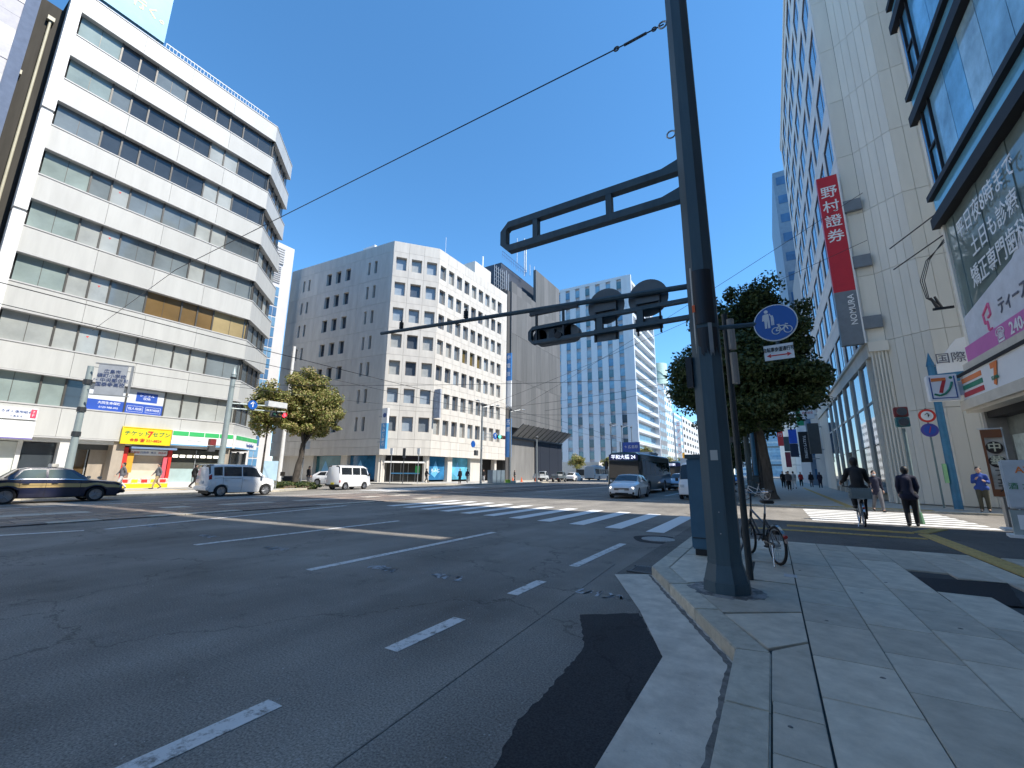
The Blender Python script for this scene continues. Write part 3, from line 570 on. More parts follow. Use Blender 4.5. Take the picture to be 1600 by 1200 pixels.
for k in range(7):
    z = 28.0-3.74*k
    for j in range(9):
        pm_ = 4 if (k == 3 and 3 <= j <= 5) else r5.choice([0,1,2,1,2,3])
        bay(FS5, .02+1.9*j, 1.9, z, 3.74, (.34,1.6,.78,2.9), 1, r5.randrange(3), pm_)
    bay(FS5, 17.12, 1.5, z, 3.74, None, 0, r5.randrange(3), 0)
    for j in range(3): bay(FC5, LC/3*j, LC/3, z, 3.74, (.4,1.83,1.0,2.95), 1, r5.randrange(3), [0,0,0,2,2,0,1][k] if j != 1 else r5.choice([0,3,2]))
    for (ua, ub, hs) in ((0, 6.6, [(3.1,3.55),(4.35,4.8)]), (6.6, 15.4, [(8.5,9.55),(10.5,11.55),(12.5,13.55)]), (15.4, LL, [(17.05,17.5),(18.3,18.8)])):
        holes = [(a-ua, b-ua, 1.05, 2.95) for a, b in hs]
        p = holed(holes, .012, ub-ua-.012, .012, 3.728, -.5, 0).build('wall_panel', r5.choice(stone), B5, FL5 @ T(ua, 0, z))
        for a, b, c, d in holes:
            m = MB(); m.fb(a, b, c, d, -.48, -.44); m.cm = 1; m.fb(a, a+.05, c, d, -.44, -.39).fb(b-.05, b, c, d, -.44, -.39).fb(a, b, (c+d)/2-.03, (c+d)/2+.03, -.44, -.4); m.build('window', [wp[3], darkgrey], p, FL5 @ T(ua, 0, z))
for fr, L_, n in ((FS5, 18.62, 9), (FC5, LC, 3), (FL5, LL, 4)):
    for j in range(n):
        MB().fb(L_*j/n+.012, L_*(j+1)/n-.012, 31.75, 33.3, -.5, 0).build('parapet_panel', r5.choice(stone), B5, fr)
        MB().fb(L_*j/n+.012, L_*(j+1)/n-.012, 3.5, 4.5, -.9, 0).build('wall_panel', r5.choice(stone), B5, fr); MB().fb(L_*j/n+.012, L_*(j+1)/n-.012, 4.52, 5.54, -.5, 0).build('wall_panel', r5.choice(stone), B5, fr)
MB().prism([(-38.35,42.7), (-38.35,61.1), (-63.9,61.1), (-63.9,36.2), (-42.4,37.85)], 33.2, 33.28).build('roof', lip, B5, I4)
MB().box(-50, -41.5, 55.5, 60.5, 33.2, 38.2).build('roof_plant_room', stone[2], B5, I4)
for (x, y, h, r_) in ((-42.2,58.8,2.6,.14), (-43.4,52.5,1.9,.03), (-41.5,47.5,5.5,.025)): MB().cyl((x,y,33.2 if h != 2.6 else 38.2), (x,y,33.2+h if h != 2.6 else 40.8), r_).build('antenna_mast', white, B5, I4)
MB().box(-50,-47.5,38.5,40,33.2,34.6).build('roof_unit', white, B5, I4)
# ground floor of the bank
bankblue = glass('bank_blue', (.03,.16,.34), .08, .5, .5); bankteal = glass('bank_teal', (.04,.17,.22), .08, .6, .3)
for fr, u0, u1, m in ((FL5, LL-12.7, LL-7.3, bankteal), (FL5, LL-6.1, LL-1.0, bankblue), (FS5, .5, 4.3, bankblue), (FS5, 5.3, 9.6, glass('bank_cyan', (.10,.36,.50), .08, .7, .4))):
    p = MB().fb(u0, u1, .4, 3.48, -1.1, -1.05).build('display_window', m, B5, fr)
    if m is bankblue: text('もみじ', fr, (u0+u1)/2, 1.6, -1.04, .6, swhite, p)
    q = MB()
    for k in range(1): q.fprism([(u0+1.0,1.2), (u0+1.9,2.9), (u0+2.6,1.5), (u0+1.8,.7)], -1.05, -1.045)
    q.build('poster_shape', lblue, p, fr)
for fr, us_ in ((FL5, [(0,LL-12.7), (LL-7.3,LL-6.1), (LL-1.0,LL)]), (FS5, [(0,.5), (4.3,5.3), (9.6,12.2), (12.2,12.7), (16.2,16.8)]), (FC5, [(0,.7), (LC-.6,LC)])):
    for a, b in us_: MB().fb(a+.01, b-.01, .1, 3.5, -1.2, -.5).build('ground_floor_pier', stone[1], B5, fr)
MB().fb(.7, LC-.6, .1, 3.5, -1.9, -1.8).build('entrance_glass', glass('entrance_dark', (.05,.05,.045)), B5, FC5); MB().fb(.7, LC-.6, 2.55, 2.75, -1.5, -.3).build('entrance_canopy', white, B5, FC5)
for k in range(5): MB().fb(1.0+.95*k, 1.05+.95*k, .13, 2.55, -1.8, -1.74).build('door_stile', steel, B5, FC5)
MB().fb(1.6, LC-1.0, 1.15, 1.3, -1.8, -1.73).build('blue_rail', lblue, B5, FC5); MB().fb(LC-1.6, LC-1.0, 1.3, 2.2, -1.78, -1.7).build('green_notice', grn, B5, FC5)
MB().fb(12.7, 18.6, .1, 3.5, -3, -2.9).build('garage_recess', core, B5, FS5)
# projecting signs on the bank
F = frame(-41.2, 37.25, 1, .0)
s = thing('vertical_sign', 'blue and white vertical bank sign at the shaded corner', 'sign', F @ T(0,0,4.3)); MB().fb(-.5, .45, 4.2, 7.4, -.15, .15).build('blue_panel', lblue, s, F); MB().fb(-.5, .45, 7.4, 9.3, -.15, .15).build('white_panel', swhite, s, F); vtext('もみじ銀行', F, -.02, 7.3, .16, .5, .58, swhite, s, .02); MB().cyl((-.02,-.16,8.4), (-.02,-.17,8.4), .3).build('emblem', dkblue, s, F)
MB().fb(-1.2, -.5, 5, 5.15, -.05, .05).fb(-1.2, -.5, 8.2, 8.35, -.05, .05).build('bracket', steel, s, F)
F = frame(-37.7, 42.9, 1, 0); s = thing('vertical_sign', 'grey vertical sign on the sunny edge of the bank', 'sign', F @ T(0,0,8.4)); MB().fb(-.5, .55, 8.5, 12.4, -.12, .12).build('panel', M('sign_grey', (.34,.38,.45), .5), s, F); vtext('日本生命', F, .02, 11.9, .13, .5, .75, M('letter_pale', (.55,.58,.62), .5, var=0), s)
# ------------------------------------------------ netted building under works
net = [M('net_grey_%d' % i, c, .9, var=.15, scale=1.2, streak=.1) for i, c in enumerate([(.135,.14,.142), (.115,.12,.122), (.155,.158,.16), (.125,.13,.132)])]
B6 = thing('netted_building', 'grey netted building under construction beside the bank', 'building', T(-45,73)); F6 = frame(-38.3, 61.9, 0, 1)
MB().box(-60, -39.3, 62.0, 84, .1, 35.0).build('core', M('dark_net_core', (.06,.062,.065), .8), B6, I4); MB().box(-58, -41.5, 64, 84, 35, 41.8).build('core', M('dark_steel_blue', (.05,.06,.08), .6), B6, I4)
for j in range(11):
    u0, u1 = .9+1.93*j, .9+1.93*(j+1)
    for k in range(4):
        z0 = [9.3, 18.0, 26.5, 34.5][k]; z1 = [17.98, 26.48, 34.48, 43.2][k]
        if k == 3 and j < 5: z1 = 36.6-.2*j if j < 5 else z1; 
        MB().fb(u0+.01, u1-.01, z0, z1, -.6, .02*((j*3+k) % 3)).build('net_panel', net[(j*5+k*3+j//3) % 4], B6, F6)
MB().fb(0, .9, .1, 34.5, -.9, -.3).build('edge_wall', M('edge_grey', (.085,.085,.085), .8), B6, F6)
MB().fb(.9, 10.0, .1, 7.6, -.7, -.1).build('concrete_wall', M('bare_concrete', (.20,.20,.195), .8, var=.2, scale=.6, streak=.2), B6, F6)
for j in range(6): MB().fb(10.0+2.02*j, 12.0+2.02*j, .1, 7.4, -.6, .1+.02*(j % 2)).build('hoarding_panel', M('hoarding_navy', (.012,.018,.032), .75), B6, F6)
for j in range(11):
    u0, u1 = .9+1.93*j, .9+1.93*(j+1); b = MB()
    b.quad((u0+.06,-.2,7.7), (u1-.06,-.2,7.7), (u1-.06,-2.6,9.6), (u0+.06,-2.6,9.6)); b.build('canopy_sheet', M('canopy_mesh', (.30,.305,.305), .7, var=.15), B6, F6)
    MB().cyl((u0,-.15,7.6), (u0,-2.7,9.7), .07).build('canopy_rib', darkgrey, B6, F6)
MB().fb(.8, 22.2, 7.35, 7.65, -.2, .25).build('canopy_beam', darkgrey, B6, F6)
for u, z0, z1, r_ in ((6.5,41.8,49,.06), (9.5,41.8,50.5,.09), (2.5,35,40,.05), (3.3,35,39.6,.05), (10.2,43,50,.16), (14,43,46,.08), (12,43,45.5,.07)): MB().cyl((u,2.2,z0), (u,2.2,z1), r_).build('antenna_mast', steel, B6, F6)
b = MB()
for k in range(5): b.cyl((-.5,3,36.5+.8*k), (3.2,3,36.5+.8*k), .05)
for k in range(6): b.cyl((-.5+.7*k,3,35), (-.5+.7*k,3,40.2), .04)
b.build('aerial_array', steel, B6, F6)
b = MB()
for k in range(14): b.cyl((.6+.7*k,2.0,41.8), (.6+.7*k,2.0,43.2), .03)
b.cyl((.6,2.0,43.2), (10,2.0,43.2), .04).cyl((.6,2.0,42.5), (10,2.0,42.5), .03).build('roof_railing', M('rail_blue', (.08,.13,.28), .5), B6, F6)
F = frame(-37.9, 61.6, 1, 0); s = thing('vertical_sign', 'blue vertical sign between the bank and the netted building', 'sign', F @ T(0,0,3.6)); MB().fb(-.7, .55, 4.0, 10.5, -.12, .12).build('panel', M('sign_mid_blue', (.05,.22,.55), .4), s, F); vtext('古書', F, -.05, 10.3, .13, .9, 1.2, swhite, s)
s = thing('vertical_sign', 'pale vertical sign with blue head above the blue sign', 'sign', F @ T(0,0,12)); MB().fb(-.7, .5, 12.5, 17.2, -.12, .12).build('panel', swhite, s, F); MB().fb(-.7, .5, 17.2, 22.2, -.12, .12).build('blue_head', M('sign_mid_blue', (.05,.22,.55), .4), s, F); vtext('中電技', F, -.1, 21.8, .13, .9, 1.5, swhite, s); MB().fb(-.7, .5, 4.0, 4.1, 0, 0.01) if False else None
# ------------------------------------------------ striped tower
B7 = thing('tower_block', 'tall pale tower with vertical window stripes', 'building', T(-56,150)); F7 = frame(-74, 143.3, 1, 0); F7s = frame(-38.3, 143.3, 0, 1)
tw = M('tower_white', (.62,.64,.66), .5, var=.04, scale=.2); tpan = M('tower_spandrel', (.45,.43,.44), .5, var=.08, scale=.3)
MB().box(-74, -38.9, 143.9, 177, .1, 71.5).build('core', tpan, B7, I4)
tp = [glass('tower_pane_%d' % i, c, .05) for i, c in enumerate([(.12,.26,.40), (.20,.36,.48), (.06,.09,.11), (.30,.40,.46), (.10,.20,.24)])]
r7 = random.Random(21)
for j in range(9):
    u = 35.7-4.05*j; MB().fb(u-2.3, u, .1, 72, -.6, 0).build('pier', tw, B7, F7)
    for i in range(17): 
        z = 2.2+4.1*i; c = r7.choice([0,1,3,4,1] if i > 4 else [4,3,4,2])
        key = ('tp', c); 
        if key not in SL: SL[key] = MB().fb(0, 1.75, 0, 2.7, -.3, -.2).mesh('window_pane', tp[c])
        inst(SL[key], 'window_pane', B7, F7 @ T(u-4.05, 0, z))
MB().fb(-1, 35.7, 71.4, 72.4, -.8, .1).build('parapet', tw, B7, F7)
for i in range(17):
    z = .1+4.15*i; MB().fb(0, 33, z+2.9, z+4.0, -.5, 1.2).build('balcony_band', tw, B7, F7s)
    MB().fb(0, 33, z, z+2.9, -.5, -.45).build('window_band', tp[1 if i % 2 else 3], B7, F7s)
MB().fb(-.3, .6, .1, 72.2, -.5, 1.3).build('edge_fin', tw, B7, F7s); MB().fb(32.4, 33.2, .1, 72.2, -.5, 1.3).build('edge_fin', tw, B7, F7s)
# ------------------------------------------------ distant row beyond the tower
def block(label, x0, x1, y0, y1, h, mat, wm, nfl, bays, side='E', bands=False, name='office_building'):
    t = thing(name, label, 'building', T((x0+x1)/2, (y0+y1)/2)); MB().box(x0, x1, y0, y1, .1, h).build('wall', mat, t, I4)
    fh = h/nfl
    for fr, L_ in ((frame(x1, y0, 0, 1), y1-y0), (frame(x0, y0, 1, 0), x1-x0)):
        n = max(1, int(L_/bays))
        for i in range(nfl):
            if bands: MB().fb(.4, L_-.4, fh*i+.9, fh*i+2.4, 0, .05).build('window_band', wm, t, fr)
            else:
                for j in range(n):
                    key = ('bw', wm.name, bays)
                    if key not in SL: SL[key] = MB().fb(-bays*.27, bays*.27, .9, 2.5, 0, .06).mesh('window_pane', wm)
                    inst(SL[key], 'window_pane', t, fr @ T(L_*(j+.5)/n, 0, fh*i))
    return t
wb = M('far_white', (.66,.66,.64), .6, var=.06, scale=.2); gb = M('far_grey', (.22,.23,.24), .6, var=.1, scale=.3); cb = M('far_cream', (.60,.57,.52), .6, var=.08)
block('dark grey narrow building next to the tower', -55, -38.3, 180, 196, 40, gb, tp[3], 11, 3.2)
t = block('white building carrying a round pale green roof tank', -62, -38.6, 197, 214, 42, wb, tp[4], 12, 4)
MB().cyl((-41.5,201,42), (-41.5,201,52), 4.2, 4.2, 28).build('roof_tank', M('tank_green', (.50,.66,.56), .5), t, I4, smooth=40)
b = MB()
for k in range(9): a0, a1 = -1.9+.16*k, -1.9+.16*(k+1); b.cyl((-41.5+4.25*math.cos(a0),201+4.25*math.sin(a0),46.5+1.6*math.sin(k*.5)), (-41.5+4.25*math.cos(a1),201+4.25*math.sin(a1),46.5+1.6*math.sin((k+1)*.5)), .14, .14, 6)
for k in range(3): b.cyl((-42.0,196.72,45+.8*k), (-41.0,196.75,45.2+.8*k), .12)
b.build('tank_emblem', M('emblem_grey', (.22,.30,.27), .6), t, I4)
block('white building with blue glass panels in the distant row', -60, -38.3, 216, 236, 31, wb, tp[1], 9, 6, bands=True)
t = block('plain white long building at the end of the left row', -70, -38.3, 238, 330, 32, wb, core, 8, 9)
block('low cream building behind the tower trees', -76, -40, 112, 127, 4.5, cb, core, 1, 8)
F = frame(-37.2, 219, 1, 0); s = thing('vertical_sign', 'white vertical sign with red characters on the distant row', 'sign', F @ T(0,0,10)); MB().fb(-.9, .9, 8, 27, -.2, .2).build('panel', swhite, s, F); vtext('エディオン', F, 0, 26.4, .22, 2.2, 3.4, red, s)
F = frame(-37.2, 226, 1, 0); s = thing('vertical_sign', 'small green and orange sign on the distant row', 'sign', F @ T(0,0,6)); MB().fb(-.9, .9, 5, 9, -.2, .2).build('panel', grn, s, F); MB().fb(-.9, .9, 9.3, 12, -.2, .2).build('upper_panel', orange, s, F)
for (lab, x0, x1, y, h, m) in (('far bluish glass tower closing the street', -12, 14, 560, 88, glass('far_glass', (.16,.30,.42), .2)), ('far white block left of the glass tower', -34, -13, 520, 52, wb), ('far cream block low at the street end', -20, 20, 640, 40, cb), ('far white tower behind the street end', -40, -24, 640, 76, wb)):
    t = thing('office_building', lab, 'building', T((x0+x1)/2, y)); MB().box(x0, x1, y, y+25, 0, h).build('wall', m, t, I4)
    for i in range(int(h/5)): MB().box(x0+.5, x1-.5, y-.1, y, 5*i+1.5, 5*i+3.5).build('window_band', tp[i % 4], t, I4)
# ================================================================== BUILDINGS, right side of the street
nst = [M('cream_stone_%d' % i, c, .7, var=.08, scale=.7, streak=.2) for i, c in enumerate([(.76,.73,.64), (.73,.70,.615), (.78,.75,.66)])]
nwh = M('white_stone', (.70,.69,.66), .7, var=.06)
B8 = thing('office_building', 'cream stone office block with deep square windows across the side street', 'building', T(12,45))
FN8 = frame(5.3, 61, 0, -1)
MB().prism([(5.9,29.9), (6.4,29.9), (7.8,28.7), (40,28.7), (40,61), (5.9,61)], .1, 43.8).build('core', core, B8, I4)
skyp = [glass('sky_pane_%d' % i, c, .03, spec=.9) for i, c in enumerate([(.09,.19,.32), (.12,.24,.38), (.06,.12,.20)])]  # blue base colours carry the sky reflection of the panes
r8 = random.Random(2)
for j in range(8):
    for i in range(9):
        u = .65+3.8*j; z = 8.79+3.96*i; key = ('nb', i % 2)
        if key not in SL:
            SL[key] = holed([(.4,3.4,.45,2.95)], .015, 3.785, .015, 3.945, -.65, 0).mesh('wall_panel', nwh)
        p = inst(SL[key], 'wall_panel', B8, FN8 @ T(u, 0, z)); c = r8.randrange(3); key = ('nw', c)
        if key not in SL:
            m = MB(); m.fb(.4, 3.4, .45, 2.95, -.3, -.07); m.cm = 1; m.fb(.4,.46,.45,2.95,-.07,-.03).fb(3.34,3.4,.45,2.95,-.07,-.03).fb(2.3,2.34,.45,2.95,-.07,-.05).fb(.4,3.4,2.91,2.95,-.07,-.03)
            SL[key] = m.mesh('window', [skyp[c], M('window_frame_brown', (.10,.07,.06), .5)])
        inst(SL[key], 'window', p, FN8 @ T(u, 0, z))
MB().fb(0, .65, 8.79, 44.4, -.6, 0).build('end_panel', nwh, B8, FN8); MB().fb(31.05, 31.2, 8.79, 44.4, -.6, 0).build('end_panel', nwh, B8, FN8)
MB().fb(0, 31.2, 44.4, 45.0, -.6, .1).build('cornice', nwh, B8, FN8)
def clad(p0, p1, n, zs_, nm, proud=0.):
    fr = frame(p0[0], p0[1], p1[0]-p0[0], p1[1]-p0[1]); L = math.hypot(p1[0]-p0[0], p1[1]-p0[1])
    for a, b in zip(zs_[:-1], zs_[1:]):
        for k in range(n): MB().fb(L*k/n+.008, L*(k+1)/n-.008, a+.012, b-.012, -.3, proud).build(nm, r8.choice(nst), B8, fr)
zz = [.1, 4.8]+[8.79+3.96*i for i in range(10)]
clad((5.35,29.75), (6.1,29.75), 1, zz, 'wall_panel'); clad((6.1,29.75), (7.6,28.5), 5, zz, 'wall_panel'); clad((7.6,28.5), (12.0,28.5), 8, zz, 'wall_panel')
for k in range(5): MB().box(5.34+.15*k, 5.41+.15*k, 29.62, 29.74, .1, 8.2).build('fluted_fin', nst[k % 3], B8, I4)
MB().box(5.25, 6.12, 29.5, 29.74, 8.2, 8.75).build('fin_cap', nst[1], B8, I4)
MB().fb(0, 31.3, 7.95, 8.75, -.6, .08).build('ground_floor_beam', nst[0], B8, FN8); MB().fb(8, 31.3, 8.75, 8.82, -.6, .2).build('beam_cap', nst[2], B8, FN8)
ys = [30.6,33.3,37.0,40.4,43.6,46.8,50.0,53.2]
for k, (a, b) in enumerate(zip(ys[:-1], ys[1:])):
    u0, u1 = 61-b, 61-a
    MB().fb(u1-.1, u1+.22, .1, 7.95, -.6, .06).build('ground_floor_column', nst[k % 3], B8, FN8)
    for z0, z1 in ((.5,3.2), (3.25,5.6), (5.65,7.9)):
        if k == 3 and z0 < 1: continue
        MB().fb(u0+.24, u1-.12, z0, z1, -.2, -.06).build('shop_window', skyp[k % 3] if z0 > 1 else glass('lobby_glass', (.06,.065,.06)), B8, FN8)
    MB().fb(u0+.24, u1-.12, 5.55, 5.68, -.2, -.02).build('transom', steel, B8, FN8)
MB().fb(0, 7.8, .1, 7.95, -.6, -.05).build('stone_wall', nst[1], B8, FN8); MB().fb(17.4, 20.4, .1, 3.2, -1.6, -1.5).build('lobby_door', core, B8, FN8)
# vertical red sign of the cream block
F = frame(0, 29.6, 1, 0); s = thing('vertical_sign', 'tall crimson and grey vertical sign with white characters', 'sign', F @ T(4.6,0,8.7))
crim = M('crimson', (.52,.014,.03), .4, var=.06); MB().fb(4.12, 5.13, 11.9, 19.45, -.18, .18).build('red_panel', crim, s, F); MB().fb(4.12, 5.13, 8.7, 11.9, -.18, .18).build('grey_panel', M('sign_slate', (.17,.20,.23), .45), s, F)
MB().fb(5.13, 5.2, 8.7, 19.45, -.2, .2).build('edge_trim', white, s, F); vtext('野村證券', F, 4.63, 18.75, .19, .84, .98, swhite, s, .008)
text('NOMURA', F, 4.85, 10.75, .19, .42, swhite, s, .01, rot=R(90))
for z in (17.2, 13.6, 9.9): MB().fb(5.2, 6.05, z-.35, z+.35, -.12, .12).build('bracket', M('sign_slate', (.17,.20,.23), .45), s, F)
# next buildings on the right-hand row
B9 = block('grey stone building beyond the cream block', 5.6, 30, 61.5, 76, 30, M('row_grey', (.40,.39,.37), .6, var=.08), core, 8, 4)
B10 = block('stepped blue glass building rising behind the cream block', 5.0, 30, 77, 100, 52, M('row_blue_wall', (.20,.28,.36), .5), glass('row_blue', (.07,.17,.32)), 15, 3, bands=True)
B11 = block('white building in the right row with dark bands', 5.4, 30, 101, 130, 34, wb, core, 9, 4, bands=True)
B12 = block('cream building far along the right row', 5.4, 30, 131, 190, 26, cb, core, 7, 5)
B13 = block('pale building at the far end of the right row', 5.4, 30, 191, 300, 30, wb, core, 8, 6)
def psign(label, x0, x1, z0, z1, y, mat, txt=None, tm=None, size=.8, pitch=1.0, vert=True, extra=None):
    F = frame(0, y, 1, 0); s = thing('projecting_sign', label, 'sign', F @ T((x0+x1)/2, 0, z0)); MB().fb(x0, x1, z0, z1, -.12, .12).build('panel', mat, s, F)
    MB().fb(x1, 5.65, z1-.5, z1-.38, -.04, .04).fb(x1, 5.65, z0+.4, z0+.52, -.04, .04).build('bracket', steel, s, F)
    if txt:
        if vert == 'rot': text(txt, F, (x0+x1)/2, (z0+z1)/2, .13, size, tm, s, .01, rot=R(-90))
        elif vert: vtext(txt, F, (x0+x1)/2, z1-.3, .13, size, pitch, tm, s)
        else: text(txt, F, (x0+x1)/2, (z0+z1)/2, .13, size, tm, s)
    return s
psign('black vertical sign with white lettering in the right row', 3.55, 4.8, 3.2, 7.3, 70, M('sign_black', (.012,.012,.014), .5), 'TULLY\'S COFFEE', swhite, .42, vert='rot')
psign('dark grey blank vertical sign nearest in the right row', 4.0, 5.1, 3.9, 7.4, 60, M('sign_charcoal', (.075,.08,.08), .5))
s = psign('blue over navy vertical sign in the right row', 3.3, 4.6, 4.8, 7.25, 95, M('sign_navy', (.012,.02,.05), .5)); F = frame(0, 95, 1, 0); MB().fb(3.3, 4.6, 7.3, 9.9, -.12, .12).build('blue_panel', M('sign_royal', (.02,.10,.55), .4), s, F)
psign('green square sign high in the right row', 4.1, 5.5, 9.1, 11.8, 80, M('sign_forest', (.02,.30,.13), .4), '三', swhite, 1.1)
psign('white sign with dark red print in the right row', 3.9, 5.35, 8.6, 10.1, 66, swhite, '貸会議室', dkred, .3, vert=False)
psign('red vertical sign farthest in the right row', 1.9, 3.1, 8.3, 13, 120, M('sign_scarlet', (.62,.03,.03), .4), '銀行', swhite, .9, 1.4)
psign('slate vertical sign low in the right row', 2.8, 3.9, 6.55, 9.7, 110, M('sign_slate2', (.06,.08,.08), .5)); psign('maroon vertical sign low in the right row', 2.8, 3.8, 3.2, 6.4, 110.6, M('sign_maroon', (.22,.02,.04), .5))
# ------------------------------------------------ blue glass building on the corner
B14 = thing('corner_building', 'blue glazed corner building with a convenience store below', 'building', T(12,13)); F14 = frame(5.3, 17.3, 0, -1)
LB = 8.25; black_m = M('black_aluminium', (.022,.022,.024), .6, 0., spec=.25); bsp = glass('blue_spandrel', (.16,.42,.60), .06, .12, 1.2); creamf = M('cream_fascia', (.58,.54,.46), .6)
MB().prism([(5.95,9.1), (30,11.75), (30,17.1), (5.95,17.1)], 3.4, 39).build('core', core, B14, I4); MB().box(8.5, 30, 9.0, 17.1, .1, 3.4).build('core', M('store_interior', (.30,.29,.27), .8), B14, I4)  # hidden party wall skewed along the sun to let a streak through
film = [glass('film_%d' % i, c, .05, .5, .8) for i, c in enumerate([(.14,.40,.66), (.24,.48,.68), (.27,.30,.66), (.05,.28,.64), (.34,.54,.66)])]
r14 = random.Random(4)
for f in range(8):
    z = 9.15+3.85*f
    MB().fb(-.05, LB, z, z+.35, -.6, .16).build('black_band', black_m, B14, F14); MB().fb(0, LB, z+.35, z+.98, -.5, 0).build('spandrel_glass', bsp, B14, F14); MB().fb(-.05, LB, z+.98, z+1.16, -.6, .14).build('black_band', black_m, B14, F14)
    ed = [0,.55,1.15,2.3,3.4,4.5,5.6,6.9,LB]
    for k, (a, b) in enumerate(zip(ed[:-1], ed[1:])):
        MB().fb(a+.015, b-.015, z+1.16, z+3.85, -.5, -.04 if f < 7 else -.05).build('film_pane', film[3] if k == 0 else (film[2] if (k in (1,2) and f > 1 and r14.random() < .6) else r14.choice([film[0], film[1], film[4]])), B14, F14)
        if k in (0, 1): MB().fb(b-.03, b+.03, z+1.16, z+3.85, -.1, .03).build('mullion', black_m, B14, F14)
    MB().fb(.58, 1.12, z+2.4, z+2.47, -.1, .03).build('mullion', black_m, B14, F14)
MB().box(5.32, 30, 17.1, 17.28, 3.4, 40).build('side_wall', nst[0], B14, I4); MB().fb(0, LB, 39.9, 40.6, -.6, .1).build('parapet', black_m, B14, F14); MB().prism([(5.5,9.06), (30,11.7), (30,17.2), (5.5,17.2)], 39.0, 44.2).build('added_shade_storey', nst[0], B14, I4)  # unseen top storey added so the shadow reaches the taxi and far lane
clinic = glass('clinic_glass', (.19,.25,.24), .05, .25, .5)
for k, (a, b) in enumerate(zip([0,.75,1.6,2.45,3.3,4.15,5.0,6.6], [.75,1.6,2.45,3.3,4.15,5.0,6.6,LB])): MB().fb(a+.01, b-.01, 4.75, 9.15, -.5, -.08-.02*(k % 2)).build('clinic_pane', clinic, B14, F14)
MB().fprism([(0,5.25),(LB,5.25),(LB,9.0),(3.9,6.35),(0,5.95)], -.3, -.03).build('white_film', M('film_white', (.66,.68,.72), .5), B14, F14) if False else None
wf = MB().fprism([(.02,5.2), (LB,5.2), (LB,8.6), (4.6,7.1), (3.4,6.5), (0.02,6.05)], -.06, -.03).build('white_film', M('film_white', (.62,.65,.70), .45), B14, F14)
pk = MB().fb(0, LB, 4.72, 5.22, -.4, .02).build('pink_band', M('pink_band', (.58,.16,.42), .45, var=.05), B14, F14)
text('平日夜8時まで', F14, 2.75, 8.4, -.02, .62, swhite, B14, .004, sx=.85); text('土日も診療', F14, 2.95, 7.6, -.02, .62, swhite, B14, .004, sx=.85); text('矯正専門歯科医院', F14, 3.35, 6.83, -.02, .66, swhite, B14, .006, sx=.78)
lg = M('letter_slate', (.12,.13,.17), .5, var=0); text('ティースマイル', F14, 3.6, 5.65, -.015, .46, lg, B14, .01, sx=.8); text('240-1182', F14, 3.55, 4.96, .03, .42, swhite, B14, .02); text('☎', F14, 2.25, 4.96, .03, .38, swhite, B14, .01)
em = MB(); pkm = M('letter_pink', (.75,.14,.30), .5, var=0)
for a in [((1.45,5.75),(1.85,5.95)), ((1.45,5.75),(1.47,5.5)), ((1.85,5.95),(1.87,5.65)), ((1.47,5.5),(1.62,5.52)), ((1.62,5.52),(1.62,5.28)), ((1.62,5.28),(1.8,5.28)), ((1.87,5.65),(1.7,5.6))]:
    em.cyl((a[0][0],.02,a[0][1]), (a[1][0],.02,a[1][1]), .03, .03, 6)
em.build('clinic_emblem', pkm, B14, F14)
MB().fb(-.1, LB, 4.42, 4.72, -.6, .12).build('cream_fascia', creamf, B14, F14); MB().fb(-.12, LB, 4.34, 4.42, -.6, .3).build('fascia_shadow_gap', black_m, B14, F14)
sg = MB().fb(0, LB, 3.62, 4.34, -.4, .26).build('store_fascia', swhite, B14, F14)
st = [M('stripe_orange', (.80,.22,.05), .4, var=0), M('stripe_green', (.02,.22,.13), .4, var=0), M('stripe_red', (.50,.03,.04), .4, var=0)]
for k in range(3): MB().fb(.1, 1.45, 4.12-.2*k, 4.25-.2*k, .26, .275).build('stripe', st[k], B14, F14)
text('7', F14, 2.25, 3.98, .28, .72, st[0], B14, .05); text('ELEVEn', F14, 2.25, 3.9, .29, .13, st[1], B14, .02)
MB().fb(-.1, LB, 3.36, 3.62, -.6, .34).build('cream_ledge', creamf, B14, F14); MB().fb(-.1, LB, 3.28, 3.36, -.6, .25).build('cream_ledge', creamf, B14, F14)
MB().fb(-.02, LB, 3.1, 3.28, -.7, -.1).build('black_band', black_m, B14, F14)
sg2 = glass('store_glass_front', (.20,.22,.20), .04, .5, .9)
for k, (a, b) in enumerate([(0.1,1.5), (1.55,3.0), (3.05,4.5), (4.55,6.2)]):
    MB().fb(a, b, .25, 3.1, -.5, -.46).build('shop_window', sg2, B14, F14); MB().fb(b-.01, b+.06, .13, 3.1, -.5, -.4).build('shop_mullion', steel, B14, F14)
    MB().fb(a+.15, b-.3, 1.9, 2.6, -.455, -.45).build('window_notice', M('notice_pale', (.45,.52,.48), .5, var=.3, scale=5), B14, F14)
text('たばこ', F14, 1.1, 1.75, -.44, .34, dkred, B14, .02)
MB().fb(-.1, .1, .1, 3.28, -.8, -.05).build('corner_post', M('dark_stone', (.3,.29,.27), .6), B14, F14)
# unseen neighbour, skewed and set back on top to shape a thin sun streak
B15 = thing('office_building', 'brown building outside the frame shaped to shade the street and pass a sun streak', 'building', T(14,-12)); MB().prism([(5.4,-40), (30,-40), (30,11.1), (5.4,8.7)], .1, 38.4).build('wall', M('brown_tile', (.26,.22,.19), .6), B15, I4); MB().prism([(5.45,-40), (30,-40), (30,10.3), (5.45,7.95)], 38.4, 44.2).build('added_shade_storey', M('brown_tile', (.26,.22,.19), .6), B15, I4); MB().prism([(5.5,8.7), (9,9.05), (9,9.5), (5.5,9.02)], .1, 15).build('infill', M('brown_tile', (.26,.22,.19), .6), B15, I4)
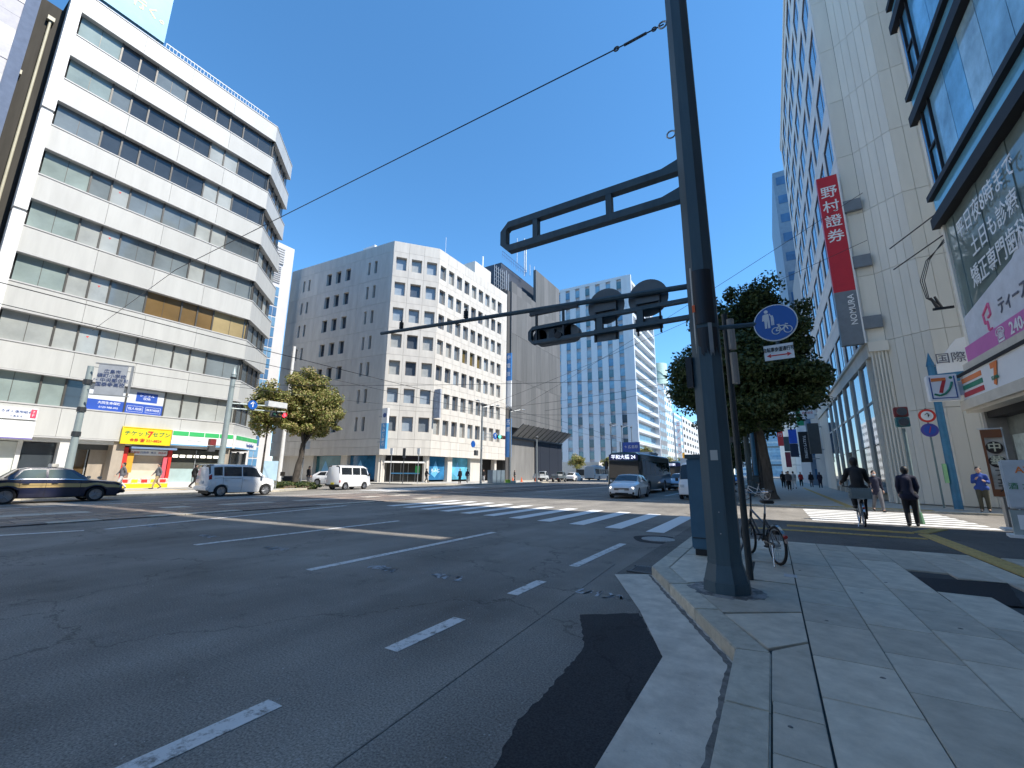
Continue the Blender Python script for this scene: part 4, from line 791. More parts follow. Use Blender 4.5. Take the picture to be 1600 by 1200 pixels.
# unseen block added behind the corner building, slanted to trim the sun band
B16 = thing('office_building', 'unseen block added behind the corner store to trim the sun band', 'building', T(24,40)); MB().prism([(13,24.9), (34,27.0), (34,28.4), (13,28.4)], .1, 46).build('wall', cb, B16, I4)
for lab, x0, x1, y0, y1, h in (('added left row block behind the viewpoint cutting sky fill',-62,-38.3,-50,-14.2,36), ('second added left row block behind the viewpoint cutting sky fill',-62,-38.3,-95,-51,30), ('added right row block behind the viewpoint cutting sky fill',5.4,30,-95,-41,34), ('added block closing the street far behind the viewpoint to cut sky fill',-60,30,-190,-170,40)):  # unseen blocks added to cut the sky light from behind
    t = thing('office_building', lab, 'building', T((x0+x1)/2,(y0+y1)/2)); MB().box(x0,x1,y0,y1,.1,h).build('wall', cb, t, I4); F = frame(x1,y0,0,1) if x0 < 0 else frame(x0,y1,0,-1)
    for i in range(8): MB().fb(.5, y1-y0-.5, 4+3.7*i, 5.9+3.7*i, 0, .05).build('window_band', pg[3], t, F)
# cables and spike brackets on the cream wall
def cable(label, pts, r=.015, sag=0, nm='cable', mat=black, cat='cable'):
    p = []
    for a, b in zip(pts[:-1], pts[1:]):
        for k in range(12):
            t = k/12; q = Vector(a).lerp(Vector(b), t); q.z -= sag*4*t*(1-t); p.append(tuple(q))
    p.append(tuple(pts[-1])); o = MB().tube(p, r, 5).build(nm, mat, None, I4); tag(o, label, cat); return o
for k in range(3):
    a = [(5.22,16.9,8.6-.05*k), (4.95-.04*k,17.4,8.2), (4.78-.05*k,17.55,7.6), (4.8-.03*k,17.55,7.0), (5.0,17.5,6.7)]; cable(['outer','middle','inner'][k]+' black cable looping from the clinic window to a bracket', a, .012)
t = thing('cable_bracket', 'black cable clamp on the side of the corner building', 'bracket', T(5.05,17.5,6.6)); MB().box(4.82,5.3,17.46,17.52,6.55,6.62).build('arm', black, t, I4); MB().cyl((4.95,17.5,6.62),(4.82,17.5,6.98),.06,.03).cyl((5.02,17.5,6.62),(4.92,17.5,7.0),.05,.03).build('clamp', black, t, I4)
for k, z in enumerate((8.6, 9.4)): o = MB().cyl((5.3,17.2,z+.25), (4.35,18.6,z-.05), .02).build('stay_rod', black, None, I4); tag(o, ['lower','upper'][k]+' thin black rod sticking out of the glazed corner', 'rod')
# store projecting sign
F = frame(0, 17.25, 1, 0); s = thing('projecting_sign', 'square white store sign with coloured numeral seven on the corner', 'sign', F @ T(4.6,0,3.6))
MB().fb(4.27, 4.93, 3.66, 4.44, -.12, .12).build('panel', swhite, s, F, bevel=.02); b = MB(); b.fb(4.32,4.35,3.72,4.38,.12,.125).fb(4.85,4.88,3.72,4.38,.12,.125).fb(4.32,4.88,3.72,3.75,.12,.125).build('border', dkblue, s, F)
MB().fprism([(4.36,4.34), (4.68,4.34), (4.68,4.26), (4.36,4.24)], .122, .135).build('numeral_bar', st[0], s, F); MB().fprism([(4.60,4.26), (4.68,4.26), (4.60,4.0), (4.57,3.88), (4.49,3.9), (4.53,4.05)], .122, .135).build('numeral_stem', st[2], s, F)
b = MB()
for a, c in zip([(4.38,3.86),(4.5,3.81),(4.62,3.86),(4.72,3.98),(4.78,4.12)], [(4.5,3.81),(4.62,3.86),(4.72,3.98),(4.78,4.12),(4.8,4.2)]): b.cyl((a[0],-.13,a[1]), (c[0],-.13,c[1]), .028, .028, 6)
b.cyl((4.79,-.125,4.33), (4.79,-.135,4.33), .04).build('green_swoosh', st[1], s, F); MB().fb(4.93, 5.35, 3.8, 4.2, -.08, .08).build('bracket', M('bracket_grey', (.42,.44,.48), .5), s, F)
# banner flag and stand signs before the store
t = thing('banner_flag', 'brown and cream food banner on a white pole by the store', 'banner', T(5.1,16.2,PZ)); F = frame(5.08, 16.2, 1, -.15) @ T(-5.22,0,0)
MB().cyl((5.42,0,PZ),(5.42,0,2.75),.015).cyl((4.98,0,2.72),(5.45,0,2.72),.012).build('pole', white, t, F)
ban = MB(); n = 10
for k in range(n):
    a, c = 2.7-1.75*k/n, 2.7-1.75*(k+1)/n; o1, o2 = .03*math.sin(k*.9), .03*math.sin((k+1)*.9); ban.quad((5.02,o1,a),(5.02,o2,c),(5.40,o2*.2,c),(5.40,o1*.2,a)); ban.quad((5.02,o1+.006,a),(5.40,o1*.2+.006,a),(5.40,o2*.2+.006,c),(5.02,o2+.006,c))
ban.build('cloth', M('banner_cloth', (.62,.55,.46), .8, var=.3, scale=3), t, F); bb = M('banner_brown', (.28,.10,.04), .7)
MB().fb(5.02,5.40,2.48,2.69,.035,.04).fb(5.02,5.40,.97,1.15,.035,.04).fb(5.02,5.07,1.15,2.48,.035,.04).build('border', bb, t, F)
for k in range(2): MB().cyl((5.22,-.04,2.22-.36*k),(5.22,-.045,2.22-.36*k),.16,.16,18).build('disc', M('banner_black', (.05,.03,.02), .7), t, F)
for k, ch in enumerate('中華フェア'): text(ch, F, 5.22, 2.22-.36*k if k < 2 else 1.56-.2*(k-2), .05, .26 if k < 2 else .2, M('banner_cream', (.8,.72,.5), .7, var=0) if k < 2 else blk, t, .02)
MB().box(5.05,5.75,-.3,.3,PZ,PZ+.06).cyl((5.42,0,PZ+.06),(5.42,0,PZ+.2),.17,.12,14).build('base', white, t, F)
t = thing('stand_sign', 'grey stand sign with green lettering at the right edge', 'sign', T(5.0,14.6,PZ)); F = frame(4.98, 14.6, 1, -.2) @ T(-5.37,0,0)
MB().fb(5.0, 5.75, .75, 1.85, -.08, .08).build('panel', M('stand_grey', (.55,.58,.60), .5), t, F, bevel=.03); MB().fb(5.0, 5.75, PZ, .72, -.08, .08).build('lower_panel', M('stand_grey2', (.34,.38,.36), .5), t, F)
text('ATM', F, 5.42, 1.62, .09, .2, st[0], t, .02); text('酒 たばこ', F, 5.4, 1.25, .09, .16, sgreen, t); MB().fb(5.1,5.65,.3,.62,.08,.09).build('notice', swhite, t, F); MB().fb(5.2,5.5,.33,.45,.09,.095).build('red_notice', red, t, F); MB().fb(4.9,5.85,PZ-.01,PZ+.05,-.25,.25).build('foot', white, t, F)
# blue street name post and small posts at the side street
bluep = M('post_blue', (.035,.17,.30), .45, var=.2); t = thing('street_name_post', 'tall blue post with a white street name arm before the cream wall', 'sign post', T(6.5,25.4,PZ))
MB().cyl((6.55,25.4,PZ),(6.55,25.4,6.3),.15,.13,12).build('post', bluep, t, I4, smooth=40); MB().cyl((6.55,25.4,6.3),(6.55,25.4,6.95),.16,.0,8).build('spike_cap', bluep, t, I4); F = frame(6.55, 25.35, 1, 0)
MB().fb(.1,.6,5.5,6.25,-.05,.05).build('collar_panel', bluep, t, F); MB().fprism([(.15,5.9),(.15,6.35),(.95,7.4),(1.9,7.6),(1.9,6.0)], -.06, .06).build('name_panel', swhite, t, F); MB().fprism([(.1,5.5),(.1,5.9),(1.9,6.0),(1.9,5.6)], -.07, .07).build('blue_band', bluep, t, F)
text('国際会議', F, 1.15, 6.55, .08, .5, lg, t); text('Kokusai', F, 1.0, 5.74, .08, .26, swhite, t); MB().fb(-.28,-.16,1.2,2.0,-.02,.1).build('small_plate', M('plate_green', (.25,.5,.25), .5), t, F)
pgreen = M('post_grey_green', (.16,.22,.22), .5); t = thing('pedestrian_signal', 'pedestrian signal with red and green lamp boxes on a grey post', 'signal', T(3.85,18.6,PZ))
MB().cyl((3.85,18.6,.0),(3.85,18.6,3.0),.06,.05,10).build('post', pgreen, t, I4, smooth=40); MB().cyl((3.85,18.6,.0),(3.85,18.6,.35),.12,.08,10).build('foot', M('foot_green', (.10,.22,.12), .6), t, I4)
MB().box(3.68,4.02,18.45,18.7,3.05,3.36).build('lower_lamp_box', M('lamp_teal', (.04,.16,.17), .4), t, I4, bevel=.02); MB().box(3.68,4.02,18.45,18.7,3.38,3.70).build('upper_lamp_box', M('lamp_red_off', (.20,.03,.03), .4), t, I4, bevel=.02)
for z in (3.2,3.54): MB().cyl((4.0,18.44,z),(3.7,18.44,z),.0) if False else MB().cyl((3.85,18.46,z),(3.85,18.38,z),.13,.13,14).build('visor', darkgrey, t, I4)
t = thing('road_sign_post', 'thin post with two small round signs before the cream wall', 'sign post', T(6.25,26,PZ)); MB().cyl((6.25,26,PZ),(6.25,26,4.5),.035).build('post', pgreen, t, I4)
for z, m in ((4.15, red), (3.5, M('sign_violet', (.08,.07,.32), .5))): MB().cyl((6.25,25.95,z),(6.25,25.93,z),.3,.3,20).build('sign_rim', m, t, I4); MB().cyl((6.25,25.93,z),(6.25,25.925,z),.21,.21,20).build('sign_face', swhite if m is red else blue, t, I4)
text('↑', frame(6.25,25.9,1,0), 0, 4.15, .02, .3, blk, t); text('/', frame(6.25,25.9,1,0), 0, 3.5, .02, .4, red, t)
# ================================================================== STREET FURNITURE
# main steel pole with its two gantries
P = thing('steel_pole', 'large octagonal blue green steel pole at the kerb with two sign arms', 'pole', T(-.58,5.85,PZ)); PX, PY = -.58, 5.85
def octo(b, z0, z1, r0, r1): b.cyl((PX,PY,z0),(PX,PY,z1),r0,r1,8,rot=.5); return b
octo(MB(), .48, 9.6, .192, .16).build('shaft', polegreen, P, I4); octo(MB(), PZ+.16, .48, .20, .195).build('shaft_sleeve', polegreen, P, I4)
octo(octo(MB(), PZ, PZ+.12, .26, .255), PZ+.12, PZ+.30, .248, .20).build('base_flange', polegreen, P, I4)
MB().box(PX-.25,PX-.175,PY-.12,PY-.02,2.55,2.95).build('junction_box', black, P, I4)
def arm(z_hi, z_lo, xt, th, dep, struts, nm, par, y=PY, c=.16, gus=True):
    b = MB(); x0 = PX-.16
    b.box(x0, xt+c, y-dep/2, y+dep/2, z_hi-th, z_hi).box(x0, xt+c, y-dep/2, y+dep/2, z_lo, z_lo+th)
    b.box(xt, xt+th, y-dep/2, y+dep/2, z_lo+c, z_hi-c)
    for s_ in (1, -1):                     # chamfered tip
        za, zb = (z_hi, z_hi-c) if s_ > 0 else (z_lo, z_lo+c); zi, zj = za-s_*th, zb
        poly = [(xt+c,za),(xt,zb),(xt+th,zb),(xt+c,zi)] if s_ > 0 else [(xt+c,za),(xt+c,zi),(xt+th,zb),(xt,zb)]
        n = len(poly); i = len(b.v)
        b.v += [(p[0],y-dep/2,p[1]) for p in poly]+[(p[0],y+dep/2,p[1]) for p in poly]
        b.f += [tuple(i+k for k in range(n)), tuple(i+n+k for k in reversed(range(n)))]+[(i+(k+1)%n,i+k,i+n+k,i+n+(k+1)%n) for k in range(n)]; b.mi += [0]*(n+2)
    o = b.build(nm, polegreen, par, I4)
    for sx in struts: MB().box(sx-.045, sx+.045, y-dep/2+.004, y+dep/2-.004, z_lo+th, z_hi-th).build('strut', polegreen, o, I4)
    for z in (z_hi, z_lo+th) if gus else (): MB().prism([(x0+.02,y-.05),(x0+.02,y+.05),(x0-.35,y+.03),(x0-.35,y-.03)], z, z+.001).build('gusset', polegreen, o, I4); MB().quad((x0+.02,y,z),(x0-.4,y,z),(x0+.02,y,z+.13)).quad((x0+.02,y+.01,z),(x0+.02,y+.01,z+.13),(x0-.4,y+.01,z)).build('gusset', polegreen, o, I4)
    return o
arm(5.86, 5.28, -3.78, .12, .13, (-1.78,-3.08), 'upper_arm', P)
arm(3.80, 3.50, -3.22, .055, .08, (-1.4,-2.0), 'lower_arm', P, c=.08, gus=False)
MB().cyl((PX-.15,PY,3.97),(-6.78,PY,4.30),.042,.036,8).build('long_boom', polegreen, P, I4)
for x, z in ((-3.08,4.15), (-2.6,4.12)): MB().box(x-.015,x+.015,PY-.02,PY+.02,3.55,z-.03).build('hanger', poledark, P, I4)
MB().box(-3.2,-2.35,PY-.03,PY+.03,4.0,4.06).build('cable_tray', poledark, P, I4)
for x, z in ((-4.55,4.2), (-6.2,4.28)):
    q = MB()
    for k in range(4): q.cyl((x,PY,z+.03+.035*k),(x,PY,z+.05+.035*k),.045,.045,10)
    q.cyl((x,PY,z),(x,PY,z+.2),.018); q.build('insulator', poledark, P, I4)
backm = M('sign_back_grey', (.13,.145,.15), .5, .3, .15)
for x in (-1.30,-1.93):
    s = thing('round_sign_back', ['back of the round sign nearest the pole on the lower arm','back of the round sign farther out on the lower arm'][x < -1.5], 'sign', T(x,PY+.1,3.5))
    MB().cyl((x,PY+.09,3.96),(x,PY+.11,3.96),.285,.285,32).build('disc', backm, s, I4); MB().box(x-.17,x+.17,PY+.04,PY+.085,3.87,4.05).build('back_plate', backm, s, I4)
    for u in (-.17,.15): MB().box(x+u,x+u+.025,PY+.05,PY+.08,3.4,4.05).build('rail', poledark, s, I4)
    MB().box(x-.19,x+.19,PY+.05,PY+.08,3.40 if x < -1.5 else 3.46,3.60 if x < -1.5 else 3.64).build('plate', backm, s, I4)
s = thing('traffic_signal', 'back of the horizontal traffic signal hung on the lower arm', 'signal', T(-2.8,PY+.14,3.5)); q = MB().box(-3.05,-2.5,PY+.06,PY+.2,3.5,3.76); q.cyl((-3.05,PY+.06,3.63),(-3.05,PY+.2,3.63),.13,.13,16).cyl((-2.5,PY+.06,3.63),(-2.5,PY+.2,3.63),.13,.13,16).build('housing', backm, s, I4)
MB().box(-2.86,-2.76,PY-.0,PY+.06,3.55,3.72).build('mount', poledark, s, I4); MB().cyl((-2.68,PY-.05,3.58),(-2.68,PY+.06,3.58),.06).build('camera_pod', black, s, I4)
hx = PX+.0; F = frame(PX, PY, 1, 0)
for k, a in enumerate((-90,)):
    ang = R(a); fr = T(PX,PY,0) @ RZ(ang+R(90)); h_ = MB().fb(-.05,.05,.75,1.05,.165,.183).build('access_hatch', polegreen, P, fr, bevel=.004)
    for z in (.78,1.02): MB().cyl((0,-.18,z),(0,-.189,z),.007,.007,6).build('bolt', steel, h_, fr)
fr = T(PX,PY,0) @ RZ(R(-90)+R(90)); MB().fb(-.04,.04,1.62,1.74,.16,.1785).build('number_plate', M('pole_plate', (.5,.5,.46), .5), P, fr)
for k in range(8):
    a = math.pi/4*(k+.5); MB().cyl((PX+0.255*math.cos(a)*.96,PY+0.255*math.sin(a)*.96,PZ+.0),(PX+0.255*math.cos(a)*.96,PY+0.255*math.sin(a)*.96,PZ+.05),.012,.012,6).build('anchor_bolt', steel, P, I4)
# eye ring and tensioner of the span wire
MB().torus((PX-.22,PY,6.43),(0,1,0),.06,.012).build('eye_ring', steel, P, I4); MB().torus((PX-.22,PY,8.47),(0,1,0),.06,.014).build('eye_ring', steel, P, I4)
wirem = M('wire_dark', (.03,.033,.038), .5)
o = cable('long span wire running left from the top of the steel pole', [(PX-.2,PY,8.47), (-1.7,PY,8.46), (-18,PY,8.62), (-33,7.4,9.3)], .011, 0, 'span_wire', wirem, 'wire')
t = thing('wire_tensioner', 'turnbuckle and rings on the span wire near the pole', 'turnbuckle', T(-1.2,PY,8.4)); MB().cyl((-1.05,PY,8.47),(-1.42,PY,8.455),.022,.022,8).build('barrel', darkgrey, t, I4); MB().torus((-.93,PY,8.47),(0,1,0),.035,.01).torus((-1.55,PY,8.46),(0,1,0),.04,.012).build('ring', darkgrey, t, I4)
# torn poster frame remains on the pole
t = thing('torn_sleeve', 'torn black sleeve and tape wrapped round the steel pole', 'sleeve', T(PX,PY,3.1)); r_ = .226
def sleeve(a0, a1, z0, z1, jagb, mat, nm, rr_=.004):
    b = MB(); n = 8; rnd = random.Random(int(a0*10)+int(z0*7))
    for k in range(n):
        t0, t1 = a0+(a1-a0)*k/n, a0+(a1-a0)*(k+1)/n; rp = .190-.0035*(z0-.48)+rr_+.004; zb0, zb1 = z0+jagb*rnd.random(), z0+jagb*rnd.random(); rt = .190-.0035*(z1-.48)+rr_+.004
        b.quad((PX+rp*math.cos(t0),PY+rp*math.sin(t0),zb0),(PX+rp*math.cos(t1),PY+rp*math.sin(t1),zb1),(PX+rt*math.cos(t1),PY+rt*math.sin(t1),z1),(PX+rt*math.cos(t0),PY+rt*math.sin(t0),z1))
    return b.build(nm, mat, t, I4)
sleeve(-2.0,-.7,3.35,4.1,.0,M('sleeve_black', (.012,.016,.022), .45),'upper_wrap'); sleeve(-1.95,-.6,2.85,3.3,.25,M('sleeve_black2', (.016,.018,.022), .5),'lower_wrap')
sleeve(-2.15,-2.05,2.95,4.15,.3,M('tape_pale', (.55,.55,.52), .6),'tape_edge',.012); sleeve(-1.25,-1.0,2.9,3.35,.1,M('tape_grey', (.30,.31,.31), .6),'tape_edge',.012); sleeve(-2.15,-1.95,3.52,3.62,.0,M('tape_orange', (.75,.12,.03), .6),'tape_tab',.016)
# round shared path sign on a short arm to the right
F = frame(0, 5.95, 1, -.12); s = thing('shared_path_sign', 'round blue pedestrian and bicycle sign with a red arrow plate', 'sign', T(.2,5.95,2.8))
MB().cyl((PX+.1,PY,3.32),(.05,5.98,3.33),.03,.03,8).build('arm', polegreen, s, I4); cx, cz = .215, 3.30
MB().cyl((cx,.0,cz),(cx,.02,cz),.235,.235,40).build('rim', swhite, s, F); MB().cyl((cx,-.006,cz),(cx,.0,cz),.222,.222,40).build('blue_face', M('sign_traffic_blue', (.012,.10,.42), .35, var=.04), s, F)
pic = MB(); y_ = -.010; W_ = M('sign_pictogram', (.75,.78,.80), .5, var=0); pic.cyl((cx-.085,y_-.001,cz+.155),(cx-.085,y_+.001,cz+.155),.022,.022,14).cyl((cx-.025,y_-.001,cz+.085),(cx-.025,y_+.001,cz+.085),.013,.013,12)
def pl(*pts): pic.fprism([(cx+a,cz+c) for a, c in pts], .007, .010)
pl((-.115,.03),(-.055,.03),(-.06,.125),(-.11,.125)); pl((-.112,-.06),(-.09,-.06),(-.082,.035),(-.112,.035)); pl((-.078,-.06),(-.055,-.06),(-.055,.035),(-.08,.035)); pl((-.135,.04),(-.118,.04),(-.108,.12),(-.125,.115)); pl((-.055,.12),(-.03,.05),(-.022,.055),(-.045,.125))
pl((-.042,.02),(-.008,.02),(-.01,.072),(-.04,.072)); pl((-.04,-.03),(-.027,-.03),(-.025,.022),(-.04,.022)); pl((-.022,-.03),(-.01,-.03),(-.01,.022),(-.023,.022))
for ox in (.0,.125): pic.torus((cx+ox,y_,cz-.11),(0,1,0),.042,.0055,20,6)
for a, c in (((0,-.11),(.035,-.05)), ((.035,-.05),(.105,-.055)), ((.105,-.055),(.125,-.11)), ((.06,-.11),(.105,-.055)), ((.06,-.11),(.03,-.04)), ((0,-.11),(.06,-.11)), ((.1,-.035),(.13,-.045)), ((.015,-.035),(.045,-.035))): pic.cyl((cx+a[0],y_,cz+a[1]),(cx+c[0],y_,cz+c[1]),.0065,.0065,6)
pic.build('pictogram', W_, s, F)
MB().fb(cx-.155,cx+.155,2.83,3.02,-.01,.0).build('plate', swhite, s, F); text('自転車歩道通行可', F, cx, 2.955, .003, .062, blk, s, .006, sx=.66)
MB().fprism([(cx-.13,2.885),(cx-.085,2.91),(cx-.085,2.892),(cx+.085,2.892),(cx+.085,2.91),(cx+.13,2.885),(cx+.085,2.86),(cx+.085,2.878),(cx-.085,2.878),(cx-.085,2.86)], .0, .004).build('red_arrow', red, s, F); MB().cyl((cx,.0,2.83),(cx,.0,3.3),.02).build('mount_bar', polegreen, s, F @ T(0,.03,0))
# second thin post with its own lantern box behind the pole
t = thing('thin_post', 'slim green post close behind the steel pole', 'post', T(-.375,6.6,PZ)); MB().cyl((-.375,6.6,PZ),(-.375,6.6,3.75),.042,.038,10).build('post', poledark, t, I4, smooth=40)
for z0, z1 in ((2.9,3.35),(3.4,3.85)): MB().cyl((-.31,6.58,z0-.2),(-.31,6.58,z1-.2),.05,.05,10).build('conduit', M('conduit_grey', (.34,.33,.31), .5), t, I4)
t = thing('utility_cabinet', 'blue green steel utility cabinet behind the steel pole', 'cabinet', T(-1.2,8.2,PZ)); MB().box(-1.27,-.85,8.0,8.5,PZ+.1,1.72).build('body', M('cabinet_blue', (.05,.13,.20), .45, var=.12), t, I4, bevel=.02); MB().box(-1.29,-.83,7.98,8.52,1.72,1.79).build('lid', polegreen, t, I4); MB().box(-1.23,-.89,8.04,8.46,PZ,PZ+.1).build('plinth', black, t, I4)
b = MB().box(-1.25,-.87,7.985,8.0,.4,.42).build('door_seam', poledark, t, I4)
# ------------------------------------------------ poles on the far side
greyp = M('pole_sage', (.30,.36,.36), .5, .2, .1)
t = thing('signal_pole', 'pointed grey signal pole by the sunlit corner with a red traffic light', 'signal', T(-31.2,14.4,PZ)); MB().cyl((-31.2,14.4,PZ),(-31.2,14.4,7.9),.2,.15,14).build('post', greyp, t, I4, smooth=40); MB().cyl((-31.2,14.4,7.9),(-31.2,14.4,8.5),.17,.0,12).build('spike_cap', greyp, t, I4); MB().cyl((-31.2,14.4,7.6),(-31.2,14.4,7.7),.19,.19,14).build('band', black, t, I4)
for z in (6.05,5.7): MB().cyl((-31.2,14.4,z-.15),(-30.6,18.0,z),.05,.04,8).build('signal_arm', greyp, t, I4)
MB().box(-30.95,-30.45,16.6,18.0,5.95,6.35).build('lane_sign_box', M('signal_white', (.55,.57,.57), .5), t, I4)
q = MB().box(-30.75,-30.45,16.9,18.1,5.25,5.62).build('signal_housing', darkgrey, t, I4, bevel=.05)
for k, (c, e) in enumerate((((.6,.02,.02),(1,.02,.03)), ((.10,.08,.02),None), ((.02,.09,.06),None))):
    m = M('signal_lamp_%d' % k, c, .3, var=0, emit=(e, 6.) if e else None); y = 17.85-.37*k; MB().cyl((-30.5,y,5.44),(-30.43,y,5.44),.14,.14,16).build('signal_lamp', m, q, I4); MB().cyl((-30.45,y,5.5),(-30.3,y,5.5),.155,.16,16,cap=False).build('visor', darkgrey, q, I4)
F = frame(-30.9, 15.4, 0, 1); MB().cyl((.35,-.05,5.95),(.35,.0,5.95),.32,.32,20).build('round_sign', M('sign_traffic_blue', (.012,.10,.42), .35), t, F); text('↑', F, .35, 5.95, .06, .5, swhite, t, .02)
q = MB().box(-31.05,-30.75,13.4,13.75,3.0,3.4).build('pedestrian_lamp', M('lamp_red_off', (.20,.03,.03), .4), t, I4); MB().box(-31.05,-30.75,13.4,13.75,2.6,2.97).build('pedestrian_lamp', darkgrey, t, I4); MB().cyl((-31.2,14.4,3.0),(-30.9,13.7,3.0),.03).build('bracket', greyp, t, I4)
t = thing('direction_sign_pole', 'leaning-board direction sign on a pale pole at the far left', 'sign post', T(-31.2,7.25,PZ)); MB().cyl((-31.2,7.25,PZ),(-31.2,7.25,6.9),.17,.13,14).build('post', greyp, t, I4, smooth=40)
for z in (5.9,4.4,3.1): MB().cyl((-31.2,7.25,z),(-31.2,7.25,z+.25),.19,.185,14).build('band', M('band_black', (.03,.035,.04), .5), t, I4)
F = frame(-30.7, 7.3, .5, .87); MB().fb(.15,1.35,5.35,7.0,-.05,.03).build('board', M('board_grey', (.33,.36,.40), .5), t, F); text('広島市\n袋町小学校\n← 中央郵便局\n国泰寺高校', F, .75, 6.25, .04, .24, M('letter_navy', (.06,.09,.20), .5, var=0), t, .01)
MB().fb(1.5,1.6,5.5,7.05,-.05,.05).fb(.0,1.6,7.0,7.06,-.04,.04).fb(.0,1.6,5.3,5.36,-.04,.04).build('board_frame', steel, t, F)
def lamp_pole(label, x, y, h, arms, nm='street_lamp'):
    t = thing(nm, label, 'street lamp', T(x,y,PZ)); MB().cyl((x,y,PZ),(x,y,h),.14,.1,10).build('post', M('pole_mid', (.20,.225,.235), .5), t, I4, smooth=40); MB().sphere((x,y,h+.15),.24).build('cap', darkgrey, t, I4)
    for s_ in arms: MB().cyl((x,y,h-.2),(x+.6,y+s_*1.6,h+.25),.04).build('lamp_arm', steel, t, I4); MB().sphere((x+.8,y+s_*2.2,h+.3),.5,10,6,.25,1.,.18).build('lamp_head', steel, t, I4)
    return t
t = lamp_pole('street lamp pole with signals before the bank', -30.2, 42.8, 9.6, (-1,1)); MB().cyl((-30.2,42.8,6.2),(-29.9,46.2,6.2),.04).cyl((-30.2,42.8,5.75),(-29.9,46.2,5.8),.04).build('signal_arm', steel, t, I4)
q = MB().box(-30.0,-29.7,45.8,47.6,5.75,6.2).build('signal_housing', darkgrey, t, I4, bevel=.05)
for k, (c, e) in enumerate((((.02,.5,.3),(.05,1,.6)), ((.12,.08,.02),None), ((.12,.02,.02),None))): MB().cyl((-29.7,46.1+.55*k,5.98),(-29.62,46.1+.55*k,5.98),.17,.17,14).build('signal_lamp', M('bank_lamp_%d' % k, c, .3, var=0, emit=(e,4.) if e else None), q, I4)
F = frame(-29.75, 45.3, 0, 1); MB().cyl((-.15,0,6.0),(-.15,.05,6.0),.42,.42,20).build('round_sign', M('sign_traffic_blue', (.012,.10,.42), .35), t, F); text('↑', F, -.15, 6.0, .02, .6, swhite, t, .02)
F = frame(-29.9, 41.2, 0, 1); MB().cyl((-.5,0,4.7),(-.5,.05,4.7),.4,.4,20).build('round_sign', M('sign_traffic_blue', (.012,.10,.42), .35), t, F); MB().fb(-.2,.3,3.4,4.0,-.1,.15).build('pedestrian_lamp', darkgrey, t, F); MB().fb(-.6,1.6,4.3,4.36,-.02,.02).build('bracket', steel, t, F)
lamp_pole('street lamp pole before the netted building', -30.2, 49.6, 9.9, (-1,1)); lamp_pole('slim dark pole before the navy hoarding', -30.3, 57.5, 6.6, ())
lamp_pole('first lamp pole along the far left kerb', -28.6, 88, 11.5, (-1,1)); lamp_pole('second lamp pole along the far left kerb', -28.6, 96, 12, (1,)); lamp_pole('third lamp pole along the far left kerb', -28.6, 104, 12.5, (-1,))
# parked box cabinets, bollards, cones by the bank
t = thing('utility_cabinet', 'row of blue grey cabinets at the kerb before the bank', 'cabinet', T(-30.4,47,PZ))
for k in range(3): MB().box(-31.0,-30.2,45.4+1.0*k,46.3+1.0*k,PZ,1.75).build('cabinet_body', M('cabinet_grey_blue', (.16,.21,.25), .5), t, I4, bevel=.02)
cone = MB().cyl((0,0,.03),(0,0,.7),.17,.03,12); cone.cm = 1; cone.box(-.2,.2,-.2,.2,0,.03); cme = cone.mesh('traffic_cone', [M('cone_orange', (.75,.14,.04), .5), M('cone_base', (.5,.08,.02), .6)])
for k, (y, lab) in enumerate(((52.5,'nearest orange cone before the netted building'), (55,'middle orange cone before the netted building'), (59.5,'farthest orange cone before the netted building'))): tag(inst(cme, 'traffic_cone', None, T(-31.5,y,PZ)), lab, 'cone', 'cones by the netted building')
t = thing('construction_barrier', 'yellow green and cream barrier block at the kerb', 'barrier', T(-29.9,49,PZ)); MB().box(-30.1,-29.7,48.2,48.9,PZ,.55).build('green_end', M('barrier_green', (.45,.6,.05), .6), t, I4); MB().box(-30.1,-29.7,48.9,50.3,PZ,.4).build('block', M('cream_block', (.6,.56,.45), .7), t, I4)
# notice board, slim poles and small signs by the left tree
t = thing('notice_board', 'pale blue notice board on four legs beside the tree', 'notice board', T(-30.6,17.6,PZ)); F = frame(-30.4, 17.3, .35, .94)
MB().fb(-.45,.45,.75,2.1,-.04,.04).build('board', M('board_pale_blue', (.40,.56,.66), .5), t, F)
for u in (-.45,-.2,.2,.45): MB().fb(u-.02,u+.02,PZ,.75,-.03,.03).build('leg', steel, t, F)
t = thing('road_sign_post', 'slim pole with a white square plate behind the left tree', 'sign post', T(-33,21.4,PZ)); MB().cyl((-33,21.4,PZ),(-33,21.4,4.0),.04).build('post', steel, t, I4); MB().box(-32.95,-32.9,21.0,21.8,3.2,3.9).build('plate', swhite, t, I4)
t = thing('concrete_pole', 'white concrete utility pole rising behind the left tree', 'utility pole', T(-45,27,PZ)); MB().cyl((-45,26.6,0),(-45,26.6,15.2),.24,.17,12).build('post', M('pole_concrete', (.62,.62,.60), .7), t, I4, smooth=40)
for k, (x, y, lab) in enumerate(((-37.5,35.2,'left small sign pole at the shaded side of the bank'), (-36.2,35.9,'dark signal pole at the shaded side of the bank'), (-34.6,36.6,'right pale sign pole at the shaded corner of the bank'))):
    t = thing('road_sign_post', lab, 'sign post', T(x,y,PZ)); MB().cyl((x,y,PZ),(x,y,3.9),.045).build('post', [steel, darkgrey, steel][k], t, I4); MB().box(x-.2,x+.2,y-.06,y+.02,3.0 if k == 1 else 3.4,4.1).build('plate', [swhite, darkgrey, swhite][k], t, I4)
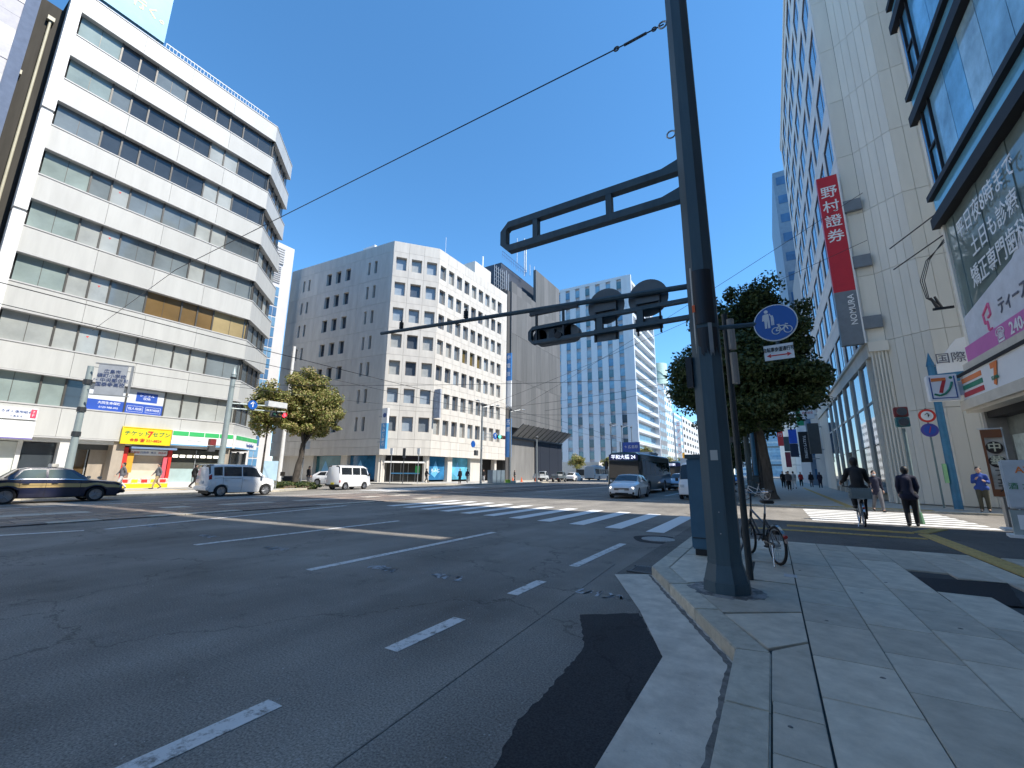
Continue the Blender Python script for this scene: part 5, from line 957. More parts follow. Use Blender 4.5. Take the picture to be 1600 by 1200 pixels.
# gantry and lamp posts on the right pavement
def rpole(x, y, h, r, lab, m=polegreen): t = thing('signal_pole', lab, 'pole', T(x,y,PZ)); MB().cyl((x,y,PZ),(x,y,h),r,r*.8,12).build('post', m, t, I4, smooth=40); return t
t = rpole(-1.25,31.5,8.5,.17,'first green pole behind the dark tree'); t2 = rpole(-1.2,41.5,7.5,.2,'second green pole with a small sign gantry'); rpole(-1.05,37.5,8,.15,'slim teal pole between the street trees', bluep)
for z in (5.3,4.75): MB().cyl((-1.2,41.5,z),(-3.6,41.5,z+.05),.05).build('gantry_arm', poledark, t2, I4)
MB().cyl((-2.7,41.55,5.15),(-2.7,41.6,5.15),.45,.45,24).build('round_sign_back', backm, t2, I4); MB().cyl((-2.75,41.62,4.6),(-2.75,41.66,4.6),.4,.4,24).build('round_sign_back', backm, t2, I4)
t = thing('utility_cabinet', 'dark green cabinet beside the far street trees', 'cabinet', T(-1.1,33.4,PZ)); MB().box(-1.5,-.8,33.2,33.8,PZ,1.35).build('body', polegreen, t, I4, bevel=.02); MB().box(-1.53,-.77,33.17,33.83,1.35,1.42).build('lid', poledark, t, I4)
t = thing('direction_sign', 'blue overhead direction sign above the bus', 'sign', T(-21,75,0)); MB().box(-22.3,-19.3,75,75.1,5.2,6.9).build('panel', blue, t, I4); text('↑ 広島駅', frame(-20.8,75,1,0), 0, 6.05, .03, .6, swhite, t); MB().cyl((-22.8,75.2,0),(-22.8,75.2,7.0),.12).cyl((-22.8,75.2,6.1),(-19.5,75.2,6.1),.06).build('post', steel, t, I4)
# tram wires and span wires
for x, z, lab in ((-18.1,6.7,'right hand tram contact wire'), (-21.7,7.0,'left hand tram contact wire')): cable(lab+' along the street', [(x,-6,z), (x,40,z), (x,90,z), (x,150,z)], .014, .25, 'tram_wire', wirem, 'wire')
for k, (y, z0, z1) in enumerate(((31.5,8.4,9.2), (49.6,9,9.4))): cable(['nearer','farther'][k]+' span wire over the street beyond the crossing', [(-1.25,y if k == 0 else 41.5,z0 if k == 0 else 7.3), (-30.2,42.8 if k == 0 else 49.6,z1)], .016, .4, 'span_wire', wirem, 'wire')
for k, (a, b) in enumerate((((-1.25,31.5,8.3),(-18.1,36,7.3)), ((5.2,24.8,15.2),(-30.2,49.6,9.6)), ((5.3,26.0,13.2),(-30.2,42.8,9.4)), ((-1.25,31.5,8.0),(-31.2,14.4,7.2)))): cable(['pull-off wire to the tram line','high thin wire from the cream block to the far lamp','second thin wire from the cream block to the lamp by the bank','low wire crossing to the pointed signal pole'][k], [a, b], .014, .3, 'span_wire', wirem, 'wire')
cable('thin wire from the left sign pole to the tall pole', [(-31.2,7.25,6.9), (-30.2,42.8,8.9)], .014, .4, 'span_wire', wirem, 'wire')
# ------------------------------------------------ trees
bark = M('bark', (.065,.055,.045), .9, var=.35, scale=8, bump=.6, bscale=25, streak=.3)
leafm = {}
def leafmat(nm, cols):
    m = bpy.data.materials.new(nm); m.use_nodes = True; t = m.node_tree; p = t.nodes['Principled BSDF']; g = t.nodes.new('ShaderNodeNewGeometry'); r = t.nodes.new('ShaderNodeValToRGB')
    r.color_ramp.elements[0].color = (*cols[0],1); r.color_ramp.elements[1].color = (*cols[-1],1)
    for i, c in enumerate(cols[1:-1]): r.color_ramp.elements.new((i+1)/(len(cols)-1)).color = (*c,1)
    t.links.new(g.outputs['Random Per Island'], r.inputs[0]); t.links.new(r.outputs[0], p.inputs['Base Color']); p.inputs['Roughness'].default_value = .5; p.inputs['Specular IOR Level'].default_value = .35
    p.inputs['Transmission Weight'].default_value = 0
    tr = t.nodes.new('ShaderNodeBsdfTranslucent'); t.links.new(r.outputs[0], tr.inputs[0]); mx = t.nodes.new('ShaderNodeMixShader'); mx.inputs[0].default_value = .25
    t.links.new(p.outputs[0], mx.inputs[1]); t.links.new(tr.outputs[0], mx.inputs[2]); t.links.new(mx.outputs[0], t.nodes['Material Output'].inputs[0]); return m
camphor = leafmat('camphor_leaf', [(.022,.042,.014), (.035,.062,.02), (.055,.085,.028), (.075,.10,.035)])
olive = leafmat('olive_leaf', [(.13,.16,.035), (.21,.24,.065), (.29,.30,.09), (.36,.31,.12), (.40,.30,.15)])
hedge = leafmat('hedge_leaf', [(.03,.06,.02), (.06,.09,.03), (.12,.12,.03)])
def crown(nm, par, c, rx, ry, rz, nclump, nleaf, size, mat, seed, cr=.34, flat=.0):
    rg = np.random.RandomState(seed); cs = []
    while len(cs) < nclump:
        p = rg.uniform(-1, 1, 3); d = np.linalg.norm(p)
        if d < 1 and d > .45*rg.rand()**.5: cs.append(p*(.72+.28*rg.rand()))
    cs = np.array(cs); n = nclump*nleaf; idx = np.repeat(np.arange(nclump), nleaf); sc_ = rg.uniform(.7, 1.25, nclump)[idx]
    d = rg.normal(size=(n,3)); d /= np.linalg.norm(d, axis=1)[:,None]; rad = cr*sc_*(rg.rand(n)**.45); pos = (cs[idx]+d*rad[:,None]*np.array([1,1,.75]))*np.array([rx,ry,rz])+np.array(c)
    a = d*.6+rg.normal(size=(n,3))*.7+np.array([0,0,.5]); a /= np.linalg.norm(a, axis=1)[:,None]; t1 = np.cross(a, rg.normal(size=(n,3))); t1 /= np.linalg.norm(t1, axis=1)[:,None]; t2 = np.cross(a, t1)
    s_ = size*rg.uniform(.6, 1.3, n)[:,None]; L, W = t1*s_, t2*s_*.55
    v = np.stack([pos-L, pos-W, pos+L, pos+W], 1).reshape(-1,3); f = np.arange(4*n).reshape(-1,4)
    me = bpy.data.meshes.new(nm); me.vertices.add(4*n); me.vertices.foreach_set('co', v.ravel()); me.loops.add(4*n); me.loops.foreach_set('vertex_index', f.ravel()); me.polygons.add(n); me.polygons.foreach_set('loop_start', np.arange(0,4*n,4)); me.polygons.foreach_set('loop_total', np.full(n,4)); me.update(calc_edges=True); me.materials.append(mat)
    return place(bpy.data.objects.new(nm, me), par, I4), cs*np.array([rx,ry,rz])+np.array(c)
def lobed(t, lobes, mat, size, seed):
    cs = []
    for k, (c, rx, ry, rz, n, m) in enumerate(lobes): cs += list(crown('crown', t, c, rx, ry, rz, n, m, size, mat, seed+k, cr=.42)[1])
    return cs
def tree(label, x, y, h0, c, rx, ry, rz, nclump, nleaf, size, mat, seed, r0, lean=(0,0), grp=None, z0=PZ):
    t = thing('street_tree', label, 'tree', T(x,y,z0), grp); cr_, cs = crown('crown', t, c, rx, ry, rz, nclump, nleaf, size, mat, seed)
    rg = random.Random(seed); b = MB(); p = Vector((x,y,z0)); top = Vector((x+lean[0],y+lean[1],h0)); b.cyl(p, p+Vector((0,0,.25)), r0*1.55, r0*1.08, 12)
    prev = p+Vector((0,0,.2)); n = 6
    for k in range(1, n+1):
        q = (p+Vector((0,0,.2))).lerp(top, k/n)+Vector((rg.uniform(-.05,.05), rg.uniform(-.05,.05), 0)); b.cyl(prev, q, r0*(1.08-.38*(k-1)/n), r0*(1.08-.38*k/n), 12, cap=False); prev = q
    for k in range(9):
        e = Vector(cs[rg.randrange(len(cs))]); m = prev.lerp(e, .5)+Vector((0,0,.15*rz)); b.cyl(prev-Vector((0,0,.1)), m, r0*.42, r0*.22, 8, cap=False); b.cyl(m, e, r0*.22, r0*.06, 6, cap=False)
    b.build('trunk', bark, t, I4, smooth=60); return t
t = tree('large dark camphor tree on the right pavement behind the steel pole', -.15, 29, 4.9, (-.7,29.2,7.2), 3.9, 3.6, 3.0, 120, 400, .12, camphor, 1, .27, (-.3,0))
lobed(t, [((-3.4,29.0,7.3), 1.9, 2.0, 2.4, 36, 300), ((-2.0,29.3,10.4), 1.7, 2.0, 2.3, 34, 300), ((.0,29.4,11.6), 1.5, 1.8, 2.4, 34, 300), ((1.4,29.0,9.9), 1.6, 1.8, 1.9, 30, 300), ((1.9,28.8,6.9), 1.4, 1.8, 1.6, 22, 280), ((-1.6,28.6,4.6), 2.0, 1.6, 1.0, 20, 260)], camphor, .12, 61)
tree('second dark camphor tree farther along the right kerb', -1.1, 39, 5, (-1.2,39.5,9), 3.2, 4.0, 4.2, 60, 220, .15, camphor, 2, .26, (.1,0)); tree('third camphor tree far down the right kerb', -1.0, 52, 5, (-.9,52,8), 2.6, 3.2, 3.6, 45, 160, .17, camphor, 3, .22)
tree('rounded olive green tree on the sunlit corner', -32.2, 20.4, 3.6, (-32.2,20.9,6.4), 2.2, 2.2, 2.3, 80, 320, .10, olive, 4, .26, (0,.35)); lobed(bpy.data.objects[[o.name for o in bpy.data.objects if o.get('label') == 'rounded olive green tree on the sunlit corner'][0]], [((-31.9,22.3,6.6), 1.5, 1.4, 1.5, 26, 260), ((-32.2,20.5,8.5), 1.4, 1.4, 1.2, 24, 260), ((-31.8,19.6,5.4), 1.4, 1.3, 1.1, 22, 240), ((-32.0,22.2,5.0), 1.3, 1.4, .9, 18, 240)], olive, .10, 71)
t = thing('street_tree', 'smaller left lobe tree beside the olive green tree', 'tree', T(-32.6,17.9,PZ)); crown('crown', t, (-32.5,17.9,6.2), 1.5, 1.45, 2.1, 40, 220, .11, olive, 8); MB().cyl((-32.6,17.9,PZ),(-32.5,17.9,5.2),.09,.05,8).build('trunk', bark, t, I4)
t = thing('hedge_mound', 'low green ground planting at the foot of the olive tree', 'planting', T(-32.2,20.4,PZ)); crown('foliage', t, (-32.2,20.4,.3), 1.3, 2.4, .35, 40, 90, .09, hedge, 6); MB().sphere((-32.2,20.4,PZ),1,14,8,1.0,2.0,.3).build('soil', M('soil', (.10,.075,.05), .95), t, I4)
for k, (x, y, h, lab) in enumerate(((-44,106,6.5,'left clipped yellow green tree before the tower'), (-36,110,6.5,'right clipped yellow green tree before the tower'), (-26.2,105,8.2,'yellow green treetop behind the bus'), (-31.5,165,8,'far street tree on the left pavement'), (-31.5,185,8,'farther street tree on the left pavement'))): tree(lab, x, y, h*.4, (x,y,h*.66), 2.6, 2.6, h*.34, 34, 110, .2, olive, 20+k, .18)
tree('round dark green tree beyond the white truck', -4.3, 62, 2.2, (-4.3,62,4.6), 3.0, 3.0, 2.6, 40, 150, .18, camphor, 31, .2)
# ================================================================== VEHICLES
cglass = glass('car_glass', (.018,.022,.026), .03, .2, 1.); headl = M('headlight', (.70,.72,.74), .1, .2, 0, coat=.6); headon = M('headlight_on', (.8,.8,.75), .2, var=0, emit=((1,.93,.75), 1.6)); tail = M('taillight', (.35,.015,.015), .15, var=0, coat=.5); amber = M('indicator', (.7,.25,.02), .2, var=0); rimm = M('alloy_rim', (.42,.43,.45), .3, .8, 0); plate_w = M('plate_white', (.75,.76,.75), .5, var=.05); plate_y = M('plate_yellow', (.75,.6,.05), .5, var=.05); seam = M('seam_black', (.008,.008,.009), .7, var=0)
WHE = {}
def wheel_meshes(Rw, wd):
    key = (Rw, wd)
    if key in WHE: return WHE[key]
    t = MB(); n = 28; prof = [(.72,-.5),(.93,-.5),(1.,-.36),(1.,.36),(.93,.5),(.72,.5)]
    for k in range(n):
        a, b = 2*math.pi*k/n, 2*math.pi*(k+1)/n
        for (r0,y0),(r1,y1) in zip(prof[:-1], prof[1:]): t.quad((Rw*r0*math.cos(a),wd*y0,Rw*r0*math.sin(a)),(Rw*r1*math.cos(a),wd*y1,Rw*r1*math.sin(a)),(Rw*r1*math.cos(b),wd*y1,Rw*r1*math.sin(b)),(Rw*r0*math.cos(b),wd*y0,Rw*r0*math.sin(b)))
    r = MB().cyl((0,-.2*wd,0),(0,.2*wd,0),.7*Rw,.7*Rw,20); r.cyl((0,.2*wd,0),(0,.42*wd,0),.16*Rw,.13*Rw,12).cyl((0,-.2*wd,0),(0,-.42*wd,0),.16*Rw,.13*Rw,12)
    for s_ in (-1,1):
        for k in range(7):
            a = 2*math.pi*k/7; c_, d_ = math.cos(a), math.sin(a); r.cyl((.1*Rw*c_,s_*.36*wd,.1*Rw*d_),(.68*Rw*c_,s_*.40*wd,.68*Rw*d_),.06*Rw,.045*Rw,6)
    r.torus((0,.4*wd,0),(0,1,0),.7*Rw,.035*Rw,22,6).torus((0,-.4*wd,0),(0,1,0),.7*Rw,.035*Rw,22,6)
    WHE[key] = (t.mesh('tyre', rubber, smooth=40), r.mesh('rim', rimm, smooth=40)); return WHE[key]
class Car:
    def __init__(s, name, label, cat, x, y, head, keys, wheels, Rw, track, paint, group=None, z=0.):
        s.t = thing(name, label, cat, T(x,y,z) @ RZ(head), group); s.K = np.array(sorted(keys)); s.wx = wheels; s.Rw = Rw; s.mw = wmat(s.t)
        s.x0, s.x1 = s.K[0,0], s.K[-1,0]
        xs = sorted({*s.K[:,0], *np.linspace(s.x0, s.x1, 30), *[w_+(Rw+.06)*math.cos(a) for w_ in wheels for a in np.linspace(0, math.pi, 13)]}); xs = [x_ for x_ in xs if s.x0 <= x_ <= s.x1]
        b = MB(); rows = []
        for x_ in xs:
            p = s.sec(x_); full = [(x_, -y_, z_) for y_, z_ in p]+[(x_, y_, z_) for y_, z_ in reversed(p[:-1])]; rows.append(len(b.v)); b.v += full
        n = len(full)
        for a, c in zip(rows[:-1], rows[1:]):
            for k in range(n-1): b.f.append((a+k, a+k+1, c+k+1, c+k)); b.mi.append(0)
        for r_, rev in ((rows[0], False), (rows[-1], True)): f = tuple(r_+k for k in range(n)); b.f.append(tuple(reversed(f)) if not rev else f); b.mi.append(0)
        s.body = b.build('body', paint, s.t, smooth=38)
        w_ = max(s.K[:,5])-.22; zc = min(s.K[:,1]); MB().box(s.x0+.12, s.x1-.12, -w_, w_, zc-.04, zc+.5).build('underbody', black, s.t)
        ty, ri = wheel_meshes(Rw, .2)
        for wx in wheels:
            for sd in (-1, 1):
                o = inst(ty, 'tyre', None, s.mw @ T(wx, sd*track, Rw)); o.name = 'wheel'; o.parent = s.t; o.matrix_local = T(wx, sd*track, Rw); WM[o.name] = s.mw @ T(wx, sd*track, Rw); inst(ri, 'rim', o, WM[o.name])
    def sec(s, x):
        v = [np.interp(x, s.K[:,0], s.K[:,i]) for i in range(1, 9)]; zb, zm, zl, zt, wb, wm, ws, wr = v
        for wx in s.wx:
            d = abs(x-wx); Ra = s.Rw+.06
            if d < Ra: zb = max(zb, s.Rw+math.sqrt(Ra*Ra-d*d)-.02)
        zm = max(zm, zb+.03); zl = max(zl, zm+.02)
        return [(wb,zb), (wm,zm), (ws,zl), (wr,zl+(zt-zl)*.9), (wr*.78,zl+(zt-zl)*.985), (0,zt+.012)]
    def P(s, x, v, sd):
        p = s.sec(x); k = min(4, int(v)); t_ = v-k; return Vector((x, sd*(p[k][0]*(1-t_)+p[k+1][0]*t_), p[k][1]*(1-t_)+p[k+1][1]*t_))
    def patch(s, nm, mat, xa, xb, va, vb, sd=1, off=.008, nx=6, nv=3, xa2=None, xb2=None, parent=None, mirror=False):
        """xa..xb at v=va, xa2..xb2 at v=vb; sd 0 = across the car (v up to 5 both sides)"""
        xa2 = xa if xa2 is None else xa2; xb2 = xb if xb2 is None else xb2; b = MB()
        sds = (-1, 1) if sd == 0 else (sd,)
        for q in sds:
            g = []
            for j in range(nv+1):
                tv = j/nv; v = va+(vb-va)*tv
                g.append([s.P((xa+(xa2-xa)*tv)*(1-i/nx)+(xb+(xb2-xb)*tv)*i/nx, v, q) for i in range(nx+1)])
            base = len(b.v)
            for j in range(nv+1):
                for i in range(nx+1):
                    du = g[j][min(nx,i+1)]-g[j][max(0,i-1)]; dv = g[min(nv,j+1)][i]-g[max(0,j-1)][i]; n = du.cross(dv)
                    if n.length > 1e-9: n.normalize()
                    ref = Vector((0, q*.5, 1)) if abs(n.z) > .3 else Vector((0, q, 0))
                    if n.dot(ref) < 0: n = -n
                    b.v.append(tuple(g[j][i]+n*off))
            W_ = nx+1
            for j in range(nv):
                for i in range(nx): f = (base+j*W_+i, base+j*W_+i+1, base+(j+1)*W_+i+1, base+(j+1)*W_+i); b.f.append(f if q < 0 else tuple(reversed(f))); b.mi.append(0)
        return b.build(nm, mat, parent or s.t, smooth=40)
    def box(s, nm, mat, *a, bevel=0, parent=None): return MB().box(*a).build(nm, mat, parent or s.t, bevel=bevel)
    def pair(s, nm, mat, x0, x1, y0, y1, z0, z1, bevel=0):
        for q in (-1, 1): MB().box(x0, x1, q*y0, q*y1, z0, z1).build(nm, mat, s.t, bevel=bevel)
    def both(s, nm, mat, *a, **k):
        for q in (-1, 1): s.patch(nm, mat, *a, sd=q, **k)
def P_(nm, c, rough=.28, metal=0.): return M(nm, c, rough, metal, .03, 1., coat=.8)
UP = R(90)
# silver hatchback coming towards the crossing
silver = P_('silver_paint', (.66,.67,.68), .32, .15)
def hatch(name, label, x, y, head, paint, cat='car', sc_=1., grille=True, h=1.44, hood=.92):
    k = [(-2.15,.45,.60,.85,.92,.62,.74,.70,.55), (-2.0,.24,.55,.95,1.08,.80,.86,.80,.60), (-1.45,.20,.55,.96,h-.06,.84,.90,.85,.60), (-.4,.20,.55,.94,h,.84,.90,.86,.62), (.35,.20,.55,.92,h-.05,.84,.90,.86,.62), (1.15,.20,.55,hood-.03,hood+.06,.84,.90,.85,.70), (1.75,.20,.55,hood-.12,hood-.04,.84,.89,.82,.64), (2.08,.22,.50,.72,.76,.74,.80,.72,.58), (2.2,.30,.45,.60,.64,.55,.62,.58,.45)]
    c = Car(name, label, cat, x, y, head, k, (-1.32,1.36), .32, .79, paint)
    c.patch('windscreen', cglass, .42, 1.08, 3.05, 5, sd=0, nx=8, nv=5); c.patch('rear_window', cglass, -1.95, -1.5, 3.1, 5, sd=0, nx=4, nv=4)
    c.both('side_window', cglass, -.42, .82, 2.12, 2.92, xb2=.30); c.both('side_window', cglass, -1.5, -.5, 2.12, 2.92, xa2=-1.2)
    c.both('headlight', headl, 1.86, 2.13, 1.35, 2.05, off=.012); c.both('taillight', tail, -2.12, -1.98, 1.4, 2.0, off=.012); c.box('grille', seam, 2.08, 2.215, -.46, .46, .47, .63, bevel=.02); c.box('chrome_bar', chrome, 2.1, 2.23, -.44, .44, .54, .565); c.pair('bumper_intake', seam, 1.95, 2.165, .48, .72, .26, .40, bevel=.02); c.box('lower_intake', seam, 2.05, 2.22, -.4, .4, .24, .36, bevel=.02); c.pair('lamp_lens', headon, 1.98, 2.17, .52, .72, .56, .68, bevel=.03)
    c.box('number_plate', plate_w, 2.2, 2.235, -.17, .17, .36, .52); c.pair('mirror', paint, .72, .9, .88, 1.04, .93, 1.07, bevel=.03)
    for xx in (-.46, .72): c.both('door_seam', seam, xx-.006, xx+.006, .12, 2.0, off=.004, nx=1, nv=6)
    for xx in (-.30, -1.1): c.pair('door_handle', paint, xx-.1, xx+.1, .885, .925, .76, .79)
    return c
hatch('silver_car', 'silver hatchback driving towards the crossing', -7.9, 27.7, -UP+.06, silver)
hatch('compact_car', 'pale blue compact car queuing beside the white truck', -7.5, 43.3, -UP, P_('pale_blue_paint', (.42,.50,.60), .3, .3), h=1.55, hood=1.0)
hatch('blue_car', 'blue car far down the nearest lane', -4.6, 72, -UP, P_('blue_paint', (.03,.12,.36), .3), h=1.5, hood=1.0)
hatch('white_car', 'white hatchback parked in the shaded side street by the bank', -38.5, 28.6, R(20), P_('white_car_paint', (.74,.75,.76)))
# taxi
navy = P_('taxi_navy', (.012,.016,.045)); gold = P_('taxi_gold', (.50,.36,.15), .35)
k = [(-2.33,.42,.60,.88,.92,.62,.72,.70,.60), (-2.25,.30,.58,.94,.98,.74,.80,.76,.64), (-1.45,.24,.56,.96,1.02,.78,.845,.80,.66), (-1.05,.24,.56,.97,1.40,.79,.85,.81,.56), (-.75,.24,.56,.97,1.47,.79,.85,.81,.58), (.25,.24,.56,.96,1.48,.79,.85,.81,.58), (.55,.24,.56,.95,1.42,.79,.85,.81,.57), (1.15,.24,.56,.92,.98,.79,.845,.80,.66), (2.05,.26,.54,.84,.88,.77,.83,.78,.64), (2.25,.32,.52,.76,.80,.72,.78,.74,.62), (2.33,.40,.50,.66,.70,.62,.70,.66,.56)]
c = Car('taxi', 'navy taxi with a gold side stripe driving right', 'taxi', -27.35, 6.05-.2, UP, k, (-1.35,1.38), .31, .745, navy)
for q in (-1,1): c.patch('gold_stripe', gold, -2.2, 2.2, 1.2, 1.62, sd=q, off=.005, nx=26, nv=2)
c.patch('windscreen', cglass, .58, 1.1, 3.05, 5, sd=0, nx=6, nv=5); c.patch('rear_window', cglass, -1.42, -1.08, 3.05, 5, sd=0, nx=4, nv=4); seeth = glass('taxi_side_glass', (.10,.13,.12), .03)
c.both('side_window', seeth, -.22, .92, 2.10, 2.92, xb2=.45); c.both('side_window', seeth, -1.22, -.30, 2.10, 2.92, xa2=-.95); c.both('window_trim', chrome, -1.3, 1.0, 2.02, 2.08, off=.008, nx=8, nv=1)
for xx in (-1.02, -.26, .82): c.both('door_seam', seam, xx-.006, xx+.006, .15, 2.0, off=.009, nx=1, nv=6)
c.pair('headlight', headl, 2.2, 2.32, .42, .70, .56, .72); c.box('grille', chrome, 2.26, 2.34, -.4, .4, .54, .72); c.box('front_bumper', black, 2.2, 2.42, -.8, .8, .34, .50, bevel=.03); c.box('rear_bumper', black, -2.42, -2.2, -.8, .8, .34, .52, bevel=.03); c.pair('taillight', tail, -2.33, -2.25, .45, .74, .68, .84)
c.pair('fender_mirror', chrome, 1.35, 1.5, .66, .82, .98, 1.10, bevel=.02); c.box('roof_lamp', M('lamp_cream', (.7,.68,.6), .4), -.1, .12, -.3, .3, 1.49, 1.64, bevel=.02)
for xx in (-.85, .0): c.pair('door_handle', chrome, xx-.1, xx+.1, .83, .87, .80, .83)
# white minivan
wpaint = P_('van_white', (.76,.77,.77)); k = [(-1.84,.40,.62,1.0,1.58,.60,.74,.72,.52), (-1.76,.28,.60,1.05,1.70,.74,.82,.78,.60), (-1.3,.22,.58,1.05,1.755,.78,.835,.80,.62), (.2,.20,.58,1.02,1.76,.78,.835,.80,.62), (.62,.20,.58,1.0,1.70,.78,.835,.80,.62), (1.2,.20,.58,.98,1.06,.78,.835,.80,.66), (1.66,.22,.56,.88,.95,.76,.82,.76,.62), (1.82,.28,.52,.72,.80,.66,.74,.68,.55), (1.88,.36,.48,.60,.66,.52,.60,.56,.45)]
c = Car('white_minivan', 'white tall minivan driving right past the corner', 'minivan', -27.0, 13.5, UP, k, (-1.2,1.25), .30, .76, wpaint)
c.patch('windscreen', cglass, .66, 1.16, 3.05, 5, sd=0, nx=6, nv=5); c.patch('rear_window', cglass, -1.83, -1.77, 2.35, 4.6, sd=0, nx=2, nv=6); c.both('side_window', cglass, -.12, 1.02, 2.10, 2.90, xb2=.66); c.both('side_window', cglass, -1.12, -.18, 2.10, 2.90); c.both('side_window', cglass, -1.62, -1.2, 2.14, 2.88)
for xx in (-1.15, -.14, .95): c.both('door_seam', seam, xx-.006, xx+.006, .12, 2.0, off=.005, nx=1, nv=6)
c.both('slide_rail', seam, -1.6, -.2, 1.86, 1.9, off=.006, nx=4, nv=1); c.both('taillight', tail, -1.84, -1.72, 1.75, 2.25, off=.012, nx=3); c.both('headlight', headl, 1.55, 1.84, 1.45, 2.1, off=.012); c.box('tailgate_plate', plate_w, -1.87, -1.84, -.17, .17, .68, .84); c.box('rear_bumper', wpaint, -1.92, -1.74, -.74, .74, .34, .56, bevel=.04); c.pair('mirror', wpaint, .88, 1.02, .84, 1.0, 1.02, 1.18, bevel=.03)
for xx in (.05, -.95): c.pair('door_handle', wpaint, xx-.1, xx+.1, .82, .86, .88, .92)
c.box('roof_spoiler', wpaint, -1.86, -1.6, -.58, .58, 1.70, 1.74, bevel=.01)
def keivan(name, label, x, y, head, plate=plate_y, cat='van', h=1.88):
    k = [(-1.7,.42,.62,1.05,h-.12,.58,.69,.66,.52), (-1.64,.28,.60,1.08,h-.02,.68,.735,.70,.58), (-1.2,.24,.60,1.08,h,.70,.74,.71,.60), (.9,.24,.60,1.06,h,.70,.74,.71,.60), (1.2,.24,.58,1.02,h-.08,.70,.74,.71,.58), (1.58,.26,.56,.96,1.12,.68,.73,.68,.60), (1.68,.32,.54,.80,.90,.60,.68,.62,.54), (1.71,.38,.5,.66,.72,.5,.58,.54,.46)]
    c = Car(name, label, cat, x, y, head, k, (-1.05,1.0), .27, .66, wpaint); c.patch('windscreen', cglass, 1.22, 1.56, 3.05, 5, sd=0, nx=5, nv=5); c.patch('rear_window', cglass, -1.69, -1.645, 2.3, 4.5, sd=0, nx=2, nv=6)
    c.both('side_window', cglass, .55, 1.42, 2.12, 2.88, xb2=1.22); c.both('side_window', cglass, -.35, .45, 2.12, 2.88); c.both('side_window', cglass, -1.5, -.45, 2.12, 2.88)
    for xx in (-.4, .5): c.both('door_seam', seam, xx-.006, xx+.006, .1, 2.0, off=.005, nx=1, nv=6)
    c.both('taillight', tail, -1.7, -1.62, .9, 1.3, off=.012); c.pair('headlight', headl, 1.62, 1.71, .35, .60, .68, .86, bevel=.02); c.box('number_plate', plate, -1.74, -1.71, -.16, .16, .42, .56); c.box('front_plate', plate, 1.71, 1.74, -.16, .16, .44, .58); c.box('rear_bumper', black, -1.76, -1.66, -.68, .68, .30, .42); c.box('front_bumper', wpaint, 1.64, 1.76, -.68, .68, .30, .48, bevel=.03); c.pair('mirror', black, 1.32, 1.42, .74, .9, 1.05, 1.25)
    return c
keivan('white_van', 'small white van with a yellow plate waiting by the bank', -29.6, 23.4, UP+.12)
c = keivan('white_truck', 'white box truck waiting behind the cabinet in the nearest lane', -4.1, 28.6, -UP, plate_w, 'truck', 2.15); c.box('cargo_box', wpaint, -3.6, -.2, -.82, .82, .7, 2.45, bevel=.02); c.pair('marker_lamp', amber, 1.5, 1.6, .70, .74, .6, .7)
# buses
def bus(name, label, x, y, head, low, up, dest, roofm):
    h = 3.0; L = 5.2; k = [(-L,.5,.9,1.35,h-.08,1.0,1.16,1.16,1.0), (-L+.15,.32,.8,1.3,h,1.2,1.24,1.23,1.14), (L-.5,.30,.8,1.25,h,1.2,1.245,1.235,1.14), (L-.12,.32,.8,1.2,h-.02,1.18,1.22,1.21,1.1), (L,.42,.8,1.15,h-.2,1.05,1.13,1.12,1.0)]
    c = Car(name, label, 'bus', x, y, head, k, (-2.4,3.0), .46, 1.1, low); c.patch('roof', roofm, -L+.2, L-.55, 3.15, 5, sd=0, nx=10, nv=3, off=.02)
    for xx in np.arange(-4.7, 3.6, 1.4): c.both('side_window', cglass, xx, xx+1.3, 2.05, 2.72, nx=2)
    c.both('door', cglass, 3.7, 4.6, .4, 2.8, nx=2, off=.012); c.both('window_header', up, -4.9, 4.9, 2.76, 2.98, nx=8, nv=1)
    c.box('windscreen', cglass, L-.02, L+.02, -1.06, 1.06, 1.15, 2.35, bevel=.01); c.box('front_panel', low, L-.1, L+.03, -1.1, 1.1, .4, 1.1, bevel=.03); c.box('destination_display', M('display_blue', (.02,.03,.16), .3, var=0), L-.02, L+.05, -1.06, 1.06, 2.42, 2.82)
    F = c.mw @ T(L+.05, 0, 0) @ RZ(UP); text(dest, F, 0, 2.62, .01, .34, M('display_white', (.8,.82,.9), .4, var=0, emit=((.8,.85,1),.8)), c.t, .01)
    c.pair('headlight', headl, L, L+.05, .65, .98, .55, .78, bevel=.02); c.box('front_bumper', black, L-.1, L+.08, -1.15, 1.15, .28, .42); c.pair('mirror', black, L+.02, L+.2, 1.15, 1.35, 1.75, 2.35, bevel=.03); c.box('number_plate', plate_w, L+.08, L+.1, -.2, .2, .36, .5); c.box('roof_unit', roofm, -2.5, .5, -.8, .8, 3.0, 3.22, bevel=.05); c.both('taillight', tail, -L, -L+.1, 1.0, 1.6, off=.012)
    return c
bus('city_bus', 'dark green city bus with a blue destination display', -9.15, 36.0, -UP, P_('bus_dark', (.022,.045,.040), .35), P_('bus_dark2', (.02,.03,.03), .35), '平和大橋 24', M('bus_roof', (.55,.58,.60), .5))
bus('city_bus', 'white city bus seen from behind by the navy hoarding', -33.2, 92, UP, P_('bus_white', (.66,.66,.64)), P_('bus_white2', (.6,.6,.6)), '広島駅', M('bus_roof', (.55,.58,.60), .5))
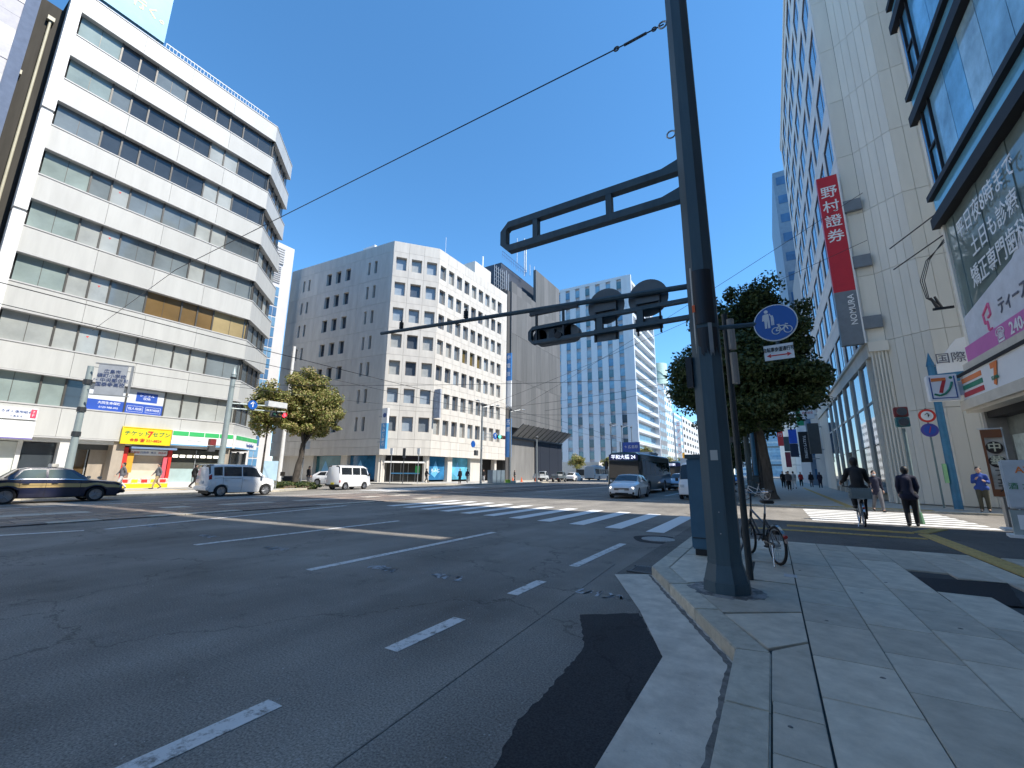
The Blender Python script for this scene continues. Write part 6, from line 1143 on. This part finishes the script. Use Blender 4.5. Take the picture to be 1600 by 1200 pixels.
def flatbed(name, label, x, y, head, col):
    k = [(.3,.35,.6,1.0,1.72,.66,.72,.70,.58), (.9,.35,.6,1.0,1.76,.66,.72,.70,.58), (1.25,.35,.58,.98,1.5,.66,.72,.70,.58), (1.6,.38,.56,.9,1.02,.62,.70,.64,.55), (1.66,.42,.5,.7,.76,.5,.58,.54,.46)]
    c = Car(name, label, 'truck', x, y, head, k, (-1.0,1.1), .28, .62, col); c.patch('windscreen', cglass, 1.28, 1.58, 3.05, 5, sd=0, nx=4, nv=4); c.both('side_window', cglass, .5, 1.4, 2.1, 2.9, xb2=1.2); c.box('rear_window', cglass, .27, .3, -.5, .5, 1.1, 1.6)
    c.box('bed_floor', col, -1.75, .25, -.72, .72, .62, .68); c.pair('bed_side', col, -1.75, .25, .69, .73, .68, 1.0); c.box('tailgate', col, -1.79, -1.75, -.72, .72, .6, 1.0); c.box('load', M('load_grey', (.3,.32,.33), .7, var=.3), -1.6, .1, -.6, .6, .68, 1.3); c.pair('taillight', tail, -1.82, -1.79, .5, .7, .5, .6); c.box('number_plate', plate_w, -1.82, -1.8, -.17, .17, .42, .56); c.box('chassis', black, -1.7, .4, -.4, .4, .35, .6)
    return c
flatbed('flatbed_truck', 'left pale flatbed truck parked before the navy hoarding', -34.2, 66.5, UP, P_('truck_grey', (.50,.53,.55))); flatbed('flatbed_truck', 'right dark loaded flatbed truck parked before the navy hoarding', -30.6, 66, UP, P_('truck_dark', (.10,.12,.13)))
hatch('parked_car', 'white car standing behind the flatbed trucks', -31.2, 74, UP, wpaint, h=1.6)
bus('city_bus', 'distant dark bus following behind the queue', -10.8, 62, -UP, P_('bus_dark', (.022,.045,.040)), P_('bus_dark2', (.02,.03,.03)), '横川駅', M('bus_roof', (.55,.58,.60), .5))
# ================================================================== BICYCLES
spoke = M('spoke', (.55,.56,.57), .3, .9, 0); framewh = P_('bike_white', (.62,.64,.64)); frameblk = P_('bike_black', (.02,.02,.022))
def bike_wheel(par, x, r, nm='wheel', fender=None):
    w_ = MB().torus((x,0,r),(0,1,0),r-.02,.02,32,8).build(nm, rubber, par, smooth=60); b = MB().torus((x,0,r),(0,1,0),r-.045,.011,32,6)
    for k in range(20): a = 2*math.pi*k/20; b.cyl((x+.02*math.cos(a+1),.012*(-1)**k,r+.02*math.sin(a+1)),(x+(r-.045)*math.cos(a),0,r+(r-.045)*math.sin(a)),.0022,.0022,4,cap=False)
    b.cyl((x,-.04,r),(x,.04,r),.022).build('rim', spoke, w_, smooth=60)
    if fender:
        b = MB(); pts = [(x+(r+.02)*math.cos(a),r+(r+.02)*math.sin(a)) for a in np.linspace(fender[0], fender[1], 12)]
        for p, q in zip(pts[:-1], pts[1:]): b.quad((p[0],-.022,p[1]),(p[0],.022,p[1]),(q[0],.022,q[1]),(q[0],-.022,q[1]))
        b.build('mudguard', chrome, par)
    return w_
def bicycle(label, x, y, head, r, wb, fm, z=PZ, lean=0., basket=None, low=False):
    t = thing('bicycle', label, 'bicycle', T(x,y,z) @ RZ(head) @ Matrix.Rotation(lean, 4, 'X')); a = -wb/2; c = wb/2
    bike_wheel(t, a, r, fender=(.3,2.9)); bike_wheel(t, c, r, fender=(.6,2.2) if not low else None); bb = (-.05,0,.29); st_ = (-.2,0,.72); hd = (c-.16,0,.62 if low else .68); hd2 = (c-.2,0,.74 if low else .84)
    f = MB().cyl(bb, st_, .018).cyl(bb, hd, .021).cyl((-.16,0,.55 if low else .6), hd2, .018)
    for s_ in (-.045,.045): f.cyl(bb,(a,s_,r),.011).cyl((st_[0]+.03,0,st_[2]-.08),(a,s_,r),.010).cyl(hd,(c,s_,r),.013)
    f.cyl(hd, hd2, .022).build('frame', fm, t, smooth=50); MB().cyl(st_,(-.24,0,.88),.013).build('seat_post', chrome, t); sd = MB(); sd.prism([(-.40,-.075),(-.40,.075),(-.3,.08),(-.12,.025),(-.08,0),(-.12,-.025),(-.3,-.08)], .88, .93); sd.build('saddle', black, t, bevel=.012)
    top = (hd2[0]-.04,0,1.02); MB().cyl(hd2, top, .015).build('stem', frameblk, t); MB().tube([(top[0]-.06,-.29,1.04),(top[0]+.03,-.2,1.03),(top[0]+.04,0,1.02),(top[0]+.03,.2,1.03),(top[0]-.06,.29,1.04)], .013).build('handlebar', chrome if low else black, t)
    for s_ in (-1,1): MB().cyl((top[0]-.16,s_*.30,1.05),(top[0]-.04,s_*.285,1.04),.019).build('grip', black, t)
    cr = MB().cyl((bb[0],-.05,bb[2]),(bb[0],-.04,bb[2]),.085,.085,20); cr.cyl((bb[0],-.07,bb[2]),(bb[0]+.12,-.07,bb[2]-.11),.01).cyl((bb[0],.07,bb[2]),(bb[0]-.12,.07,bb[2]+.11),.01).build('crankset', darkgrey, t)
    for p in ((bb[0]+.12,-.11,bb[2]-.11),(bb[0]-.12,.11,bb[2]+.11)): MB().box(p[0]-.045,p[0]+.045,p[1]-.04,p[1]+.04,p[2]-.012,p[2]+.012).build('pedal', black, t)
    MB().cyl((a,.05,r),(a,.06,r),.04).tube([(a,-.045,r+.04),(bb[0],-.045,bb[2]+.085)], .005).tube([(a,-.045,r-.04),(bb[0],-.045,bb[2]-.085)], .005).build('chain', darkgrey, t); MB().cyl((a+.02,.06,r),(a-.2,.16,.01),.009).build('kickstand', chrome, t)
    MB().cyl((a-(r+.02)*.86,0,r+(r+.03)*.52),(a-(r+.05)*.9,0,r+(r+.03)*.52),.024).build('reflector', tail, t)
    if basket:
        bx = a+.02; z0 = 2*r+.08; b = MB(); b.box(bx-.22,bx+.22,-.22,.22,z0,z0+.015)
        for u in np.linspace(-.22,.22,9): b.box(bx+u-.006,bx+u+.006,-.235,-.225,z0,z0+.27).box(bx+u-.006,bx+u+.006,.225,.235,z0,z0+.27).box(bx-.235,bx-.225,u-.006,u+.006,z0,z0+.27).box(bx+.225,bx+.235,u-.006,u+.006,z0,z0+.27)
        for zz_ in (.02,.1,.18,.26): b.box(bx-.24,bx+.24,-.24,-.225,z0+zz_,z0+zz_+.02).box(bx-.24,bx+.24,.225,.24,z0+zz_,z0+zz_+.02).box(bx-.24,bx-.225,-.24,.24,z0+zz_,z0+zz_+.02).box(bx+.225,bx+.24,-.24,.24,z0+zz_,z0+zz_+.02)
        b.build('rear_basket', basket, t); MB().box(bx-.18,bx+.18,-.2,.2,z0+.015,z0+.24).build('basket_liner', basket, t); MB().box(bx-.2,bx+.2,-.06,.06,z0-.02,z0).cyl((bx,.05,z0-.02),(a,.05,r),.008).cyl((bx,-.05,z0-.02),(a,-.05,r),.008).build('rack', chrome, t)
    else: MB().box(a-.1,a-.02,-.05,.05,r*1.6,r*1.6+.05).build('lock', black, t)
    return t
bicycle('white and black small wheel bicycle parked behind the steel pole', -.25, 8.3, R(115), .28, .98, frameblk, low=True)
bicycle('second bicycle lying in the shade near the tree trunk', -.9, 27.0, R(160), .3, 1.0, framewh, low=True)
CB = bicycle('grey city bicycle with a rear basket ridden away', 2.0, 15.5, R(88), .33, 1.05, M('bike_silver', (.40,.42,.42), .35, .5, 0), z=.118, basket=M('basket_grey', (.22,.27,.28), .6))
# ================================================================== PEOPLE
skin = M('skin', (.48,.30,.22), .55, var=.05); hairm = M('hair_black', (.012,.011,.011), .6, var=.2, scale=30); maskm = M('mask_white', (.72,.74,.76), .7, var=.03)
cloth = {}
def cl(nm, c): return M('cloth_'+nm, c, .85, var=.18, scale=8, bump=.2, bscale=40)
def remesh(caps, ells, vox, name):
    b = MB()
    for p, q, r0, r1 in caps: b.cyl(p, q, r0, r1, 14); b.sphere(p, r0, 12, 8); b.sphere(q, r1, 12, 8)
    for c, r, s_ in ells: b.sphere(c, r, 16, 12, *s_)
    me = b.mesh(name, skin); o = bpy.data.objects.new('tmp', me); C.objects.link(o)
    bm = bmesh.new(); bm.from_mesh(me); bmesh.ops.remove_doubles(bm, verts=bm.verts, dist=1e-5); bmesh.ops.recalc_face_normals(bm, faces=bm.faces); bm.to_mesh(me); bm.free()
    m = o.modifiers.new('r', 'REMESH'); m.mode = 'VOXEL'; m.voxel_size = vox; m.use_smooth_shade = True
    s = o.modifiers.new('s', 'SMOOTH'); s.factor = .5; s.iterations = 3
    bpy.context.view_layer.update(); out = bpy.data.meshes.new_from_object(o.evaluated_get(bpy.context.evaluated_depsgraph_get())); bpy.data.objects.remove(o); out.name = name; out.materials.clear(); return out
V = Vector
POSES = {}
def skeleton(pose):
    """x forward, y left; returns joints for a 1.70 m figure"""
    j = dict(hipL=V((0,.09,.90)), hipR=V((0,-.09,.90)), pel=V((0,0,.95)), waist=V((.01,0,1.10)), chest=V((.0,0,1.30)), neck=V((0,0,1.46)), head=V((.025,0,1.595)), shL=V((0,.160,1.375)), shR=V((0,-.160,1.375)))
    def legs(a): 
        for s_, (k, an, toe) in zip('LR', a): y = .095 if s_ == 'L' else -.095; j['kn'+s_] = V((k[0],y,k[1])); j['an'+s_] = V((an[0],y,an[1])); j['toe'+s_] = V((toe[0],y*1.15,toe[1]))
    def arms(a):
        for s_, (e, w_) in zip('LR', a): q = 1 if s_ == 'L' else -1; j['el'+s_] = V((e[0],q*e[1],e[2])); j['wr'+s_] = V((w_[0],q*w_[1],w_[2]))
    if pose == 'walk': legs((((.17,.50),(.24,.09),(.41,.05)), ((.0,.49),(-.27,.16),(-.16,.05)))); arms((((-.10,.215,1.13),(-.06,.25,.90)), ((.10,.215,1.13),(.24,.22,.95))))
    elif pose == 'stroll': legs((((.05,.49),(-.10,.10),(.07,.04)), ((.10,.49),(.12,.085),(.30,.04)))); arms((((.02,.215,1.12),(.10,.20,.92)), ((.03,.215,1.12),(.12,.18,.93)))); j['head'] = V((.07,0,1.57)); j['neck'] = V((.03,0,1.45))
    elif pose == 'stand': legs((((.02,.49),(-.01,.085),(.16,.04)), ((.03,.49),(.0,.085),(.17,.04)))); arms((((-.02,.21,1.11),(.05,.25,.88)), ((-.02,.21,1.11),(.06,.25,.89))))
    elif pose == 'phone': legs((((.02,.49),(-.01,.085),(.16,.04)), ((.06,.49),(.05,.085),(.22,.04)))); arms((((-.02,.215,1.12),(.17,.14,1.17)), ((-.02,.215,1.12),(.21,.10,1.25))))
    elif pose == 'cycle':
        for k_ in ('hipL','hipR','pel','waist','chest','neck','head','shL','shR'): j[k_] = j[k_]+V((-.27,0,.04))
        j['chest'] += V((.10,0,-.02)); j['neck'] += V((.16,0,-.04)); j['head'] += V((.20,0,-.04)); j['shL'] += V((.13,0,-.03)); j['shR'] += V((.13,0,-.03))
        legs((((.12,.74),(-.13,.50),(.03,.45)), ((.02,.56),(.04,.24),(.19,.19)))); arms((((.05,.235,1.15),(.24,.29,1.08)), ((.05,.235,1.15),(.24,.29,1.08))))
    elif pose == 'drive':
        legs((((.45,.95),(.7,.7),(.85,.68)), ((.45,.95),(.7,.7),(.85,.68)))); arms((((.15,.24,1.16),(.4,.16,1.22)), ((.15,.24,1.16),(.4,.16,1.22))))
    return j
def hand(caps, wr, el, q):
    d = (wr-el).normalized(); side = V((0,1,0)).cross(d).normalized() if abs(d.y) < .95 else V((0,0,1)); pc = wr+d*.055
    for k in range(4): o = side*(.027-.018*k); L = (.066,.078,.074,.055)[k]; caps.append((pc+o+d*.02, pc+o+d*(.045+L*.5)-V((0,q*.008,0)), .0105, .010)); caps.append((pc+o+d*(.045+L*.5)-V((0,q*.008,0)), pc+o+d*(.04+L)-V((0,q*.026,0)), .010, .008))
    caps.append((wr+d*.012+side*.01, pc+d*.03, .030, .036)); caps.append((wr+d*.02+side*.026, wr+d*.075+side*.055-V((0,q*.012,0)), .013, .010))
def figure(pose, vox, coat=0.):
    key = (pose, vox, coat)
    if key in POSES: return POSES[key]
    j = skeleton(pose); caps = []; el = []
    def C4(a, b, r0, r1): caps.append((j[a], j[b], r0, r1))
    for s_, q in (('L',1),('R',-1)):
        C4('hip'+s_,'kn'+s_,.088,.058); C4('kn'+s_,'an'+s_,.056,.038); C4('an'+s_,'toe'+s_,.040,.034); C4('sh'+s_,'el'+s_,.050,.040); C4('el'+s_,'wr'+s_,.039,.027); hand(caps, j['wr'+s_], j['el'+s_], q); C4('chest','sh'+s_,.095,.058); C4('pel','hip'+s_,.105,.098)
    C4('pel','waist',.118,.112); C4('waist','chest',.115,.122); C4('chest','neck',.10,.056); C4('neck','head',.052,.055); h = j['head']
    el += [(h+V((0,0,.01)),.098,(.98,.80,1.18)), (h+V((.035,0,-.055)),.066,(.9,.85,1.0)), (h+V((.098,0,-.005)),.018,(1.,.75,1.5))]
    for q in (1,-1): el += [(h+V((-.005,q*.082,.0)),.024,(.7,.45,1.25)), (h+V((.086,q*.03,.028)),.014,(.6,1,.7))]
    el += [(h+V((.088,0,-.052)),.018,(.55,1.3,.5))]
    body = remesh(caps, el, vox, 'body')
    cp = [(j['chest'],j['waist'],.140,.138), (j['waist'],j['pel'],.138,.142), (j['chest'],j['neck'],.125,.072)]
    for s_ in 'LR': cp += [(j['chest']+V((0,0,.02)),j['sh'+s_],.108,.072), (j['neck']+V((0,0,-.03)),j['sh'+s_],.06,.066), (j['sh'+s_],j['el'+s_],.071,.058), (j['el'+s_],j['wr'+s_].lerp(j['el'+s_],.06),.056,.042)]
    cp += [(j['hipL']+V((0,.01,-coat)),j['pel'],.12,.135), (j['hipR']+V((0,-.01,-coat)),j['pel'],.12,.135), (j['hipL']+V((0,.01,-coat)),j['hipR']+V((0,-.01,-coat)),.12,.12)]
    jac = remesh(cp, [], vox*1.2, 'jacket'); tp_ = [(j['pel'],j['hipL'],.12,.112), (j['pel'],j['hipR'],.12,.112)]
    for s_ in 'LR': tp_ += [(j['hip'+s_],j['kn'+s_],.105,.075), (j['kn'+s_],j['an'+s_]+V((0,0,.02)),.073,.060)]
    tro = remesh(tp_, [], vox*1.2, 'trousers'); sh = []
    for s_ in 'LR': sh += [(j['an'+s_]+V((-.03,0,-.03)),j['toe'+s_]+V((.03,0,0)),.048,.042), (j['an'+s_]+V((-.01,0,.03)),j['an'+s_]+V((0,0,-.03)),.046,.046)]
    sho = remesh(sh, [], vox*1.2, 'shoe'); hai = remesh([], [(h+V((-.022,0,.034)),.106,(1.0,.86,1.06)), (h+V((-.05,0,-.02)),.085,(.75,.92,1.1))], vox, 'hair')
    msk = remesh([], [(h+V((.055,0,-.045)),.062,(.9,.98,.78))], vox, 'mask')
    POSES[key] = (body, jac, tro, sho, hai, msk, j); return POSES[key]
PID = {}
def person(label, x, y, head, pose, jc, tc, z=PZ, sc_=1., vox=.022, shoes=None, hair=hairm, mask=False, coat=0., bag=None, grp=None):
    t = thing('person', label, 'person', T(x,y,z) @ RZ(head) @ Matrix.Scale(sc_, 4), grp); me = figure(pose, vox, coat); mw = wmat(t)
    for k, (nm, m) in enumerate((('body',skin), ('jacket',jc), ('trousers',tc), ('shoes',shoes or black), ('hair',hair))):
        key = (pose, vox, coat, nm, m.name)
        if key not in PID: q = me[k].copy(); q.materials.append(m); PID[key] = q
        inst(PID[key], nm, t, mw)
    if mask:
        key = (pose, vox, coat, 'mask')
        if key not in PID: q = me[5].copy(); q.materials.append(maskm); PID[key] = q
        inst(PID[key], 'mask', t, mw)
    return t, me[6]
navyc = cl('navy', (.012,.014,.035)); blackc = cl('black', (.012,.012,.014)); greyc = cl('grey', (.12,.12,.13)); tan = cl('tan', (.42,.31,.17)); palec = cl('pale', (.5,.5,.5)); bluec = cl('blue', (.02,.06,.28)); redc = cl('red', (.45,.03,.03)); olivec = cl('olive', (.06,.06,.045)); whitec = cl('white', (.65,.65,.63))
person('person in a dark navy jacket and black trousers walking away', 3.45, 17.4, R(82), 'stroll', navyc, blackc, .0, 1.03, .014, mask=True, coat=.06)
t, j = person('person in black riding the grey city bicycle away', 2.0, 15.5, R(88), 'cycle', blackc, blackc, .118, 1.07, .014, coat=.03); MB().sphere((-.02,0,1.66),.06,12,8).build('hair_bun', M('bun_brown', (.10,.07,.045), .6), t)
person('person in a navy coat walking towards the camera across the side street', 3.65, 23.5, R(-85), 'walk', navyc, greyc, .0, .98, .018, mask=True, coat=.12)
person('person in a blue jacket looking at a phone beside the corner store', 7.0, 24.2, R(-110), 'phone', bluec, olivec, PZ, 1.0, .018)
for k, (x, y, h, ps, jc, tc, lab) in enumerate(((.9,53,-90,'walk',blackc,blackc,'person in black on the left of the distant group'), (1.2,46,-88,'stroll',greyc,blackc,'person in a grey coat in front of the distant group'), (1.75,51,95,'walk',palec,whitec,'person in pale clothes in the distant group'), (2.9,63,-90,'walk',redc,blackc,'person in a red jacket far along the right pavement'), (3.8,61,90,'stand',blackc,greyc,'person standing by the wall far along the right pavement'), (4.4,58,80,'stroll',navyc,navyc,'person in navy hugging the wall on the right pavement'), (1.4,60,-90,'walk',blackc,greyc,'person behind the distant group'))): person(lab, x, y, R(h), ps, jc, tc, PZ, 1, .026, mask=k % 2 == 0)
for (x, y, h, ps, jc, tc, lab) in ((-36.2,12.9,-90,'walk',greyc,tan,'person in a dark jacket and tan trousers walking left past the ticket booth'), (-36.2,15.1,90,'walk',blackc,blackc,'person in black walking before the convenience store'), (-35.9,10.9,-90,'walk',greyc,palec,'person in a grey coat and pale trousers behind the taxi'), (-36.9,40.6,70,'walk',blackc,blackc,'person in black walking past the bank entrance'), (-31.5,40.4,-80,'stand',blackc,blackc,'person in black standing at the kerb before the bank'), (-33.5,44.5,100,'walk',navyc,greyc,'person in navy walking before the blue bank window'), (-34.8,58.5,10,'stroll',blackc,blackc,'worker in black by the netted building'), (-36.5,52.5,-90,'stand',blackc,palec,'person standing in the shade of the bank garage'), (-34.5,23.0,20,'stroll',blackc,greyc,'person in dark clothes at the shaded side street corner')): person(lab, x, y, R(h), ps, jc, tc, PZ, 1, .026)
# driver seen through the taxi window and parked bicycles near the tree
t = thing('motor_scooter', 'dark scooter parked behind the olive tree', 'scooter', T(-35.2,22.0,PZ) @ RZ(R(60)))
bike_wheel(t, -.6, .25); bike_wheel(t, .6, .25); MB().prism([(-.75,-.17),(.1,-.17),(.1,.17),(-.75,.17)], .35, .78).build('rear_body', black, t, bevel=.06); MB().prism([(-.7,-.14),(.0,-.14),(.0,.14),(-.7,.14)], .78, .86).build('seat', darkgrey, t, bevel=.03); MB().box(.0,.42,-.15,.15,.28,.36).build('footboard', black, t); MB().prism([(.38,-.2),(.5,-.2),(.5,.2),(.38,.2)], .3, 1.0).build('leg_shield', white, t, bevel=.03); MB().cyl((.45,0,.95),(.4,0,1.1),.03).tube([(.35,-.3,1.12),(.4,0,1.1),(.35,.3,1.12)], .018).build('handlebar', chrome, t); MB().box(-.95,-.6,-.2,.2,.86,1.2).build('top_case', M('case_brown', (.16,.11,.07), .6), t, bevel=.03)
